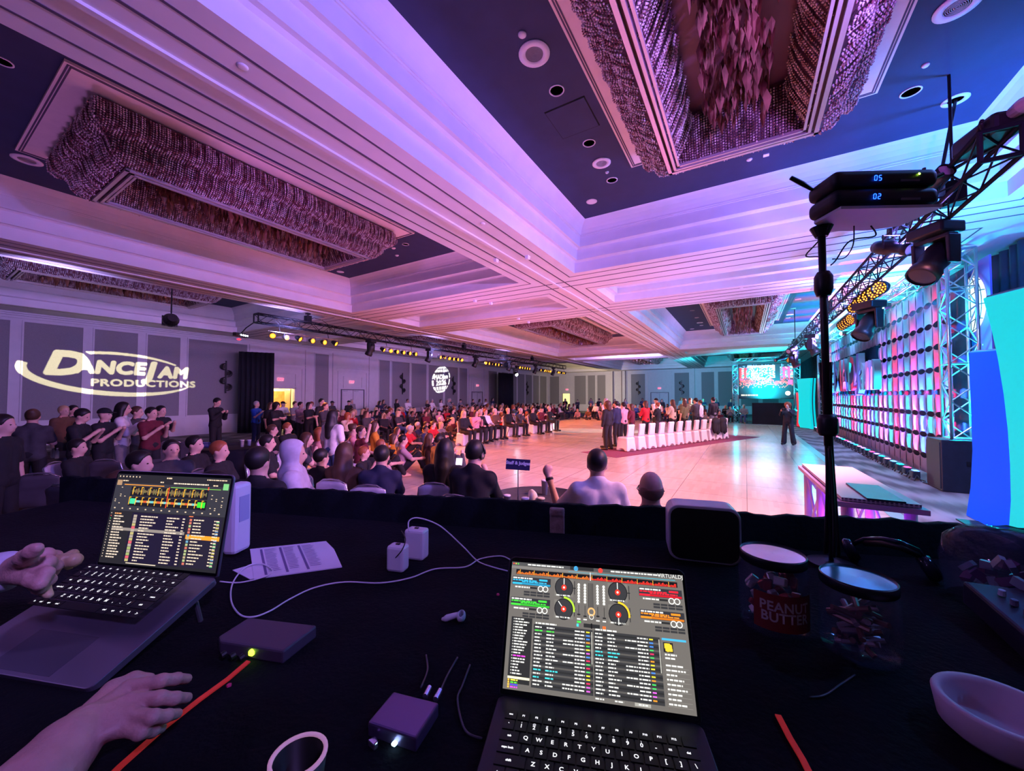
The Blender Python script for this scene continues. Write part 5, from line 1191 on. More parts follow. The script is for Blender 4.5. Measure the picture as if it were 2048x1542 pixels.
# seated rows along the left of the dance floor
n = 0
for r_ in range(6):
    y = 13.5+r_*1.02; x = 9.6+r_*.1
    while x < 33.5:
        if rr.random() < .90: rnd_person(['sit_lap', 'sit_cross', 'sit_clap', 'sit_chin', 'sit_lap'], x, y+rr.uniform(-.12, .12), -82, 'seated in the %s crowd row, %s' % (['front', 'second', 'third', 'fourth', 'fifth', 'back'][r_], third(x, 16, 25).replace('middle part', 'middle')), 'spectators seated left of the dance floor'); n += 1
        x += rr.uniform(.80, 1.0) + (.25 if x > 24 else 0)
# standing along the left wall
x = 12.5
while x < 34:
    if not 30.9 < x < 34: rnd_person(['stand_down', 'stand_cross', 'stand_clap', 'stand_cross'], x, 20.6+rr.uniform(-.9, .9), -85, 'standing by the left wall, '+third(x, 19, 26), 'spectators standing along the left wall', chair=False, dim=['black', 'black', 'charcoal', 'navy', 'white', 'brown', 'grey', 'black'])
    x += rr.uniform(.7, 1.15)
# sitting on the floor at the edge of the dance floor
for r_ in range(2):
    x = 9.3
    while x < 23.0:
        y0 = np.interp(x, [7, 9.5, 13.7, 17, 24], [8.9, 9.6, 11.4, 11.7, 11.3])+.75*r_
        if y0 < 12.4 and rr.random() < .92: rnd_person(['floor_cross', 'floor_knees', 'floor_phone'], x, y0+rr.uniform(-.1, .2), -75, 'sitting at the dance floor edge, '+third(x, 13, 18), 'spectators sitting on the floor', z=FZ, chair=False, dim=['black', 'maroon', 'grey', 'mauve', 'plaid', 'mustard', 'charcoal', 'red', 'brown', 'navy'])
        x += rr.uniform(.72, 1.0)
# far end of the dance floor
for r_ in range(3):
    y = -.2+.3*r_
    while y < 12.5:
        xx = 31.6+r_*1.1 if r_ else 30.4
        if not (y < 1.2 and r_ == 0) and rr.random() < .88: rnd_person(['sit_lap', 'sit_cross', 'sit_clap'] if r_ else ['floor_cross', 'floor_knees'], xx+rr.uniform(-.1, .1), y, 180, 'seated past the far floor end, '+third(y, 4, 8).replace('near end', 'right').replace('far end', 'left') if r_ else 'sitting at the far floor end, '+third(y, 4, 8).replace('near end', 'right').replace('far end', 'left'), 'spectators at the far end', z=0 if r_ else FZ)
        y += rr.uniform(.75, 1.0)
y = 1.0
while y < 17:
    rnd_person(['stand_down', 'stand_cross'], 37.5+rr.uniform(-1.5, 2.5), y, 185, 'standing far back, '+third(y, 5, 11).replace('near end', 'right').replace('far end', 'left'), 'people standing at the far end', chair=False, dim=['black', 'charcoal', 'navy', 'grey']); y += rr.uniform(.9, 1.5)
# front-row guests on covered chairs along the left edge of the floor
fr = [(929, 'sit_lap', 'black', 'long', 'blond', 'person with long blond hair in black on a white covered chair at the floor edge', 17.6), (951, 'sit_clap', 'pink', 'bob', 'brown', 'person in pink just right of the blond guest in black', 18.6), (962, 'sit_lap', 'black', 'short', 'grey', 'grey-haired person in a black shirt in the front row of covered chairs', 19.3), (972, 'sit_lap', 'white', 'short', 'red', 'person in a white shirt in the front row of covered chairs', 20), (992, 'sit_cross', 'brown', 'short', 'grey', 'older person in brown with arms folded in the front row', 20.6), (1017, 'sit_lap', 'black', 'short', 'blond', 'fair-haired person in black in the front row, left of the camera tripod', 21.6), (1037, 'sit_chin', 'charcoal', 'short', 'grey', 'person in dark grey leaning forward right of the camera tripod', 22.2), (1066, 'sit_lap', 'black', 'short', 'brown', 'person in a black T-shirt with bare legs in the front row', 23.2), (1082, 'sit_clap', 'maroon', 'cap', 'black', 'person in a maroon shirt and cap in the front row', 24.2), (1100, 'sit_cross', 'black', 'short', 'grey', 'grey-haired person in black, last of the front-row guests', 25.2)]
for px, po, tp, hr, hc, lb, d in fr:
    p = PD(px, d*.86); 
    person(po, lb, p, -100, tp, 'black', hr, hc, True, scale=1.05, group='front-row guests', shoes=True, z=FZ, res=.022)
    o = link('covered_chair', cov, None, (p.x+.02, p.y+.04, FZ), R(-100)); tag(o, 'white covered chair under '+lb.split(' on a')[0].split(' in the front')[0].replace('person', 'the guest', 1), 'chair', 'white covered chairs along the left edge')
    o['label'] = ' '.join(o['label'].split()[:15])
tp_ = thing('camera_tripod', 'video camera on a tripod between two front-row guests at the left floor edge', 'tripod', PD(1028, 17.6, FZ))
for a in (0, 2.1, 4.2): MB().tube([(0, 0, 1.1), (.38*math.cos(a), .38*math.sin(a), 0)], .015, 6).build('leg', m_black, tp_)
MB().box((0, 0, 1.22), (.28, .12, .14)).build('camera', m_black, tp_)
# ---- people near the camera, one by one ------------------------------
def NP(px, d, pose, face, top, hair, hcol, label, long=False, legs='black', scale=1.0, skin=0, z=0, chair=None, **k):
    p = PD(px, d); t = person(pose, label, p, face, top, legs, hair, hcol, long, skin, scale, None, k.pop('res', .018), z=z, **k)
    if chair:
        c = copy_tree(bq, chair, (p.x-.02*math.cos(R(face)), p.y-.02*math.sin(R(face)), 0), R(face), scale=1.0); c['group'] = 'banquet chairs'
    return t
NP(6, 4.7, 'stand_down', -40, 'black', 'short', 'black', 'person in a black T-shirt cut by the left edge of the picture', shoes=True)
NP(66, 6.6, 'stand_cross', 60, 'charcoal', 'bun', 'brown', 'person in dark grey standing with their back to us at far left')
NP(160, 6.9, 'stand_phone', -35, 'black', 'short', 'black', 'person in a black shirt standing in profile before the projected logo')
NP(209, 7.4, 'stand_clap', -45, 'black', 'cap', 'black', 'person in a black cap and black shirt standing with hands together')
NP(246, 8.0, 'stand_clap', -25, 'white', 'long', 'black', 'person in a white top with long black hair standing below the projected logo', True, 'grey', scale=1.06)
NP(274, 8.6, 'stand_cross', -50, 'charcoal', 'short', 'brown', 'person in charcoal standing just behind the white top')
NP(303, 7.9, 'stand_clap', -60, 'maroon', 'short', 'black', 'person in a dark maroon T-shirt holding a cup')
NP(322, 9.2, 'stand_clap', -60, 'black', 'short', 'black', 'bearded person in a black T-shirt behind the maroon one')
NP(128, 9.2, 'stand_down', -60, 'brown', 'short', 'blond', 'fair-haired person in brown partly hidden behind the black shirt')
NP(147, 9.6, 'stand_down', -60, 'black', 'short', 'black', 'person in black just behind the profile figure')
NP(432, 12.5, 'stand_phone', -60, 'black', 'short', 'black', 'person in black looking down at a phone before the tall drape', True, scale=1.1)
NP(513, 15.2, 'stand_clap', -60, 'blue', 'short', 'grey', 'person in a bright blue shirt standing beside the lit doorway', False, 'navy', scale=1.02)
NP(566, 17.6, 'stand_cross', -80, 'white', 'cap', 'black', 'person in a white shirt and cap in front of the lit doorway')
NP(590, 17.2, 'stand_cross', -80, 'grey', 'short', 'brown', 'person in a pale grey T-shirt with crossed arms right of the lit doorway')
NP(601, 15.6, 'stand_cross', -70, 'mauve', 'short', 'black', 'person in a mauve top with folded arms near the lit doorway')
NP(541, 14.6, 'stand_down', -70, 'black', 'long', 'brown', 'dark-clothed person with long hair left of the lit doorway')
NP(553, 13.8, 'stand_cross', -75, 'black', 'curly', 'black', 'person with big curly hair in black in front of the lit doorway')
NP(618, 14.8, 'stand_cross', -70, 'black', 'bob', 'black', 'person in black with bobbed hair between doorway and pilaster')
NP(643, 15.2, 'stand_down', -75, 'black', 'short', 'black', 'tall person in black left of the closed double doors', scale=1.08)
NP(651, 13.6, 'stand_cross', -80, 'charcoal', 'short', 'brown', 'person in a grey blazer left of the closed double doors', True)
# seated around the near tables
DC = 'banquet chair under '
NP(163, 5.9, 'sit_lap', -40, 'black', 'short', 'black', 'person in black seated in profile beside an empty dark chair at left', chair=DC+'the seated black-clad person at left')
NP(258, 3.4, 'sit_lap', -10, 'brown', 'bob', 'brown', 'brown-haired person seated right behind the left laptop', chair=DC+'the brown-haired person behind the laptop')
NP(290, 4.15, 'sit_lap', -48, 'black', 'short', 'black', 'young person in black seated in profile above the left laptop', chair=DC+'the young person in profile above the laptop', scale=1.05)
NP(346, 5.3, 'sit_cross', -105, 'charcoal', 'short', 'black', 'person in charcoal seated facing half towards us with bare forearms', chair=DC+'the person with bare forearms', scale=1.04)
NP(396, 5.9, 'sit_lap', -50, 'black', 'short', 'black', 'dark-haired bearded person in profile behind the small table sign', chair=DC+'the dark-haired bearded person', scale=1.04)
NP(446, 5.3, 'sit_lap', -48, 'black', 'short', 'red', 'person with reddish hair and beard in black, right of the table sign', chair=DC+'the reddish-haired person', scale=1.03)
NP(440, 3.25, 'sit_lap', 10, 'black', 'curly', 'black', 'dark silhouette with full hair just right of the left laptop', chair=DC+'the full-haired silhouette')
NP(524, 3.8, 'sit_lap', 25, 'black', 'short', 'black', 'black-haired person from behind, left of the hooded person', chair=DC+'the black-haired person left of the hood', scale=1.12, long=True)
NP(541, 6.3, 'sit_lap', -35, 'black', 'short', 'black', 'person in black looking up to the right beyond the table', chair=DC+'the person looking up', scale=1.02)
NP(597, 4.45, 'sit_lap', -38, 'lavender', None, 'black', 'person in a pale hooded sweatshirt with the hood up, seen from behind', True, hood=True, chair=DC+'the hooded person', scale=1.1, loose=.03)
NP(549, 8.9, 'sit_lap', -40, 'black', 'short', 'brown', 'person in black seated in profile below the lit doorway', chair=DC+'the profile below the doorway')
NP(580, 9.5, 'sit_cross', -70, 'black', 'short', 'red', 'broad person in black seated with a pink-lit face', chair=DC+'the pink-lit face')
NP(598, 7.1, 'sit_chin', -45, 'charcoal', 'bob', 'brown', 'person leaning forward in charcoal right of the pink-lit face', chair=DC+'the leaning person in charcoal')
NP(636, 8.1, 'sit_clap', -30, 'pink', 'bob', 'red', 'person in a pale pink top seated with a black jacket on the chair', True, chair=DC+'the pale pink top')
NP(666, 7.4, 'stand_down', 10, 'white', 'long', 'black', 'person walking in a white top and pale blue jeans between the tables', False, 'denim', scale=.98, shoes=True)
NP(704, 9.2, 'sit_clap', -35, 'pink', 'bun', 'brown', 'person in a light pink top with raised forearm right of the walker', False, chair=DC+'the light pink top')
NP(722, 8.6, 'sit_up', -50, 'maroon', 'short', 'brown', 'person in maroon seated with one arm raised', chair=DC+'the raised arm')
NP(728, 7.7, 'floor_phone', -60, 'black', 'short', 'red', 'person sitting on the floor in black touching their face', z=.03)
NP(694, 4.9, 'sit_lap', 20, 'brown', 'long', 'brown', 'person with very long brown hair seen from behind', True, chair=DC+'the very long brown hair', scale=1.05)
NP(756, 4.6, 'sit_chin', 30, 'navy', 'short', 'black', 'person in a navy jacket with bowed head seen from behind', True, chair=DC+'the navy jacket', scale=1.05)
NP(648, 5.3, 'sit_lap', 0, 'black', 'short', 'black', 'dark head and shoulders left of the very long brown hair', chair=DC+'the dark head beside the long hair', scale=.95)
NP(803, 9.6, 'floor_knees', -35, 'mauve', 'short', 'black', 'person in a mauve T-shirt hugging their knees on the floor, nearest of the floor sitters', z=.03, scale=1.05)
NP(781, 10.4, 'floor_cross', -40, 'mustard', 'bob', 'brown', 'person in an orange hoodie sitting on the floor behind the mauve T-shirt', True, z=.03)
NP(759, 9.0, 'floor_knees', -30, 'black', 'bob', 'red', 'red-haired person in black sitting on the floor left of the mauve T-shirt', z=.03)
NP(752, 10.2, 'sit_lap', -40, 'mustard', 'long', 'brown', 'person in a yellow-orange jacket among the near floor sitters', True, chair=DC+'the yellow-orange jacket')
NP(872, 9.4, 'floor_cross', -20, 'plaid', 'short', 'black', 'person in a yellow plaid shirt sitting on the floor, right of the mauve T-shirt', True, z=.03, scale=1.08)
NP(853, 10.0, 'floor_cross', -20, 'brown', 'long', 'brown', 'person with long hair in brown sitting left of the plaid shirt', True, z=.03, scale=1.05)
NP(903, 8.6, 'floor_phone', 5, 'charcoal', 'bun', 'brown', 'person in a dark grey top sitting at the floor edge before the two dark figures', True, z=.03, scale=1.0)
def phone(t, s):
    o = MB().box((0, 0, 0), (.01, .075, .15), rot=(0, .3, 0)).build('phone', emis('phone_glow', (.8, .7, 1.0), 1.5), t, loc=s['har']+vv(.03, 0, .05))
NP(888, 4.7, 'sit_clap', 20, 'black', 'long', 'black', 'dark-haired person in black from behind, left of two dark figures', True, chair=DC+'the left dark figure', scale=1.10, extra=phone)
def headset(t, s):
    h, u, l, f = s['head'], s['hu'], s['hl'], s['hf']; b = MB()
    b.tube([h+u*(.13*math.cos(a)+.01)+l*.105*math.sin(a)+f*.0 for a in [math.pi*(i/10-.5) for i in range(11)]], .012, 6); b.build('headband', m_black, t)
    for q in (1, -1): MB().lathe([(.045, 0), (.05, .015), (.04, .04), (.001, .045)], n=14, M=frame(h+l*q*.085, u, f) if q < 0 else frame(h+l*q*.085, f, u)).build('ear_cup', m_black, t)
NP(937, 4.15, 'sit_chin', 10, 'black', 'short', 'black', 'person in black with headphones on, right of two dark figures', True, chair=DC+'the right dark figure with headphones', scale=1.14, extra=headset, legs='navy')
# the person in the white shirt with a raised fist, nearer and finer
POSES['fist'] = dict(base='sit', arml=((.16, .16, -.22), (.10, .08, .26)), armr=((.12, .10, -.24), (.20, -.08, -.05)), lean=.05, turn=-.1)
def fist_hand(s, n='l'):
    w = s['wr'+n]; h = s['ha'+n]; d = (h-w)/np.linalg.norm(h-w); P = [('e', h+d*.01, (.042, .034, .045))]
    for i in range(4):
        o = vv(-.028+.019*i, 0, 0)+d*.045+vv(0, -.015, 0); P += [('c', h+o, h+o+vv(0, -.03, -.012), .011, .010), ('c', h+o+vv(0, -.03, -.012), h+o+vv(0, -.02, -.04), .010, .009)]
    P += [('c', h+vv(.03, 0, -.01), h+vv(.035, -.04, .01), .013, .011)]
    return P
def wmk():
    t = NP(1195, 3.75, 'fist', 28, 'white', 'short', 'black', 'person in a white shirt from behind raising a fist at the table', chair=DC+'the white shirt', scale=1.10, res=.012, extra=lambda t, s: MB().lathe([(.036, -.014), (.040, 0), (.036, .014)], n=16, M=Matrix.Translation(s['wrl']) @ Vector(s['hal']-s['wrl']).to_track_quat('Z', 'Y').to_matrix().to_4x4(), cap=False).build('wristband', m_black, t))
    return t
_bp = body_prims
def body_prims(s, g=1.0, fem=0, hands=True, face=False):
    b = _bp(s, g, fem, hands, face)
    if s is CACHE.get(('sk', 'fist')): b += fist_hand(s)
    return b
wmk()
def glasses(t, s):
    h, f, l, u = s['head'], s['hf'], s['hl'], s['hu']; b = MB()
    for q in (1, -1): b.tube([h+l*q*.088-f*.02, h+l*q*.086+f*.05, h+l*q*.07+f*.10], .004, 5); b.tube([h+l*q*.035+f*.105+vv(*(np.array(l)*.03*math.cos(a)+np.array(u)*.022*math.sin(a))) for a in [i*.6 for i in range(12)]], .003, 4)
    b.build('glasses', m_black, t)
t = NP(1298, 3.0, 'sit_lap', 27, 'charcoal', None, 'grey', 'bald person with glasses seen from behind, just over the black drape', False, chair=DC+'the bald person', scale=1.06, res=.014, extra=glasses)
s_ = sk_of('sit_lap'); fr_ = surf([('e', s_['head']+s_['hu']*.012-s_['hf']*.012, (.102, .084, .085), (0, s_['hd'], s_['turn']))], .012, .02, [(s_['head']+s_['hf']*.03, s_['hf']), (s_['head']+s_['hu']*.03, s_['hu'])], name='hair'); fr_.materials.append(cm('hair_stubble', (.20, .11, .085), .8)); link('hair', fr_, t)
# empty chairs, tables, things on them
bq.location = (*PD(702, 3.9)[:2], 0); bq.rotation_euler = (0, 0, R(40)); bq['label'] = 'pale empty banquet chair in front of the navy jacket, just over the drape'
for px, d, f, lb in ((836, 3.7, 35, 'pale empty banquet chair left of the two dark figures, just over the drape'), (622, 4.0, 30, 'empty banquet chair right of the hooded person with a dark coat'), (120, 2.3, -10, 'near banquet chair at left with a blue-lit chrome edge, behind the laptop'), (105, 5.2, 60, 'empty dark banquet chair in the left tables, curved back to us'), (185, 4.6, 20, 'empty banquet chair between the seated black-clad person and the laptop'), (235, 6.3, 50, 'empty banquet chair in the middle of the left tables'), (345, 8.8, 70, 'empty banquet chair in front of the tall drape'), (390, 9.0, 60, 'second empty banquet chair in front of the tall drape'), (470, 4.2, 40, 'banquet chair holding a jacket right of the full-haired silhouette')):
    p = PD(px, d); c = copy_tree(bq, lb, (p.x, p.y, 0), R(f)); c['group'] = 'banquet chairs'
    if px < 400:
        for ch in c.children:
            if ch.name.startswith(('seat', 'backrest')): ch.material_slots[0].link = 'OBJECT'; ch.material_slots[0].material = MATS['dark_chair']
def table(px, d, label, r=.85, cloth='charcoal', z=.74):
    p = PD(px, d); t = thing('round_table', label, 'table', (p.x, p.y, 0))
    MB().lathe([(.001, z), (r, z), (r, z-.02), (.001, z-.02)], n=40).build('tabletop', m_black, t)
    b = MB(); n = 48; prof = [(r+.005, z+.004), (r+.02, z-.05), (r+.03, .35), (r+.05, .02)]; vs = [(0, 0, z+.005)]
    for q, zz in prof: vs += [((q+(.035 if zz < .5 else 0)*math.sin(k*2*math.pi*9/n))*math.cos(2*math.pi*k/n), (q+(.035 if zz < .5 else 0)*math.sin(k*2*math.pi*9/n))*math.sin(2*math.pi*k/n), zz) for k in range(n)]
    fs = [(0, 1+(k), 1+(k+1) % n) for k in range(n)]+[(1+i*n+k, 1+i*n+(k+1) % n, 1+(i+1)*n+(k+1) % n, 1+(i+1)*n+k) for i in range(3) for k in range(n)]
    b.add(vs, [tuple(reversed(f)) for f in fs]).build('tablecloth', CL[cloth], t, smooth=True); return p
pa = table(1075, 4.6, 'dark cloth-covered round table with cups in front of the white shirt', .6)
pb = table(488, 4.9, 'grey cloth-covered round table with crumpled napkins behind the black-haired person', .62, 'grey')
pc = table(330, 6.9, 'round table with a small sign among the seated people at left', .8)
pd = table(95, 7.9, 'round table with bottles at far left', .8)
pe = table(480, 9.5, 'black round table with drinks before the tall drape', .9, 'black')
pf = table(770, 3.55, 'dark round table with a draped cloth and bottle just over the drape', .7)
m_cup = mat('paper_cup', (.80, .78, .84), .5); m_bottle = mat('clear_plastic', (.75, .78, .9), .1, trans=.6, alpha=.75)
def cup(px, py, z, label, h=.12, r=.042, d=None, dome=False):
    p = PZ(px, py, z); 
    if d: p = PD(px, d, z)
    t = thing('paper_cup', label, 'cup', p); MB().lathe([(.001, 0), (r*.78, 0), (r, h), (r*1.04, h), (r*.96, h-.004), (r*.76, .004)], n=20, cap=False).build('cup_body', m_cup, t, smooth=True)
    MB().lathe([(r*1.06, h-.006), (r*1.06, h+.008), (r*.7, h+.012), (.001, h+.012)], n=20).build('lid', m_cup, t, smooth=True); return t
def bottle(px, d, z, label, h=.2):
    t = thing('water_bottle', label, 'bottle', PD(px, d, z)); MB().lathe([(.001, 0), (.03, 0), (.032, .01), (.032, h*.62), (.012, h*.85), (.012, h*.93)], n=16).build('bottle_body', m_bottle, t, smooth=True)
    MB().lathe([(.015, h*.92), (.015, h), (.001, h)], n=12).build('cap', m_cup, t); return t
zt = .747
cup(1089, 0, zt, 'tall white paper cup standing at the far side of the near table', .17, .042, 4.75); cup(1050, 0, zt, 'short clear cup on the near table, left of the tissue', .11, .042, 4.15); cup(1081, 0, zt, 'short clear cup on the near table, right of the tissue', .11, .042, 4.15)
cup(1014, 0, zt, 'small dark-lidded jar at the left edge of the near table', .09, .04, 4.35)
me = surf([('e', (0, 0, .09), (.06, .05, .09)), ('e', (.02, .03, .13), (.04, .04, .06)), ('e', (-.02, -.03, .05), (.06, .05, .05))], .012, .02, name='tissue'); me.materials.append(m_cup); tag(link('crumpled_tissue', me, None, PD(1066, 4.2, zt)), 'crumpled white tissue bag between the two short cups', 'tissue')
bottle(384, 5.9+.7, zt, 'clear water bottle below the small table sign'); bottle(376, 6.7, zt, 'second clear water bottle beside the one below the sign'); bottle(682, 3.35, zt, 'pale water bottle standing in front of the pale empty chair', .24)
bottle(118, 7.5, zt, 'water bottle on the far left table, right one'); bottle(110, 7.6, zt, 'water bottle on the far left table, left one'); cup(475, 0, zt, 'white cup on the grey table behind the napkins', .12, .04, 4.9)
cup(486, 0, zt, 'pale drink cup on the black table before the tall drape', .16, .045, 9.2); cup(500, 0, zt, 'second pale drink cup on the black table before the drape', .14, .045, 9.4)
for px, d, lb in ((500, 4.3, 'crumpled napkins on the grey table behind the black-haired person'), (455, 4.2, 'flower-like heap of crumpled napkins at the near side of the grey table')):
    rg = random.Random(px); me = surf([('e', (rg.uniform(-.1, .1), rg.uniform(-.1, .1), .03+rg.uniform(0, .03)), (.04, .035, .035)) for _ in range(12)], .014, .01, name='napkins'); me.materials.append(m_cup); tag(link('crumpled_napkins', me, None, PD(px, d, zt)), lb, 'napkins')
def table_sign(px, d, z0, zt_, w, h, text, label, sub=None):
    p = PD(px, d, z0); t = thing('table_sign', label, 'sign', p, R(31-90+8)); H = zt_-z0
    MB().tube([(0, 0, 0), (0, 0, H)], .006, 8).build('pole', m_metal, t); MB().lathe([(.06, 0), (.06, .01), (.001, .012)], n=20).build('base', m_metal, t)
    MB().box((0, 0, H), (w, .012, h), rot=(0, R(5), 0)).build('board', mat('sign_board', (.02, .02, .09), .4), t)
    if not text:
        b = MB()
        for k in (-1, 0, 1): b.box((0, -.0075, H+.026*k), (w*.9, .002, .006))
        b.build('printed_lines', mat('sign_print', (.45, .50, .75), .5), t); return
    M = Matrix.Rotation(R(5), 4, 'Y') @ Matrix.Rotation(R(90), 4, 'X'); put_text(text, h*.42, Matrix.Translation((0, -.0075, H+.015)) @ M, mat('sign_print', (.45, .50, .75), .5), 'lettering', t, extrude=.001, bold=.002, align='CENTER')
table_sign(1036, 4.15, zt, 1.22, .26, .115, 'Staff & Judges', 'dark blue Staff and Judges sign on a thin pole on the near table')
table_sign(399, 6.3, zt, 1.17, .34, .09, '', 'small blue sign on a thin pole among the seated people at left')
# ================================================================ THE DJ TABLE IN FRONT OF THE CAMERA
TZ = 1.44
UD, VD = Vector((.343, -.939, 0)).normalized(), Vector((.939, .343, 0)).normalized(); UANG = math.atan2(UD.y, UD.x)
def TP(u, v, z=TZ): q = UD*u+VD*v; return Vector((q.x, q.y, z))
m_cloth = mat('black_tablecloth', (.004, .004, .007), .95, var=.4, scale=6, bump=.25, bscale=90, spec=.15)
m_velvet = mat('black_velvet', (.003, .004, .008), .9, var=.4, scale=5, bump=.2, bscale=60, spec=.15)
rs = thing('stage_riser', 'black platform carrying the DJ table', 'platform', TP(0, .1, 0), UANG)
MB().bb((-2.6, -1.2, 0), (2.6, 1.38, .62)).build('deck', m_cloth, rs)
dt = thing('dj_table', 'long table under a black cloth in the foreground', 'table', TP(0, .82, 0), UANG)
MB().bb((-2.5, -.66, 1.40), (2.5, .645, TZ)).build('tablecloth', m_cloth, dt, bevel=.01)
for x in (-2.3, 0, 2.3):
    for y in (-.5, .5): MB().tube([(x, y, .62), (x, y, 1.4)], .02, 8).build('leg', m_truss, dt)
a, b = TP(-2.7, 1.52), TP(2.7, 1.52)
drape('booth_drape', 'black velvet drape with a ragged top edge along the front of the DJ table', (a.x, a.y), (b.x, b.y), 0, 1.53, m_velvet, .16, .005, top=True)
def slab(name, pts, z0, z1, m, label=None, cat=None, parent=None, bevel=.003):
    """flat-topped box whose top outline is given in the photograph's pixels at height z1"""
    P = [PZ(x, y, z1) for x, y in pts]; c = sum(P, Vector())/len(P); c.z = z0
    poly = [(p.x-c.x, p.y-c.y) for p in P]
    if sum(poly[i][0]*poly[(i+1) % len(poly)][1]-poly[(i+1) % len(poly)][0]*poly[i][1] for i in range(len(poly))) < 0: poly = poly[::-1]
    o = MB().prism(poly, 0, z1-z0).build(name, m, parent, bevel=bevel, loc=c)
    if label: tag(o, label, cat)
    return o
# ---- laptops
m_space = mat('dark_grey_aluminium', (.20, .17, .24), .38, .75); m_spaceb = mat('black_aluminium', (.035, .035, .045), .4, .6)
m_key = mat('black_key', (.008, .008, .010), .45); m_leg = emis('key_legend', (.9, .9, 1.0), .75); m_glassb = mat('screen_bezel', (.004, .004, .005), .15)
ROWS = [['esc']+['F%d' % i for i in range(1, 13)]+[''], list('`1234567890-=')+['del'], ['tab']+list('QWERTYUIOP[]\\'), ['caps lock']+list("ASDFGHJKL;'")+['return'], ['shift']+list('ZXCVBNM,./')+['shift'], ['fn', 'ctrl', 'opt', 'cmd', '', 'cmd', 'opt', '<', '^', '>']]
RW = [[1]*14, [1]*13+[1.5], [1.5]+[1]*12+[1], [1.8]+[1]*11+[1.8], [2.35]+[1]*10+[2.35], [1, 1, 1, 1.25, 5.1, 1.25, 1, 1, 1, 1]]
kb = MB(); lg = MB(); KW, KD = .276, .112; unit = KW/14.5
for r_, (names, ws) in enumerate(zip(ROWS, RW)):
    tot = sum(ws); x = -KW/2; sc_ = KW/tot; y = KD/2-(r_+.5)*KD/6
    for nm, w in zip(names, ws):
        cw = w*sc_; kb.box((x+cw/2, y, .001), (cw-.0025, KD/6-.0025, .002))
        if nm:
            sz = .0085 if len(nm) == 1 else .0045
            add_text(lg, nm, sz, Matrix.Translation((x+cw/2 if len(nm) < 4 else x+cw/2-.002, y, .0022)), bold=.0002)
            if r_ == 1 and len(nm) == 1 and nm.isdigit(): add_text(lg, ')!@#$%^&*('[int(nm)], .005, Matrix.Translation((x+cw/2, y+.0055, .0022)))
        x += cw
kb_me = kb.mesh('keys', m_key); lg_me = lg.mesh('key_legends', m_leg)
def laptop(label, A, B, z, w, depth, lidh, tilt, slope, m, draw, kscale):
    A, B = Vector((*A, z)), Vector((*B, z)); c = (A+B)/2; X = (B-A).normalized(); rz = math.atan2(X.y, X.x)
    t = thing('laptop', label, 'laptop', c, rz)
    base = thing('base', None, None); base.parent = t; base.rotation_euler = (R(slope), 0, 0)
    bm = MB(); r_ = .012; poly = []
    for cx_, cy_, a0 in ((w/2-r_, -r_, 0), (-w/2+r_, -r_, 90), (-w/2+r_, -depth+r_, 180), (w/2-r_, -depth+r_, 270)):
        poly += [(cx_+r_*math.cos(R(a0+i*15)), cy_+r_*math.sin(R(a0+i*15))) for i in range(7)]
    bm.prism(poly, -.014, 0); bo = bm.build('deck', m, t, bevel=.0015); bo.rotation_euler = (R(slope), 0, 0)
    bpy.data.objects.remove(base)
    k = link('keyboard', kb_me, t, (0, -.028-KD*kscale/2, .0004)); k.scale = (kscale, kscale, 1); k.rotation_euler = (R(slope), 0, 0)
    l = link('key_legends', lg_me, k)
    MB().bb((-w*.21, -depth+.008, 0), (w*.21, -depth+.085, .0006)).build('trackpad', mat('trackpad', (.10, .09, .13), .35, .5), t).rotation_euler = (R(slope), 0, 0)
    lid = thing('x', None, None); bpy.data.objects.remove(lid)
    L = MB(); poly2 = []
    for cx_, cy_, a0 in ((w/2-r_, lidh-r_, 0), (-w/2+r_, lidh-r_, 90), (-w/2+.004, .004, 180), (w/2-.004, .004, 270)):
        rr_ = r_ if a0 < 180 else .004
        poly2 += [(cx_+rr_*math.cos(R(a0+i*15)), cy_+rr_*math.sin(R(a0+i*15))) for i in range(7)]
    rot = Matrix.Rotation(R(90-tilt), 4, 'X')
    lo = L.prism(poly2, -.005, 0).build('lid', m, t, bevel=.001); lo.rotation_euler = (R(90-tilt), 0, 0)
    MB().prism([(x*.985, .002+y*.985) for x, y in poly2], 0, .0008).build('bezel', m_glassb, lo)
    mats, me = draw(w-.012, lidh-.018); d = link('display', me, lo, (0, .009+(lidh-.018)/2, .0012))
    return t
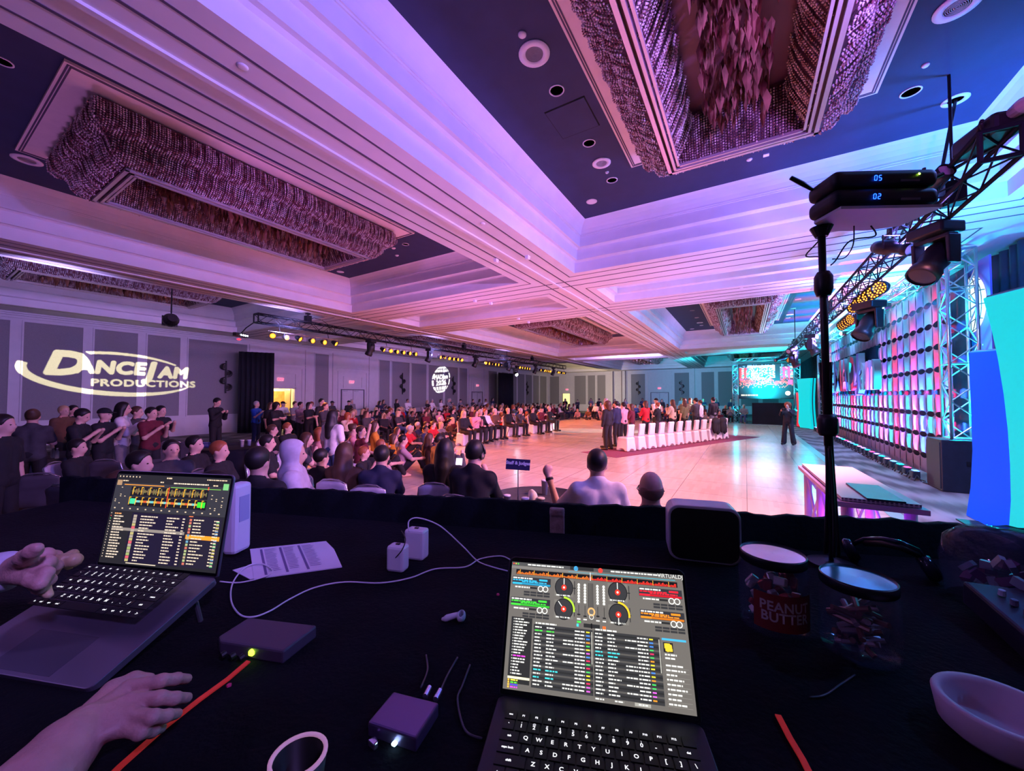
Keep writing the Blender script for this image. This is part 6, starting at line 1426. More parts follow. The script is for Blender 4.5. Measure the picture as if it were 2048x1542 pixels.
class UI:
    """a flat picture of a program window made of thin coloured rectangles; u right 0..1, v down 0..1"""
    def __init__(s, w, h): s.w, s.h, s.mb, s.mats, s.ix, s.z = w, h, MB(), [], {}, 0
    def c(s, col_, st=1.0):
        k = (tuple(round(x, 3) for x in col_), st)
        if k not in s.ix: s.ix[k] = len(s.mats); s.mats.append(emis('ui_%03d_%03d_%03d_%02d' % (*[int(x*100) for x in col_], int(st*10)), col_, st))
        return s.ix[k]
    def r(s, u0, v0, u1, v1, col_, st=1.0, lay=1):
        x0, x1, y0, y1 = (u0-.5)*s.w, (u1-.5)*s.w, (.5-v0)*s.h, (.5-v1)*s.h; z = lay*.00006
        s.mb.quad((x0, y1, z), (x1, y1, z), (x1, y0, z), (x0, y0, z), s.c(col_, st))
    def disc(s, u, v, rad, col_, lay=2, a0=0, a1=360, r0=0, st=1.0):
        n = 22; z = lay*.00006; P = lambda rr_, a: ((u-.5)*s.w+rr_*math.cos(R(a)), (.5-v)*s.h+rr_*math.sin(R(a)), z)
        for i in range(n):
            p, q = a0+(a1-a0)*i/n, a0+(a1-a0)*(i+1)/n; s.mb.quad(P(r0, p), P(rad, p), P(rad, q), P(r0, q), s.c(col_, st))
    def words(s, u, v, n, h, col_, rg, lay=3):
        x = u
        while x < u+n:
            w = min(rg.uniform(.008, .03), u+n-x); s.r(x, v, x+w, v+h, col_, 1, lay); x += w+.004
    def text(s, st, u, v, size, col_, lay=4):
        add_text(s.mb, st, size, Matrix.Translation(((u-.5)*s.w, (.5-v)*s.h, lay*.00006)), s.c(col_))
    def done(s, name): return s.mats, s.mb.mesh(name, s.mats)
WH = (.62, .62, .58); GY = (.115, .105, .095); DK = (.02, .02, .022)
def draw_right(w, h):
    s = UI(w, h); rg = random.Random(5); s.r(0, 0, 1, 1, GY, 1, 0); s.r(0, 0, 1, .03, (.06, .06, .06)); s.r(.0, .035, .52, .055, (.16, .15, .14)); s.r(.36, .0, .50, .03, (.02, .02, .02), 1, 2)
    for i in range(3): s.disc(.012+.014*i, .015, .0014, ((.6, .05, .03), (.5, .4, .05), (.08, .5, .05))[i])
    s.words(.10, .010, .22, .012, WH, rg); s.words(.6, .010, .28, .012, WH, rg)
    s.disc(.395, .016, .004, (.05, .35, .7)); s.disc(.54, .016, .004, (.7, .04, .03)); s.text('VIRTUALDJ', .935, .018, .0085, WH)
    s.r(.03, .062, .97, .105, (.006, .006, .006)); s.r(.35, .045, .96, .05, (.05, .35, .45))
    for i in range(150):
        u = .035+.93*i/150; a = .012+.022*abs(math.sin(i*.9)*math.cos(i*.23)); c = (.75, .16, .02) if u < .47 else (.75, .03, .02); s.r(u, .103-a*.9, u+.004, .103, c, 1, 2)
        if i % 14 == 3: s.r(u, .064, u+.003, .103, (.8, .35, .03), 1, 3)
    s.r(.478, .04, .482, .11, WH, 1, 4)
    def deck(u0, v0, c, right, arc=None, needle=90):
        s.r(u0, v0, u0+.235, v0+.07, (.025, .025, .03)); s.words(u0+.004, v0+.006, .12, .012, WH, rg); s.words(u0+.004, v0+.024, .15, .011, c, rg); s.r(u0+.165, v0+.010, u0+.215, v0+.026, c, 1, 3)
        s.words(u0+.06, v0+.037, .15, .009, c, rg); s.r(u0+.002, v0+.050, u0+.232, v0+.066, tuple(x*.6 for x in c), 1, 2); s.r(u0+.002, v0+.050, u0+.06, v0+.066, c, 1, 3)
        s.words(u0+.02, v0+.082, .09, .012, WH, rg); s.r(u0+.11, v0+.080, u0+.155, v0+.096, DK); s.disc(u0+.175, v0+.090, .005, WH, 2, r0=.0035); s.disc(u0+.205, v0+.090, .005, WH, 2, r0=.0035)
        for i in range(8): s.r(u0+.075+.04*(i % 4), v0+.118+.022*(i//4), u0+.111+.04*(i % 4), v0+.134+.022*(i//4), (.03, .03, .032))
        uc = .325 if not right else .635; vc = v0+.06
        s.r(uc-.055, v0-.012, uc+.055, v0+.135, (.145, .135, .12)); s.disc(uc, vc, .0165, (.012, .012, .012), 2); s.disc(uc, vc, .0150, (.03, .03, .03), 3); s.disc(uc, vc, .0045, (.8, .03, .015), 4); s.disc(uc, vc, .0018, WH, 5)
        if arc: s.disc(uc, vc, .0195, arc, 4, -10, 90, .0165)
        a = R(needle); x, y = (uc-.5)*s.w, (.5-vc)*s.h; dx, dy = math.cos(a), math.sin(a); nx, ny = -dy*.0007, dx*.0007
        s.mb.quad(*[(x+dx*k1+nx*k2, y+dy*k1+ny*k2, .00036) for k1, k2 in ((.005, -1), (.015, -1), (.015, 1), (.005, 1))], s.c(WH))
        s.words(uc-.045, v0+.120, .08, .011, WH, rg); s.r(uc+(.060 if not right else .062), v0, uc+.064+(.002 if right else 0), v0+.11, DK, 1, 2); s.r(uc+.055, v0+.055, uc+.070, v0+.062, (.01, .01, .01), 1, 3)
    deck(.010, .125, (.03, .38, .65), 0); deck(.010, .300, (.05, .62, .04), 0, (.35, .65, .03), 130); deck(.755, .125, (.75, .015, .03), 1); deck(.755, .300, (.80, .22, .015), 1, (.75, .45, .02), -90)
    for i, u in enumerate((.412, .448, .520, .556)):
        for k in range(7): s.disc(u, .15+.023*k, .0022, WH, 3); s.r(u-.012, .158+.023*k, u+.012, .1605+.023*k, (.25, .24, .2), 1, 2)
        s.r(u-.0015, .315, u+.0015, .40, DK, 1, 2); s.r(u-.009, .385+.01*(i % 2), u+.009, .395+.01*(i % 2), (.01, .01, .01), 1, 3); s.words(u-.01, .42, .02, .01, WH, rg)
    for k in range(4): s.r(.468+.008*k, .13, .471+.008*k, .33, (.01, .01, .01), 1, 2)
    s.disc(.484, .36, .0065, (.7, .35, .12), 3, r0=.004); s.disc(.484, .40, .004, WH, 3, r0=.003); s.r(.44, .455, .53, .485, DK, 1, 2); s.r(.48, .45, .488, .49, (.005, .005, .005), 1, 3); s.r(.402, .44, .424, .455, (.05, .6, .05), 1, 3); s.r(.40, .462, .412, .485, (.05, .5, .6), 1, 3); s.r(.545, .462, .563, .485, (.75, .12, .02), 1, 3)
    s.r(.022, .46, .145, .955, DK, 1, 2)
    for k in range(20): s.r(.035, .470+.0215*k, .041, .480+.0215*k, (.35, .35, .33), 1, 3); s.words(.045, .470+.0215*k, rg.uniform(.03, .09), .010, (.7, .05, .6) if k == 13 else WH, rg)
    s.r(.022, .905, .145, .922, (.75, .68, .45), 1, 3)
    for k, c in enumerate(((.7, .6, .05), (.1, .6, .05), (.05, .05, .8), (.7, .05, .7))): s.r(.024, .925+.0165*k, .034, .938+.0165*k, (.7, .4, .05), 1, 4); s.words(.04, .926+.0165*k, .04, .010, c, rg, 4)
    for u0, u1 in ((.155, .49), (.495, .85)):
        s.r(u0, .50, u1, .965, (.03, .03, .03), 1, 2); s.words(u0+.01, .485, .12, .012, WH, rg); n = 17
        for k in range(n):
            v = .515+.0262*k; s.r(u0, v, u1, v+.0131, (.075, .07, .065) if k % 2 else (.02, .02, .02), 1, 3)
            c = (.05, .65, .05) if (k == 1 and u0 < .3) else (.05, .55, .6) if (k in (12, 14) and u0 < .3) or (k in (5, 6) and u0 > .3) else WH
            s.words(u0+.008, v+.001, rg.uniform(.03, .05), .010, c, rg, 4); s.words(u0+.075, v+.001, rg.uniform(.03, .07), .010, c, rg, 4)
            if rg.random() < .3: s.words(u0+.17, v+.001, .06, .010, c, rg, 4)
            s.words(u0+.235, v+.001, .055, .010, WH, rg, 4); s.r(u0+.298, v+.001, u0+.318, v+.011, rg.choice([(.75, .03, .1), (.05, .5, .1), (.7, .6, .03), (.05, .2, .7), (.75, .25, .02), (.6, .1, .6)]), 1, 4)
        s.r(u1-.008, .515, u1-.003, .75, (.35, .34, .3), 1, 4)
    s.r(.86, .50, .985, .515, (.05, .35, .65), 1, 2); s.r(.865, .53, .915, .60, (.01, .01, .01), 1, 2)
    for k in range(26): s.r(.867+.045*rg.random(), .532+.06*rg.random(), .871+.045*rg.random(), .538+.06*rg.random(), (.7, .45, .03), 1, 3)
    s.words(.87, .61, .06, .012, WH, rg); s.words(.87, .635, .05, .012, WH, rg)
    for k in range(9): s.words(.87, .685+.032*k, rg.uniform(.04, .10), .012, WH, rg); s.r(.865, .705+.032*k, .985, .706+.032*k, (.3, .29, .26), 1, 3)
    s.r(.70, .968, .78, .99, (.3, .29, .26), 1, 2)
    for u in (.5, .6, .72): s.words(u, .973, .045, .010, WH, rg)
    return s.done('display')
def draw_left(w, h):
    s = UI(w, h); rg = random.Random(8); W2 = (.55, .42, .28); s.r(0, 0, 1, 1, (.012, .010, .016), 1, 0); s.r(0, .10, 1, .42, (.028, .024, .030), 1, 1)
    for k in range(7): s.r(.02+.03*k, .02, .03+.03*k, .035, W2, 1, 3)
    s.words(.45, .02, .05, .015, W2, rg); s.words(.8, .02, .17, .012, W2, rg); s.r(.01, .07, .055, .13, (.3, .18, .1), 1, 2); s.words(.06, .07, .05, .013, W2, rg); s.words(.52, .075, .3, .014, (.6, .5, .38), rg); s.words(.4, .07, .03, .014, W2, rg); s.words(.86, .08, .04, .014, W2, rg); s.r(.945, .06, .99, .13, (.15, .42, .15), 1, 3)
    s.r(.08, .115, .44, .125, (.6, .22, .03), 1, 3); s.r(.5, .125, .93, .132, (.15, .4, .06), 1, 3); s.r(.82, .105, .83, .14, (.6, .05, .02), 1, 3)
    for row, v0 in ((0, .17), (1, .285)):
        s.r(.15, v0-.03, .83, v0+.075, (.004, .004, .004), 1, 2)
        for i in range(130):
            u = .16+.66*i/130; a = .035*abs(math.sin(i*.7)*math.cos(i*.31+row))+.006
            if row == 0: c = (.20, .10, .04) if i % 3 else (.10, .16, .05)
            else: c = (.05, .6, .3) if i < 10 else (.04, .65, .03) if i > 116 else ((.6, .1, .02), (.55, .45, .2), (.15, .5, .5), (.5, .3, .05))[(i//6) % 4]
            if row == 1: a = .012 if 10 < i < 117 else .03
            s.r(u, v0+.02-a, u+.004, v0+.02+a, c, 1, 3)
        for k in range(9 if row == 0 else 12): u = .17+.075*k if row == 0 else .15+.058*k; s.r(u, v0-.025, u+.006, v0+.06, (.7, .34, .02), 1, 4); s.r(u, v0-.028, u+.018, v0-.02, (.7, .34, .02), 1, 4)
    s.r(.485, .13, .492, .36, (.75, .06, .01), 1, 5)
    for k in range(26): s.r(rg.choice([.02, .05, .09, .12, .86, .89, .93, .96]), .16+.2*rg.random(), 0, 0, W2) if 0 else s.r(*(lambda a, b: (a, b, a+.012, b+.008))(rg.choice([.02, .06, .10, .86, .90, .95]), .15+.02*rg.randrange(11)), W2, 1, 3)
    for k in range(14): u = .03+.07*k; s.r(u, .385, u+.014, .398, W2, 1, 3)
    for k in range(17): v = .445+.030*k; s.disc(.02, v+.006, .0013, ((.5, .4, .3), (.6, .1, .05), (.05, .5, .1))[k % 3 if k < 4 else 0], 3); s.words(.05, v, rg.uniform(.06, .11), .014, (.6, .25, .08) if k == 0 else (.55, .45, .35), rg)
    s.r(.21, .43, .69, .97, (.008, .006, .018), 1, 2); s.r(.05, .605, .69, .637, (.20, .17, .15), 1, 3)
    for k in range(16):
        v = .455+.032*k; s.r(.225, v, .255, v+.028, rg.choice([(.35, .3, .12), (.5, .08, .1), (.3, .25, .2), (.25, .3, .1)]), 1, 4); s.words(.29, v+.006, rg.uniform(.04, .16), .013, (.55, .45, .35), rg, 4); s.words(.52, v+.006, rg.uniform(.04, .11), .013, (.55, .45, .35), rg, 4); s.words(.655, v+.006, .02, .013, (.55, .45, .35), rg, 4)
    s.r(.70, .43, .985, .97, (.012, .01, .02), 1, 2); s.r(.705, .63, .985, .675, (.75, .24, .015), 1, 3); s.r(.705, .43, .74, .44, (.6, .15, .05), 1, 3)
    for k in range(15): v = .46+.033*k; s.r(.715, v, .735, v+.024, rg.choice([(.1, .25, .35), (.35, .28, .15), (.45, .12, .08), (.3, .35, .15)]), 1, 4); s.words(.75, v+.003, rg.uniform(.05, .13), .012, (.6, .48, .35), rg, 4); s.words(.92, v+.003, .045, .012, (.6, .48, .35), rg, 4); s.r(.94, v+.018, .965, v+.024, rg.choice([(.1, .3, .6), (.1, .5, .15), (.5, .45, .05)]), 1, 4)
    s.r(.24, .975, .5, .985, (.5, .42, .32), 1, 3)
    return s.done('display')
lr = laptop('black laptop on the table showing a grey four-deck mixing program', (.545, .352), (.652, .066), 1.458, .3126, .2212, .210, 26.5, 0, m_spaceb, draw_right, 1.0)
_x = Vector((math.cos(-1.207), math.sin(-1.207)))*.178
ll = laptop('grey laptop on a stand at left with song lists and waveforms on its screen', (.355-_x.x, 1.219-_x.y), (.355+_x.x, 1.219+_x.y), 1.530, .356, .248, .232, 9.9, 19.4, m_space, draw_left, 1.04)
# laptop stand
c0 = ll.location; st = thing('laptop_stand', 'thin metal laptop stand under the left laptop', 'stand', (c0.x, c0.y, TZ), ll.rotation_euler.z)
for x in (-.15, .15):
    MB().tube([(x, -.03, .062), (x*1.05, -.02, 0)], .005, 8).build('leg', m_metal, st)
b = MB(); b.box((0, -.03, .060), (.31, .02, .005)); b.build('support_bar', m_metal, st)
b = MB()
for x in (-.15, .15): b.tube([(x, -.03, .060), (x, -.215, .002)], .004, 6)
b.build('side_rail', m_metal, st)
# white upright box behind the left laptop
P1, P2 = PZ(450, 1095, 1.455), PZ(478, 1095, 1.455)
o = MB().box((0, 0, .12), (.045, .07, .22)).build('white_box', mat('white_plastic', (.66, .62, .74), .4, var=.02), loc=TP(-1.115, 1.06), rz=UANG+.1, bevel=.012); tag(o, 'upright white box behind the right edge of the left laptop', 'box')
MB().box((.023, 0, .15), (.002, .04, .08)).build('side_label', mat('box_print', (.35, .35, .55), .5), o)
# ---- hands
def finger(P, rs): return [('c', P[i], P[i+1], rs[i], rs[i+1]) for i in range(len(P)-1)]
def H(px, py, z): return np.array(PZ(px, py, z))
m_hand = mat('hand_skin', (.50, .27, .25), .5, var=.10, scale=25, bump=.12, bscale=120)
wr = H(165, 1462, 1.500); prim = [('c', H(60, 1580, 1.49), H(128, 1500, 1.498), .044, .036), ('c', H(128, 1500, 1.498), wr, .036, .030)]
mc = [H(256, 1376, 1.508), H(262, 1402, 1.512), H(260, 1430, 1.508), H(250, 1455, 1.500)]
for q in mc: prim.append(('c', wr, q, .023, .0105))
prim += [('e', (wr+mc[1]+mc[2])/3+vv(0, 0, -.002), (.042, .034, .016), (0, 0, R(20)))]
prim += finger([mc[0], H(322, 1362, 1.516), H(352, 1358, 1.504), H(374, 1358, 1.486)], [.0110, .0092, .0082, .0070])
prim += finger([mc[1], H(318, 1396, 1.516), H(350, 1397, 1.504), H(374, 1396, 1.488)], [.0108, .0092, .0082, .0070])
prim += finger([mc[2], H(306, 1434, 1.514), H(334, 1432, 1.502), H(354, 1428, 1.488)], [.0102, .0086, .0077, .0067])
prim += finger([mc[3], H(282, 1465, 1.500), H(306, 1462, 1.486), H(322, 1457, 1.472)], [.0100, .0085, .0075, .0066])
prim += finger([H(190, 1425, 1.495), H(226, 1381, 1.500), H(266, 1360, 1.500), H(296, 1360, 1.490)], [.020, .0145, .0115, .0095])
hand = thing('person', 'bare left hand and forearm of a person hovering over the table at lower left', 'person', (wr[0], wr[1], TZ))
hm = surf(prim, .0024, .0045, name='hand'); hm.transform(Matrix.Translation((-wr[0], -wr[1], -TZ))); hm.materials.append(m_hand); ho = link('hand', hm, hand)
m_nail = mat('fingernail', (.60, .36, .36), .25)
for a, b, r_ in ((H(352, 1358, 1.504), H(374, 1358, 1.486), .0062), (H(350, 1397, 1.504), H(374, 1396, 1.488), .006), (H(334, 1432, 1.502), H(354, 1428, 1.488), .0058), (H(306, 1462, 1.486), H(322, 1457, 1.472), .0054), (H(266, 1360, 1.500), H(296, 1360, 1.490), .0075)):
    d = (b-a)/np.linalg.norm(b-a); p = b-d*.001+np.array([0, 0, .0042])-vv(wr[0], wr[1], TZ)
    n = surf([('e', (0, 0, 0), (r_*1.1, r_*.85, .0028))], .0012, .002, name='fingernail'); n.materials.append(m_nail)
    no = link('fingernail', n, hand, p); no.rotation_euler = Vector(d).to_track_quat('X', 'Z').to_euler()
# second hand at the left edge, white cuff, holding a wrapper
w2 = H(14, 1140, 1.60); k2 = [H(62, 1112, 1.625), H(68, 1128, 1.625), H(70, 1145, 1.618), H(64, 1160, 1.61)]
pr = [('c', H(-60, 1160, 1.58), w2, .034, .027)]+[('c', w2, q, .024, .012) for q in k2]
pr += finger([k2[0], H(92, 1108, 1.63), H(110, 1112, 1.618), H(120, 1120, 1.605)], [.012, .0105, .0095, .008])+finger([k2[1], H(95, 1124, 1.632), H(112, 1132, 1.615), H(108, 1145, 1.60)], [.012, .0105, .009, .008])
pr += finger([k2[2], H(92, 1146, 1.62), H(98, 1160, 1.60), H(84, 1166, 1.59)], [.0115, .010, .009, .008])+finger([k2[3], H(80, 1168, 1.605), H(78, 1178, 1.59), H(66, 1174, 1.585)], [.0105, .009, .008, .007])
pr += finger([H(30, 1130, 1.62), H(52, 1114, 1.65), H(66, 1102, 1.668), H(74, 1096, 1.675)], [.018, .0135, .0115, .009])
h2 = thing('person', 'hand with a white cuff reaching in at the left edge, holding a tan wrapper', 'person', (w2[0], w2[1], TZ)); off = Matrix.Translation((-w2[0], -w2[1], -TZ))
me = surf(pr, .003, .009, name='hand'); me.transform(off); me.materials.append(m_hand); link('hand', me, h2)
me = surf([('c', H(-80, 1165, 1.58), H(8, 1143, 1.60), .045, .038)], .005, .01, name='cuff'); me.transform(off); me.materials.append(CL['lavender']); link('white_cuff', me, h2)
me = surf([('c', H(112, 1118, 1.615), H(148, 1120, 1.615), .009, .014), ('c', H(146, 1108, 1.62), H(138, 1132, 1.60), .010, .008), ('c', H(96, 1150, 1.60), H(84, 1176, 1.585), .006, .010), ('c', H(84, 1176, 1.585), H(98, 1190, 1.575), .011, .007), ('c', H(120, 1130, 1.61), H(96, 1150, 1.60), .007, .006)], .004, .008, name='wrapper'); me.transform(off); me.materials.append(mat('tan_wrapper', (.50, .36, .20), .4, var=.3, scale=30)); 
o = link('wrapper', me, None, (w2[0], w2[1], TZ)); tag(o, 'crumpled tan wrapper held by the cuffed hand at the left edge', 'wrapper')
# ---- small things on the table
t = slab('paper_sheet', [(500, 1098), (652, 1082), (668, 1098), (684, 1133), (508, 1157)], TZ, TZ+.003, mat('printed_paper', (.72, .66, .80), .7, var=.03), 'sheet of printed paper with three table columns lying on the table', 'paper', bevel=0)
b = MB(); c_ = t.location; Q = [PZ(*q, TZ+.0036)-c_ for q in ((500, 1098), (652, 1082), (684, 1133), (508, 1157))]
def bl(u, v): return tuple((Q[0]*(1-u)+Q[1]*u)*(1-v)+(Q[3]*(1-u)+Q[2]*u)*v+Vector((0, 0, c_.z-c_.z)))
for u in (.12, .36, .60):
    b.quad(bl(u, .06), bl(u+.03, .06), bl(u+.03, .94), bl(u, .94))
rg = random.Random(2)
for u in (.17, .41, .65):
    for k in range(16): v = .08+.05*k; b.quad(bl(u, v), bl(u+rg.uniform(.08, .17), v), bl(u+.12, v+.015), bl(u, v+.015))
b.build('printed_table', mat('paper_print', (.16, .12, .28), .8), t)
slab('paper_sheet', [(465, 1140), (506, 1128), (540, 1150), (500, 1158)], TZ, TZ+.0015, MATS['printed_paper'], 'corner of a second paper under the printed sheet', 'paper', bevel=0)
m_wp = mat('white_charger', (.70, .66, .76), .35, var=.02)
def charger(u, v, w, h, d, label, ang=.0):
    t = thing('power_adapter', label, 'charger', TP(u, v), UANG+ang); MB().box((0, 0, h/2), (w, d, h)).build('body', m_wp, t, bevel=.008); MB().box((0, -.0, h+.001), (.012, .008, .004)).build('port', m_black, t); return t
charger(-.535, 1.15, .066, .092, .045, 'larger white power adapter with a white cable, the rear one of two', -.08); charger(-.552, 1.06, .055, .074, .040, 'smaller white power adapter in front of the larger one', -.05)
m_cab = mat('white_cable', (.70, .66, .78), .4)
def cable(name, label, pts, r=.002, m=m_cab, cat='cable'):
    """pts: pixel x, pixel y, height; smoothed"""
    P = [np.array(PZ(x, y, z)) for x, y, z in pts]; out = []
    for i in range(len(P)-1):
        p0, p1, p2, p3 = P[max(i-1, 0)], P[i], P[i+1], P[min(i+2, len(P)-1)]
        for k in range(6): t_ = k/6; out.append(.5*((2*p1)+(-p0+p2)*t_+(2*p0-5*p1+4*p2-p3)*t_**2+(-p0+3*p1-3*p2+p3)*t_**3))
    out.append(P[-1]); return tag(MB().tube(out, r, 8).build(name, m, smooth=True), label, cat)
z = TZ+.003
cable('charging_cable', 'white cable arching from the larger power adapter to the black laptop', [(818, 1064, 1.54), (818, 1042, 1.567), (838, 1036, 1.57), (880, 1052, 1.54), (925, 1092, 1.485), (955, 1122, z), (985, 1134, z), (1015, 1142, z)])
cable('charging_cable', 'white cable winding from the left laptop over the papers and across the table', [(440, 1163, z), (480, 1165, z), (530, 1153, z+.004), (545, 1140, z+.006), (520, 1127, z+.006), (490, 1135, z+.006), (466, 1165, z), (462, 1200, z), (478, 1228, z), (505, 1234, z), (540, 1222, z), (580, 1198, z), (630, 1175, z), (690, 1164, z), (760, 1166, z), (820, 1156, z), (870, 1138, z), (930, 1134, z), (960, 1118, z), (1000, 1112, z), (1020, 1119, z)])
cable('thin_cable', 'thin black cable looping over the smaller power adapter', [(803, 1062, 1.52), (811, 1078, 1.525), (804, 1100, 1.51), (785, 1122, 1.47), (772, 1138, z)], .0016, m_black)
for i, (pts, lb) in enumerate((([(842, 1375, 1.455), (855, 1340, z), (852, 1310, z)], 'thin dark cable running back from the left of the small metal box'), ([(880, 1385, 1.455), (895, 1350, z), (915, 1315, z)], 'thin dark cable running back from the right plug of the small metal box'), ([(965, 1478, z), (930, 1460, z), (915, 1400, z), (925, 1370, z), (940, 1330, z)], 'dark cable from the left side of the black laptop'), ([(1620, 1395, z), (1650, 1390, z), (1680, 1370, z), (1710, 1350, z)], 'faint cable curling on the cloth in front of the jars'))):
    cable('audio_cable', lb, pts, .0018, mat('dark_cable', (.05, .05, .07), .35))
t = slab('audio_interface', [(437, 1272), (498, 1234), (634, 1250), (566, 1302), (440, 1282)], TZ, TZ+.026, mat('device_top', (.085, .06, .10), .45, .3), 'flat dark device with a glowing green light beside the grey laptop', 'audio device', bevel=.004)
p = PZ(506, 1303, TZ+.014)-t.location; MB().lathe([(.001, -.007), (.006, -.003), (.006, .003), (.001, .007)], n=12, c=p+Vector((-.002, -.001, 0))).build('green_light', emis('green_led', (.45, 1.0, .02), 5), t)
b = MB()
for k in range(3): q = PZ(452+18*k, 1306+3*k, TZ+.016)-t.location; b.lathe([(.006, 0), (.006, .008), (.001, .009)], c=q, n=10, M=Matrix.Rotation(R(-100), 4, 'Y'))
b.build('jack_socket', m_black, t)
def ribbon(label, pts, w, m):
    P = [PZ(x, y, z_) for x, y, z_ in pts]; b = MB(); vs = []
    for i, p in enumerate(P):
        d = (P[min(i+1, len(P)-1)]-P[max(i-1, 0)]).normalized(); n = Vector((-d.y, d.x, 0)).normalized()*w/2
        vs += [p-n, p+n, p+n+Vector((0, 0, .0025)), p-n+Vector((0, 0, .0025))]
    fs = [(4*i+j, 4*i+(j+1) % 4, 4*i+4+(j+1) % 4, 4*i+4+j) for i in range(len(P)-1) for j in range(4)]+[(3, 2, 1, 0), tuple(4*(len(P)-1)+k for k in range(4))]
    return tag(b.add(vs, fs).build('red_strap', m, smooth=False), label, 'strap')
m_red = mat('red_webbing', (.80, .045, .03), .6, var=.1, scale=60, emit=(1, .05, .02), es=.06)  # faint glow put into the strap's red by emission
ribbon('flat red-orange strap running from the dark device past the hand to the bottom edge', [(497, 1324, TZ+.012), (455, 1360, TZ+.006), (400, 1400, TZ+.004), (330, 1455, TZ+.004), (240, 1535, TZ+.004), (200, 1575, TZ+.004)], .0095, m_red)
ribbon('short flat red strap pointing to the bottom edge right of the black laptop', [(1556, 1432, TZ+.003), (1580, 1478, TZ+.003), (1605, 1520, TZ+.003), (1625, 1560, TZ+.003)], .0085, m_red)
t = slab('converter_box', [(735, 1444), (787, 1382), (878, 1405), (832, 1476)], TZ, TZ+.022, mat('anodised_violet', (.17, .11, .26), .35, .7), 'small square metal box with a bright blue-white light on its front', 'audio device', bevel=.003)
p = PZ(789, 1487, TZ+.008)-t.location; MB().lathe([(.001, -.004), (.0045, 0), (.001, .004)], c=p, n=12).build('status_light', emis('blue_white_led', (.45, .85, 1.0), 5), t)
for q in ((855, 1383), (876, 1389)):
    p0, p1 = PZ(q[0]-5, q[1]+10, TZ+.014)-t.location, PZ(q[0]+4, q[1]-8, TZ+.014)-t.location; MB().tube([p0, p1], .0045, 10).build('plug', mat('silver_plug', (.6, .55, .7), .2, .9), t)
o = slab('knob_tab', [(735, 1478), (752, 1470), (757, 1482), (748, 1490)], TZ, TZ+.010, MATS['silver_plug'], 'small silver tab in front of the small metal box', 'tab', bevel=.002)
me = surf([('c', (-.02, 0, .008), (0, .004, .012), .007, .006), ('e', (.012, 0, .012), (.010, .016, .012)), ('c', (-.024, -.002, .006), (-.03, .0, .005), .005, .004)], .002, .004, carve=[('e', (.012, -.002, .012), (.006, .011, .02))], name='cable_tie'); me.materials.append(m_wp)
tag(link('cable_tie', me, None, PZ(912, 1243, TZ), R(-60)), 'small curled white cable tie on the cloth in mid table', 'cable tie')
for px, py, c_ in ((996, 1190, 'first'), (458, 1372, 'second')):
    o = MB().lathe([(.0045, 0), (.004, .003), (.001, .003)], n=5).build('confetti', mat('pink_confetti', (.75, .05, .20), .5), loc=PZ(px, py, TZ)); tag(o, 'tiny pink confetti dot beside the %s' % ('black laptop lid' if px > 900 else 'red strap'), 'confetti')
t = thing('tumbler', 'dark tumbler with a pale pink rim at the bottom edge of the picture', 'cup', PZ(597, 1510, 1.50)-Vector((0, 0, .06)))
MB().lathe([(.001, 0), (.026, 0), (.033, .06), (.030, .058), (.027, .02), (.001, .01)], n=28, cap=False).build('cup_body', m_black, t, smooth=True); MB().lathe([(.0335, .058), (.0335, .0605), (.0285, .0605), (.0285, .058)], n=32, cap=False).build('rim', mat('pink_rim', (.75, .48, .60), .4, emit=(1, .5, .7), es=.12), t, smooth=True)  # rim colour carries a faint painted-in glow
# jars
m_jar = mat('clear_jar', (.10, .12, .22), .06, alpha=.22, spec=.9); m_lidm = mat('glossy_lid', (.50, .50, .58), .10, .85); m_lidb = mat('black_lid_band', (.01, .01, .015), .3)
def jar(u, v, r, h, label, seed, fill):
    t = thing('candy_jar', label, 'jar', TP(u, v)); zt_ = h
    MB().lathe([(.001, .002), (r*.92, .002), (r, .012), (r*1.0, zt_-.028), (r*.9, zt_-.014), (r*.88, zt_-.006)], n=36, cap=False).build('glass', m_jar, t, smooth=True)
    MB().lathe([(r*.93, zt_-.012), (r*.96, zt_-.010), (r*.96, zt_+.006), (r*.93, zt_+.009), (r*.92, zt_+.005), (.001, zt_+.005)], n=40, cap=False).build('lid_band', m_lidb, t, smooth=True)
    MB().lathe([(r*.90, zt_+.0055), (.001, zt_+.0065)], n=40, cap=False).build('lid_top', m_lidm if seed == 1 else mat('cyan_reflection_lid', (.06, .50, .58), .12, .8), t, smooth=True)  # second lid's cyan reflection is put into its base colour
    fill(t, r, h); return t
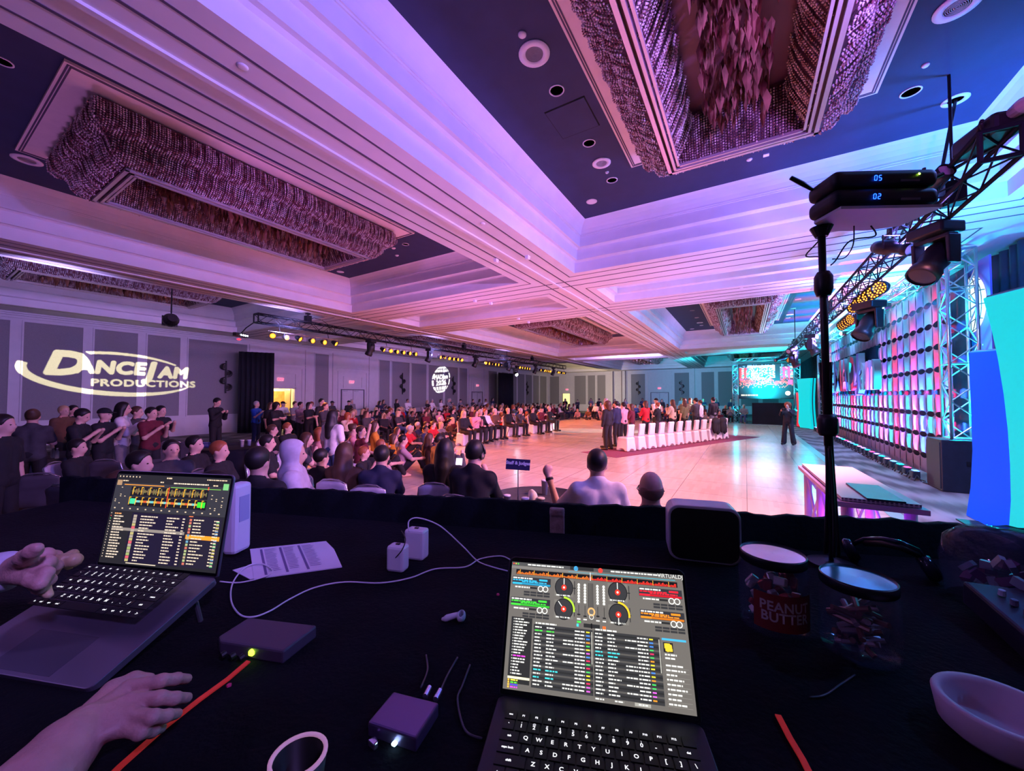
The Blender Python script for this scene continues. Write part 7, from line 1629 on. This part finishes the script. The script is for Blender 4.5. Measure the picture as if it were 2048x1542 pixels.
def fill_pb(t, r, h):
    rg = random.Random(1)
    for k in range(34):
        a, q = rg.uniform(0, 6.28), r*.72*math.sqrt(rg.random()); o = MB().box((0, 0, 0), (.026, .018, .012), rot=(rg.uniform(0, 3), rg.uniform(0, 3), rg.uniform(0, 3))).build('wrapped_sweet', mat('sweet_%s' % ('red' if k % 3 else 'white'), (.35, .04, .03) if k % 3 else (.6, .55, .6), .3, .3), t, loc=(q*math.cos(a), q*math.sin(a), .018+(h-.06)*k/34), bevel=.003)
    b = MB(); n = 20; a0, a1 = math.atan2(-VD.y, -VD.x)-.95, math.atan2(-VD.y, -VD.x)+.85
    vs = [(r*1.012*math.cos(a0+(a1-a0)*i/n), r*1.012*math.sin(a0+(a1-a0)*i/n), zz) for zz in (.022, h-.058) for i in range(n+1)]
    b.add(vs, [(i, i+1, n+2+i, n+1+i) for i in range(n)]).build('paper_label', mat('red_label', (.20, .022, .022), .5, var=.1), t, smooth=True)
    for s_, zz in (('PEANUT', .072), ('BUTTER', .050)):
        me = text_mesh(s_, .025, bold=.0006, sp=1.05)
        for v_ in me.vertices:
            a = (a0+a1)/2+v_.co.x/(r*1.02); v_.co = (r*1.02*math.cos(a), r*1.02*math.sin(a), zz+v_.co.y*1.1)
        me.materials.clear(); me.materials.append(mat('label_print', (.50, .40, .45), .6)); link('lettering', me, t)
def fill_sticks(t, r, h):
    rg = random.Random(4)
    for k in range(26):
        a, q, b_ = rg.uniform(0, 6.28), r*.45*rg.random(), rg.uniform(0, 3.14); zz = .015+(h-.06)*k/26; dx, dy, dz = .034*math.cos(b_), .034*math.sin(b_), rg.uniform(-.018, .018)
        if zz+abs(dz) > h-.03: dz = 0
        x, y = q*math.cos(a), q*math.sin(a); MB().tube([(x-dx, y-dy, max(.006, zz-dz)), (x+dx, y+dy, max(.006, zz+dz))], .0055, 8).build('wrapped_stick', mat('stick_%s' % ('brown' if k % 2 else 'mauve'), (.22, .08, .06) if k % 2 else (.45, .32, .40), .3, .2), t)
jar(.402, .965, .066, .155, 'clear jar of wrapped sweets with a red PEANUT BUTTER label', 1, fill_pb)
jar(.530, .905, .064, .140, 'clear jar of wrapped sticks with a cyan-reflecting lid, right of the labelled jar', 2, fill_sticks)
# pale rounded box against the drape
t = thing('router_box', 'pale rounded box with a black front standing against the drape, left of the jars', 'box', TP(.352, 1.33), UANG-.10)
def rr_poly(w, h, r, n=6): return [(sx*(w/2-r)+r*math.cos(R(a0+i*90/n)), sy*(h/2-r)+r*math.sin(R(a0+i*90/n))) for sx, sy, a0 in ((1, 1, 0), (-1, 1, 90), (-1, -1, 180), (1, -1, 270)) for i in range(n+1)]
Mx = Matrix.Translation((0, 0, .085)) @ Matrix.Rotation(R(90), 4, 'X')
MB().prism(rr_poly(.205, .17, .032), -.045, .045, Mx).build('shell', mat('pale_shell', (.60, .58, .70), .35, .2), t, bevel=.004)
MB().prism(rr_poly(.190, .155, .028), .045, .048, Mx).build('front_panel', m_black, t)
# paper bag taped to the drape
me = surf([('b', (0, 0, 0), (.028, .006, .052), .005), ('b', (0, -.004, .036), (.024, .007, .012), .005)], .004, .01, name='paper_bag'); me.materials.append(mat('brown_paper', (.36, .26, .24), .8, var=.25, scale=40, bump=.4))
tag(link('paper_bag', me, None, TP(-.118, 1.485, 1.474), UANG), 'small brown paper bag hung on the black drape above the black laptop', 'bag')
# pole with the two receivers
pp = PZ(1663, 1130, TZ); t = thing('pole_stand', 'black pole standing on the table with cables strapped along it, carrying the receivers', 'stand', pp)
MB().lathe([(.06, 0), (.06, .008), (.02, .014), (.001, .014)], n=24).build('base', m_black, t)
MB().tube([(0, 0, 0), (-.002, .002, .40)], .0065, 12).build('lower_rod', mat('shiny_rod', (.10, .10, .16), .12, .9), t, smooth=True)
MB().tube([(-.002, .002, .36), (-.004, .006, 1.03)], .0100, 12).build('upper_tube', m_black, t, smooth=True)
MB().lathe([(.018, -.04), (.024, -.02), (.024, .02), (.016, .035)], c=(-.003, .004, .86), n=14).build('clamp_collar', m_black, t, smooth=True)
MB().lathe([(.02, -.03), (.026, -.02), (.026, .02), (.02, .035)], c=(-.002, .002, .42), n=14).build('clamp_collar', m_black, t, smooth=True)
b = MB(); rg = random.Random(6)
for k in range(4):
    a = k*1.57; b.tube([(.012*math.cos(a)+.006*math.sin(z_*9+k*2), .012*math.sin(a)+.006*math.cos(z_*7+k), z_) for z_ in [.03+.045*i for i in range(9+5*(k % 2))]], .0042, 6)
b.build('strapped_cables', m_black, t, smooth=True)
top = pp+Vector((-.004, .006, 1.03)); Zs = top.z+.004
t = thing('receiver_shelf', 'pale shelf board on top of the pole under the wireless receivers', 'shelf', (top.x, top.y, Zs))
poly = [PZ(x, y, Zs) for x, y in ((1628, 448), (1682, 418), (1885, 414), (1800, 452), (1735, 461), (1655, 463))]; poly = [(p.x-top.x, p.y-top.y) for p in poly]
if sum(poly[i][0]*poly[(i+1) % 6][1]-poly[(i+1) % 6][0]*poly[i][1] for i in range(6)) < 0: poly = poly[::-1]
MB().prism(poly, 0, .008).build('board', mat('shelf_board', (.66, .64, .72), .45, var=.03), t); MB().lathe([(.016, -.03), (.03, 0), (.001, 0)], n=14).build('mounting_flange', m_black, t)
F0, F1 = PZ(1682, 418, Zs), PZ(1880, 414, Zs); ctr = (F0+F1)/2; ax = (F1-F0).normalized(); ra = math.atan2(ax.y, ax.x); back = Vector((-ax.y, ax.x, 0)); back = back if back.dot(Vector(FW)) > 0 else -back
segs = {'0': 'abcdef', '5': 'afgcd', '2': 'abged', '9': 'abcdfg'}
def seven(s_, M, m, par):
    b = MB(); sg = {'a': ((0, 2), (1, 2)), 'b': ((1, 1), (1, 2)), 'c': ((1, 0), (1, 1)), 'd': ((0, 0), (1, 0)), 'e': ((0, 0), (0, 1)), 'f': ((0, 1), (0, 2)), 'g': ((0, 1), (1, 1))}
    for i, ch in enumerate(s_):
        for q in segs.get(ch, ''):
            (x0, y0), (x1, y1) = sg[q]; p = [M @ Vector(((x0*.0065+i*.012+y0*.0008), y0*.007, 0)), M @ Vector(((x1*.0065+i*.012+y1*.0008), y1*.007, 0))]; p[0], p[1] = p[0]+(p[1]-p[0])*.12, p[1]-(p[1]-p[0])*.12; b.tube(p, .0009, 5)
    b.build('channel_display', m, par)
def receiver(zb, num, label, shift, ant):
    c = ctr+back*.055+Vector((0, 0, zb)); t = thing('wireless_receiver', label, 'receiver', c, ra)
    me = surf([('b', (-.006, 0, .026), (.142, .058, .0255), .020)], .005, .004, name='case'); me.materials.append(mat('receiver_case', (.012, .014, .022), .5, var=.2)); link('case', me, t)
    yf = -.0605; seven(num, Matrix.Translation((-.045+shift, yf, .014)) @ Matrix.Rotation(R(90), 4, 'X'), emis('blue_digits', (.01, .07, 1.0), 4), t)
    MB().box((.05, yf, .012), (.05, .002, .006)).build('brand_plate', mat('faint_plate', (.12, .12, .16), .5), t)
    if ant: MB().lathe([(.003, 0), (.001, .001)], c=(.075, yf, .030), n=10, M=Matrix.Rotation(R(90), 4, 'X')).build('green_light', emis('green_led2', (.5, 1, .05), 10), t)
    for s_, ln in ((-1, .07), (1, .09)) if ant else (): MB().tube([(s_*.14, .03, .035), (s_*(.14+ln*.5), .03, .058), (s_*(.14+ln), .03, .078)], .006, 8, rs=[.004, .007, .006]).build('antenna', m_black, t)
    return t
receiver(.010, '02', 'lower black wireless receiver on the shelf with blue digits', -.004, False)
receiver(.062, '05', 'upper black wireless receiver with blue digits and two stub antennas', .0, True)
cable('receiver_cable', 'black cable looping down from the shelf to the left of the pole', [(1652, 466, 2.47), (1630, 490, 2.43), (1612, 512, 2.40), (1640, 514, 2.40), (1652, 524, 2.38)], .0022, m_black); cable('receiver_cable', 'black cable looping from the shelf to the right of the pole', [(1742, 452, 2.47), (1750, 472, 2.45), (1700, 482, 2.44), (1672, 520, 2.38), (1662, 530, 2.36)], .0022, m_black)
cable('receiver_cable', 'second black cable hanging in a loop right of the pole', [(1708, 452, 2.47), (1706, 490, 2.43), (1690, 515, 2.40), (1665, 518, 2.385)], .0018, m_black)
# headphones
t = thing('headphones', 'black over-ear headphones lying behind the jars, glinting cyan and pink', 'headphones', PZ(1775, 1160, TZ+.0))
hb = [PZ(x, y, z_)-t.location for x, y, z_ in ((1700, 1090, 1.485), (1730, 1078, 1.51), (1765, 1078, 1.53), (1800, 1085, 1.54), (1835, 1100, 1.52), (1858, 1125, 1.49))]
m_hp = mat('glossy_black_plastic', (.015, .02, .04), .12, .3)
MB().tube(hb, .007, 10).build('headband', m_hp, t, smooth=True); MB().tube([p+Vector((0, 0, -.012)) for p in hb[1:-1]], .010, 10).build('headband_pad', m_black, t, smooth=True)
for p in (hb[0], hb[-1]): MB().lathe([(.001, -.016), (.030, -.014), (.036, 0), (.030, .014), (.001, .016)], c=p+Vector((0, 0, -.015)), n=24, M=Matrix.Rotation(R(65), 4, 'X')).build('ear_cup', m_hp, t, smooth=True)
# mixer and clear tub at the right edge
mx_c = TP(1.03, .90); t = thing('audio_mixer', 'black audio mixer with rows of small knobs at the right edge', 'mixer', mx_c, UANG-.25)
MB().box((0, 0, .03), (.42, .34, .055), rot=(R(6), 0, 0)).build('case', mat('mixer_case', (.02, .02, .045), .4, .3), t, bevel=.006)
for i in range(9):
    for j in range(7):
        MB().lathe([(.0065, 0), (.0055, .012), (.001, .0125)], n=10, M=Matrix.Translation((-.17+.042*i, -.10+.036*j, .060+.0038*(j-3))) @ Matrix.Rotation(R(6), 4, 'X')).build('knob', mat('grey_knob' if (i+j) % 3 else 'pale_knob', (.12, .12, .2) if (i+j) % 3 else (.5, .5, .65), .4), t)
t = thing('clear_tub', 'clear domed plastic tub of small packs at the right edge', 'tub', TP(1.0, 1.16), 0)
MB().lathe([(.001, .0), (.105, .0), (.118, .10), (.108, .15), (.08, .175), (.04, .185), (.001, .187)], n=36, cap=False).build('plastic_dome', m_jar, t, smooth=True)
rg = random.Random(12)
for k in range(22): a, q = rg.uniform(0, 6.28), .08*math.sqrt(rg.random()); MB().box((0, 0, 0), (.03, .02, .012), rot=(rg.uniform(0, 3), rg.uniform(0, 3), rg.uniform(0, 3))).build('small_pack', mat('pack_%d' % (k % 2), ((.3, .3, .42), (.12, .03, .12))[k % 2], .3, .2), t, loc=(q*math.cos(a), q*math.sin(a), .02+.004*k))
# thick-walled bowl
bc = PZ(1992, 1446, 1.475); t = thing('bowl', 'thick pale mauve bowl at the right edge of the table', 'bowl', (bc.x+.02, bc.y-.015, TZ))
MB().lathe([(.001, 0), (.055, 0), (.068, .012), (.074, .048), (.072, .052), (.064, .052), (.060, .046), (.052, .014), (.001, .010)], n=44, cap=False).build('bowl_body', mat('mauve_ceramic', (.55, .42, .55), .55, var=.05, scale=30, bump=.05), t, smooth=True)
# soft violet light of the room falling on the desk, from an unseen spot to the left behind
light('SPOT', (-1.6, 3.4, 3.6), (.6, .5, 1.4), (.50, .30, 1.0), 36, .12, 55, .8, 'desk_spot')
light('SPOT', (2.6, -2.2, 4.1), (1.2, -.1, 1.5), (.10, .30, 1.0), 60, .1, 40, .8, 'stage_or_fill_lamp')
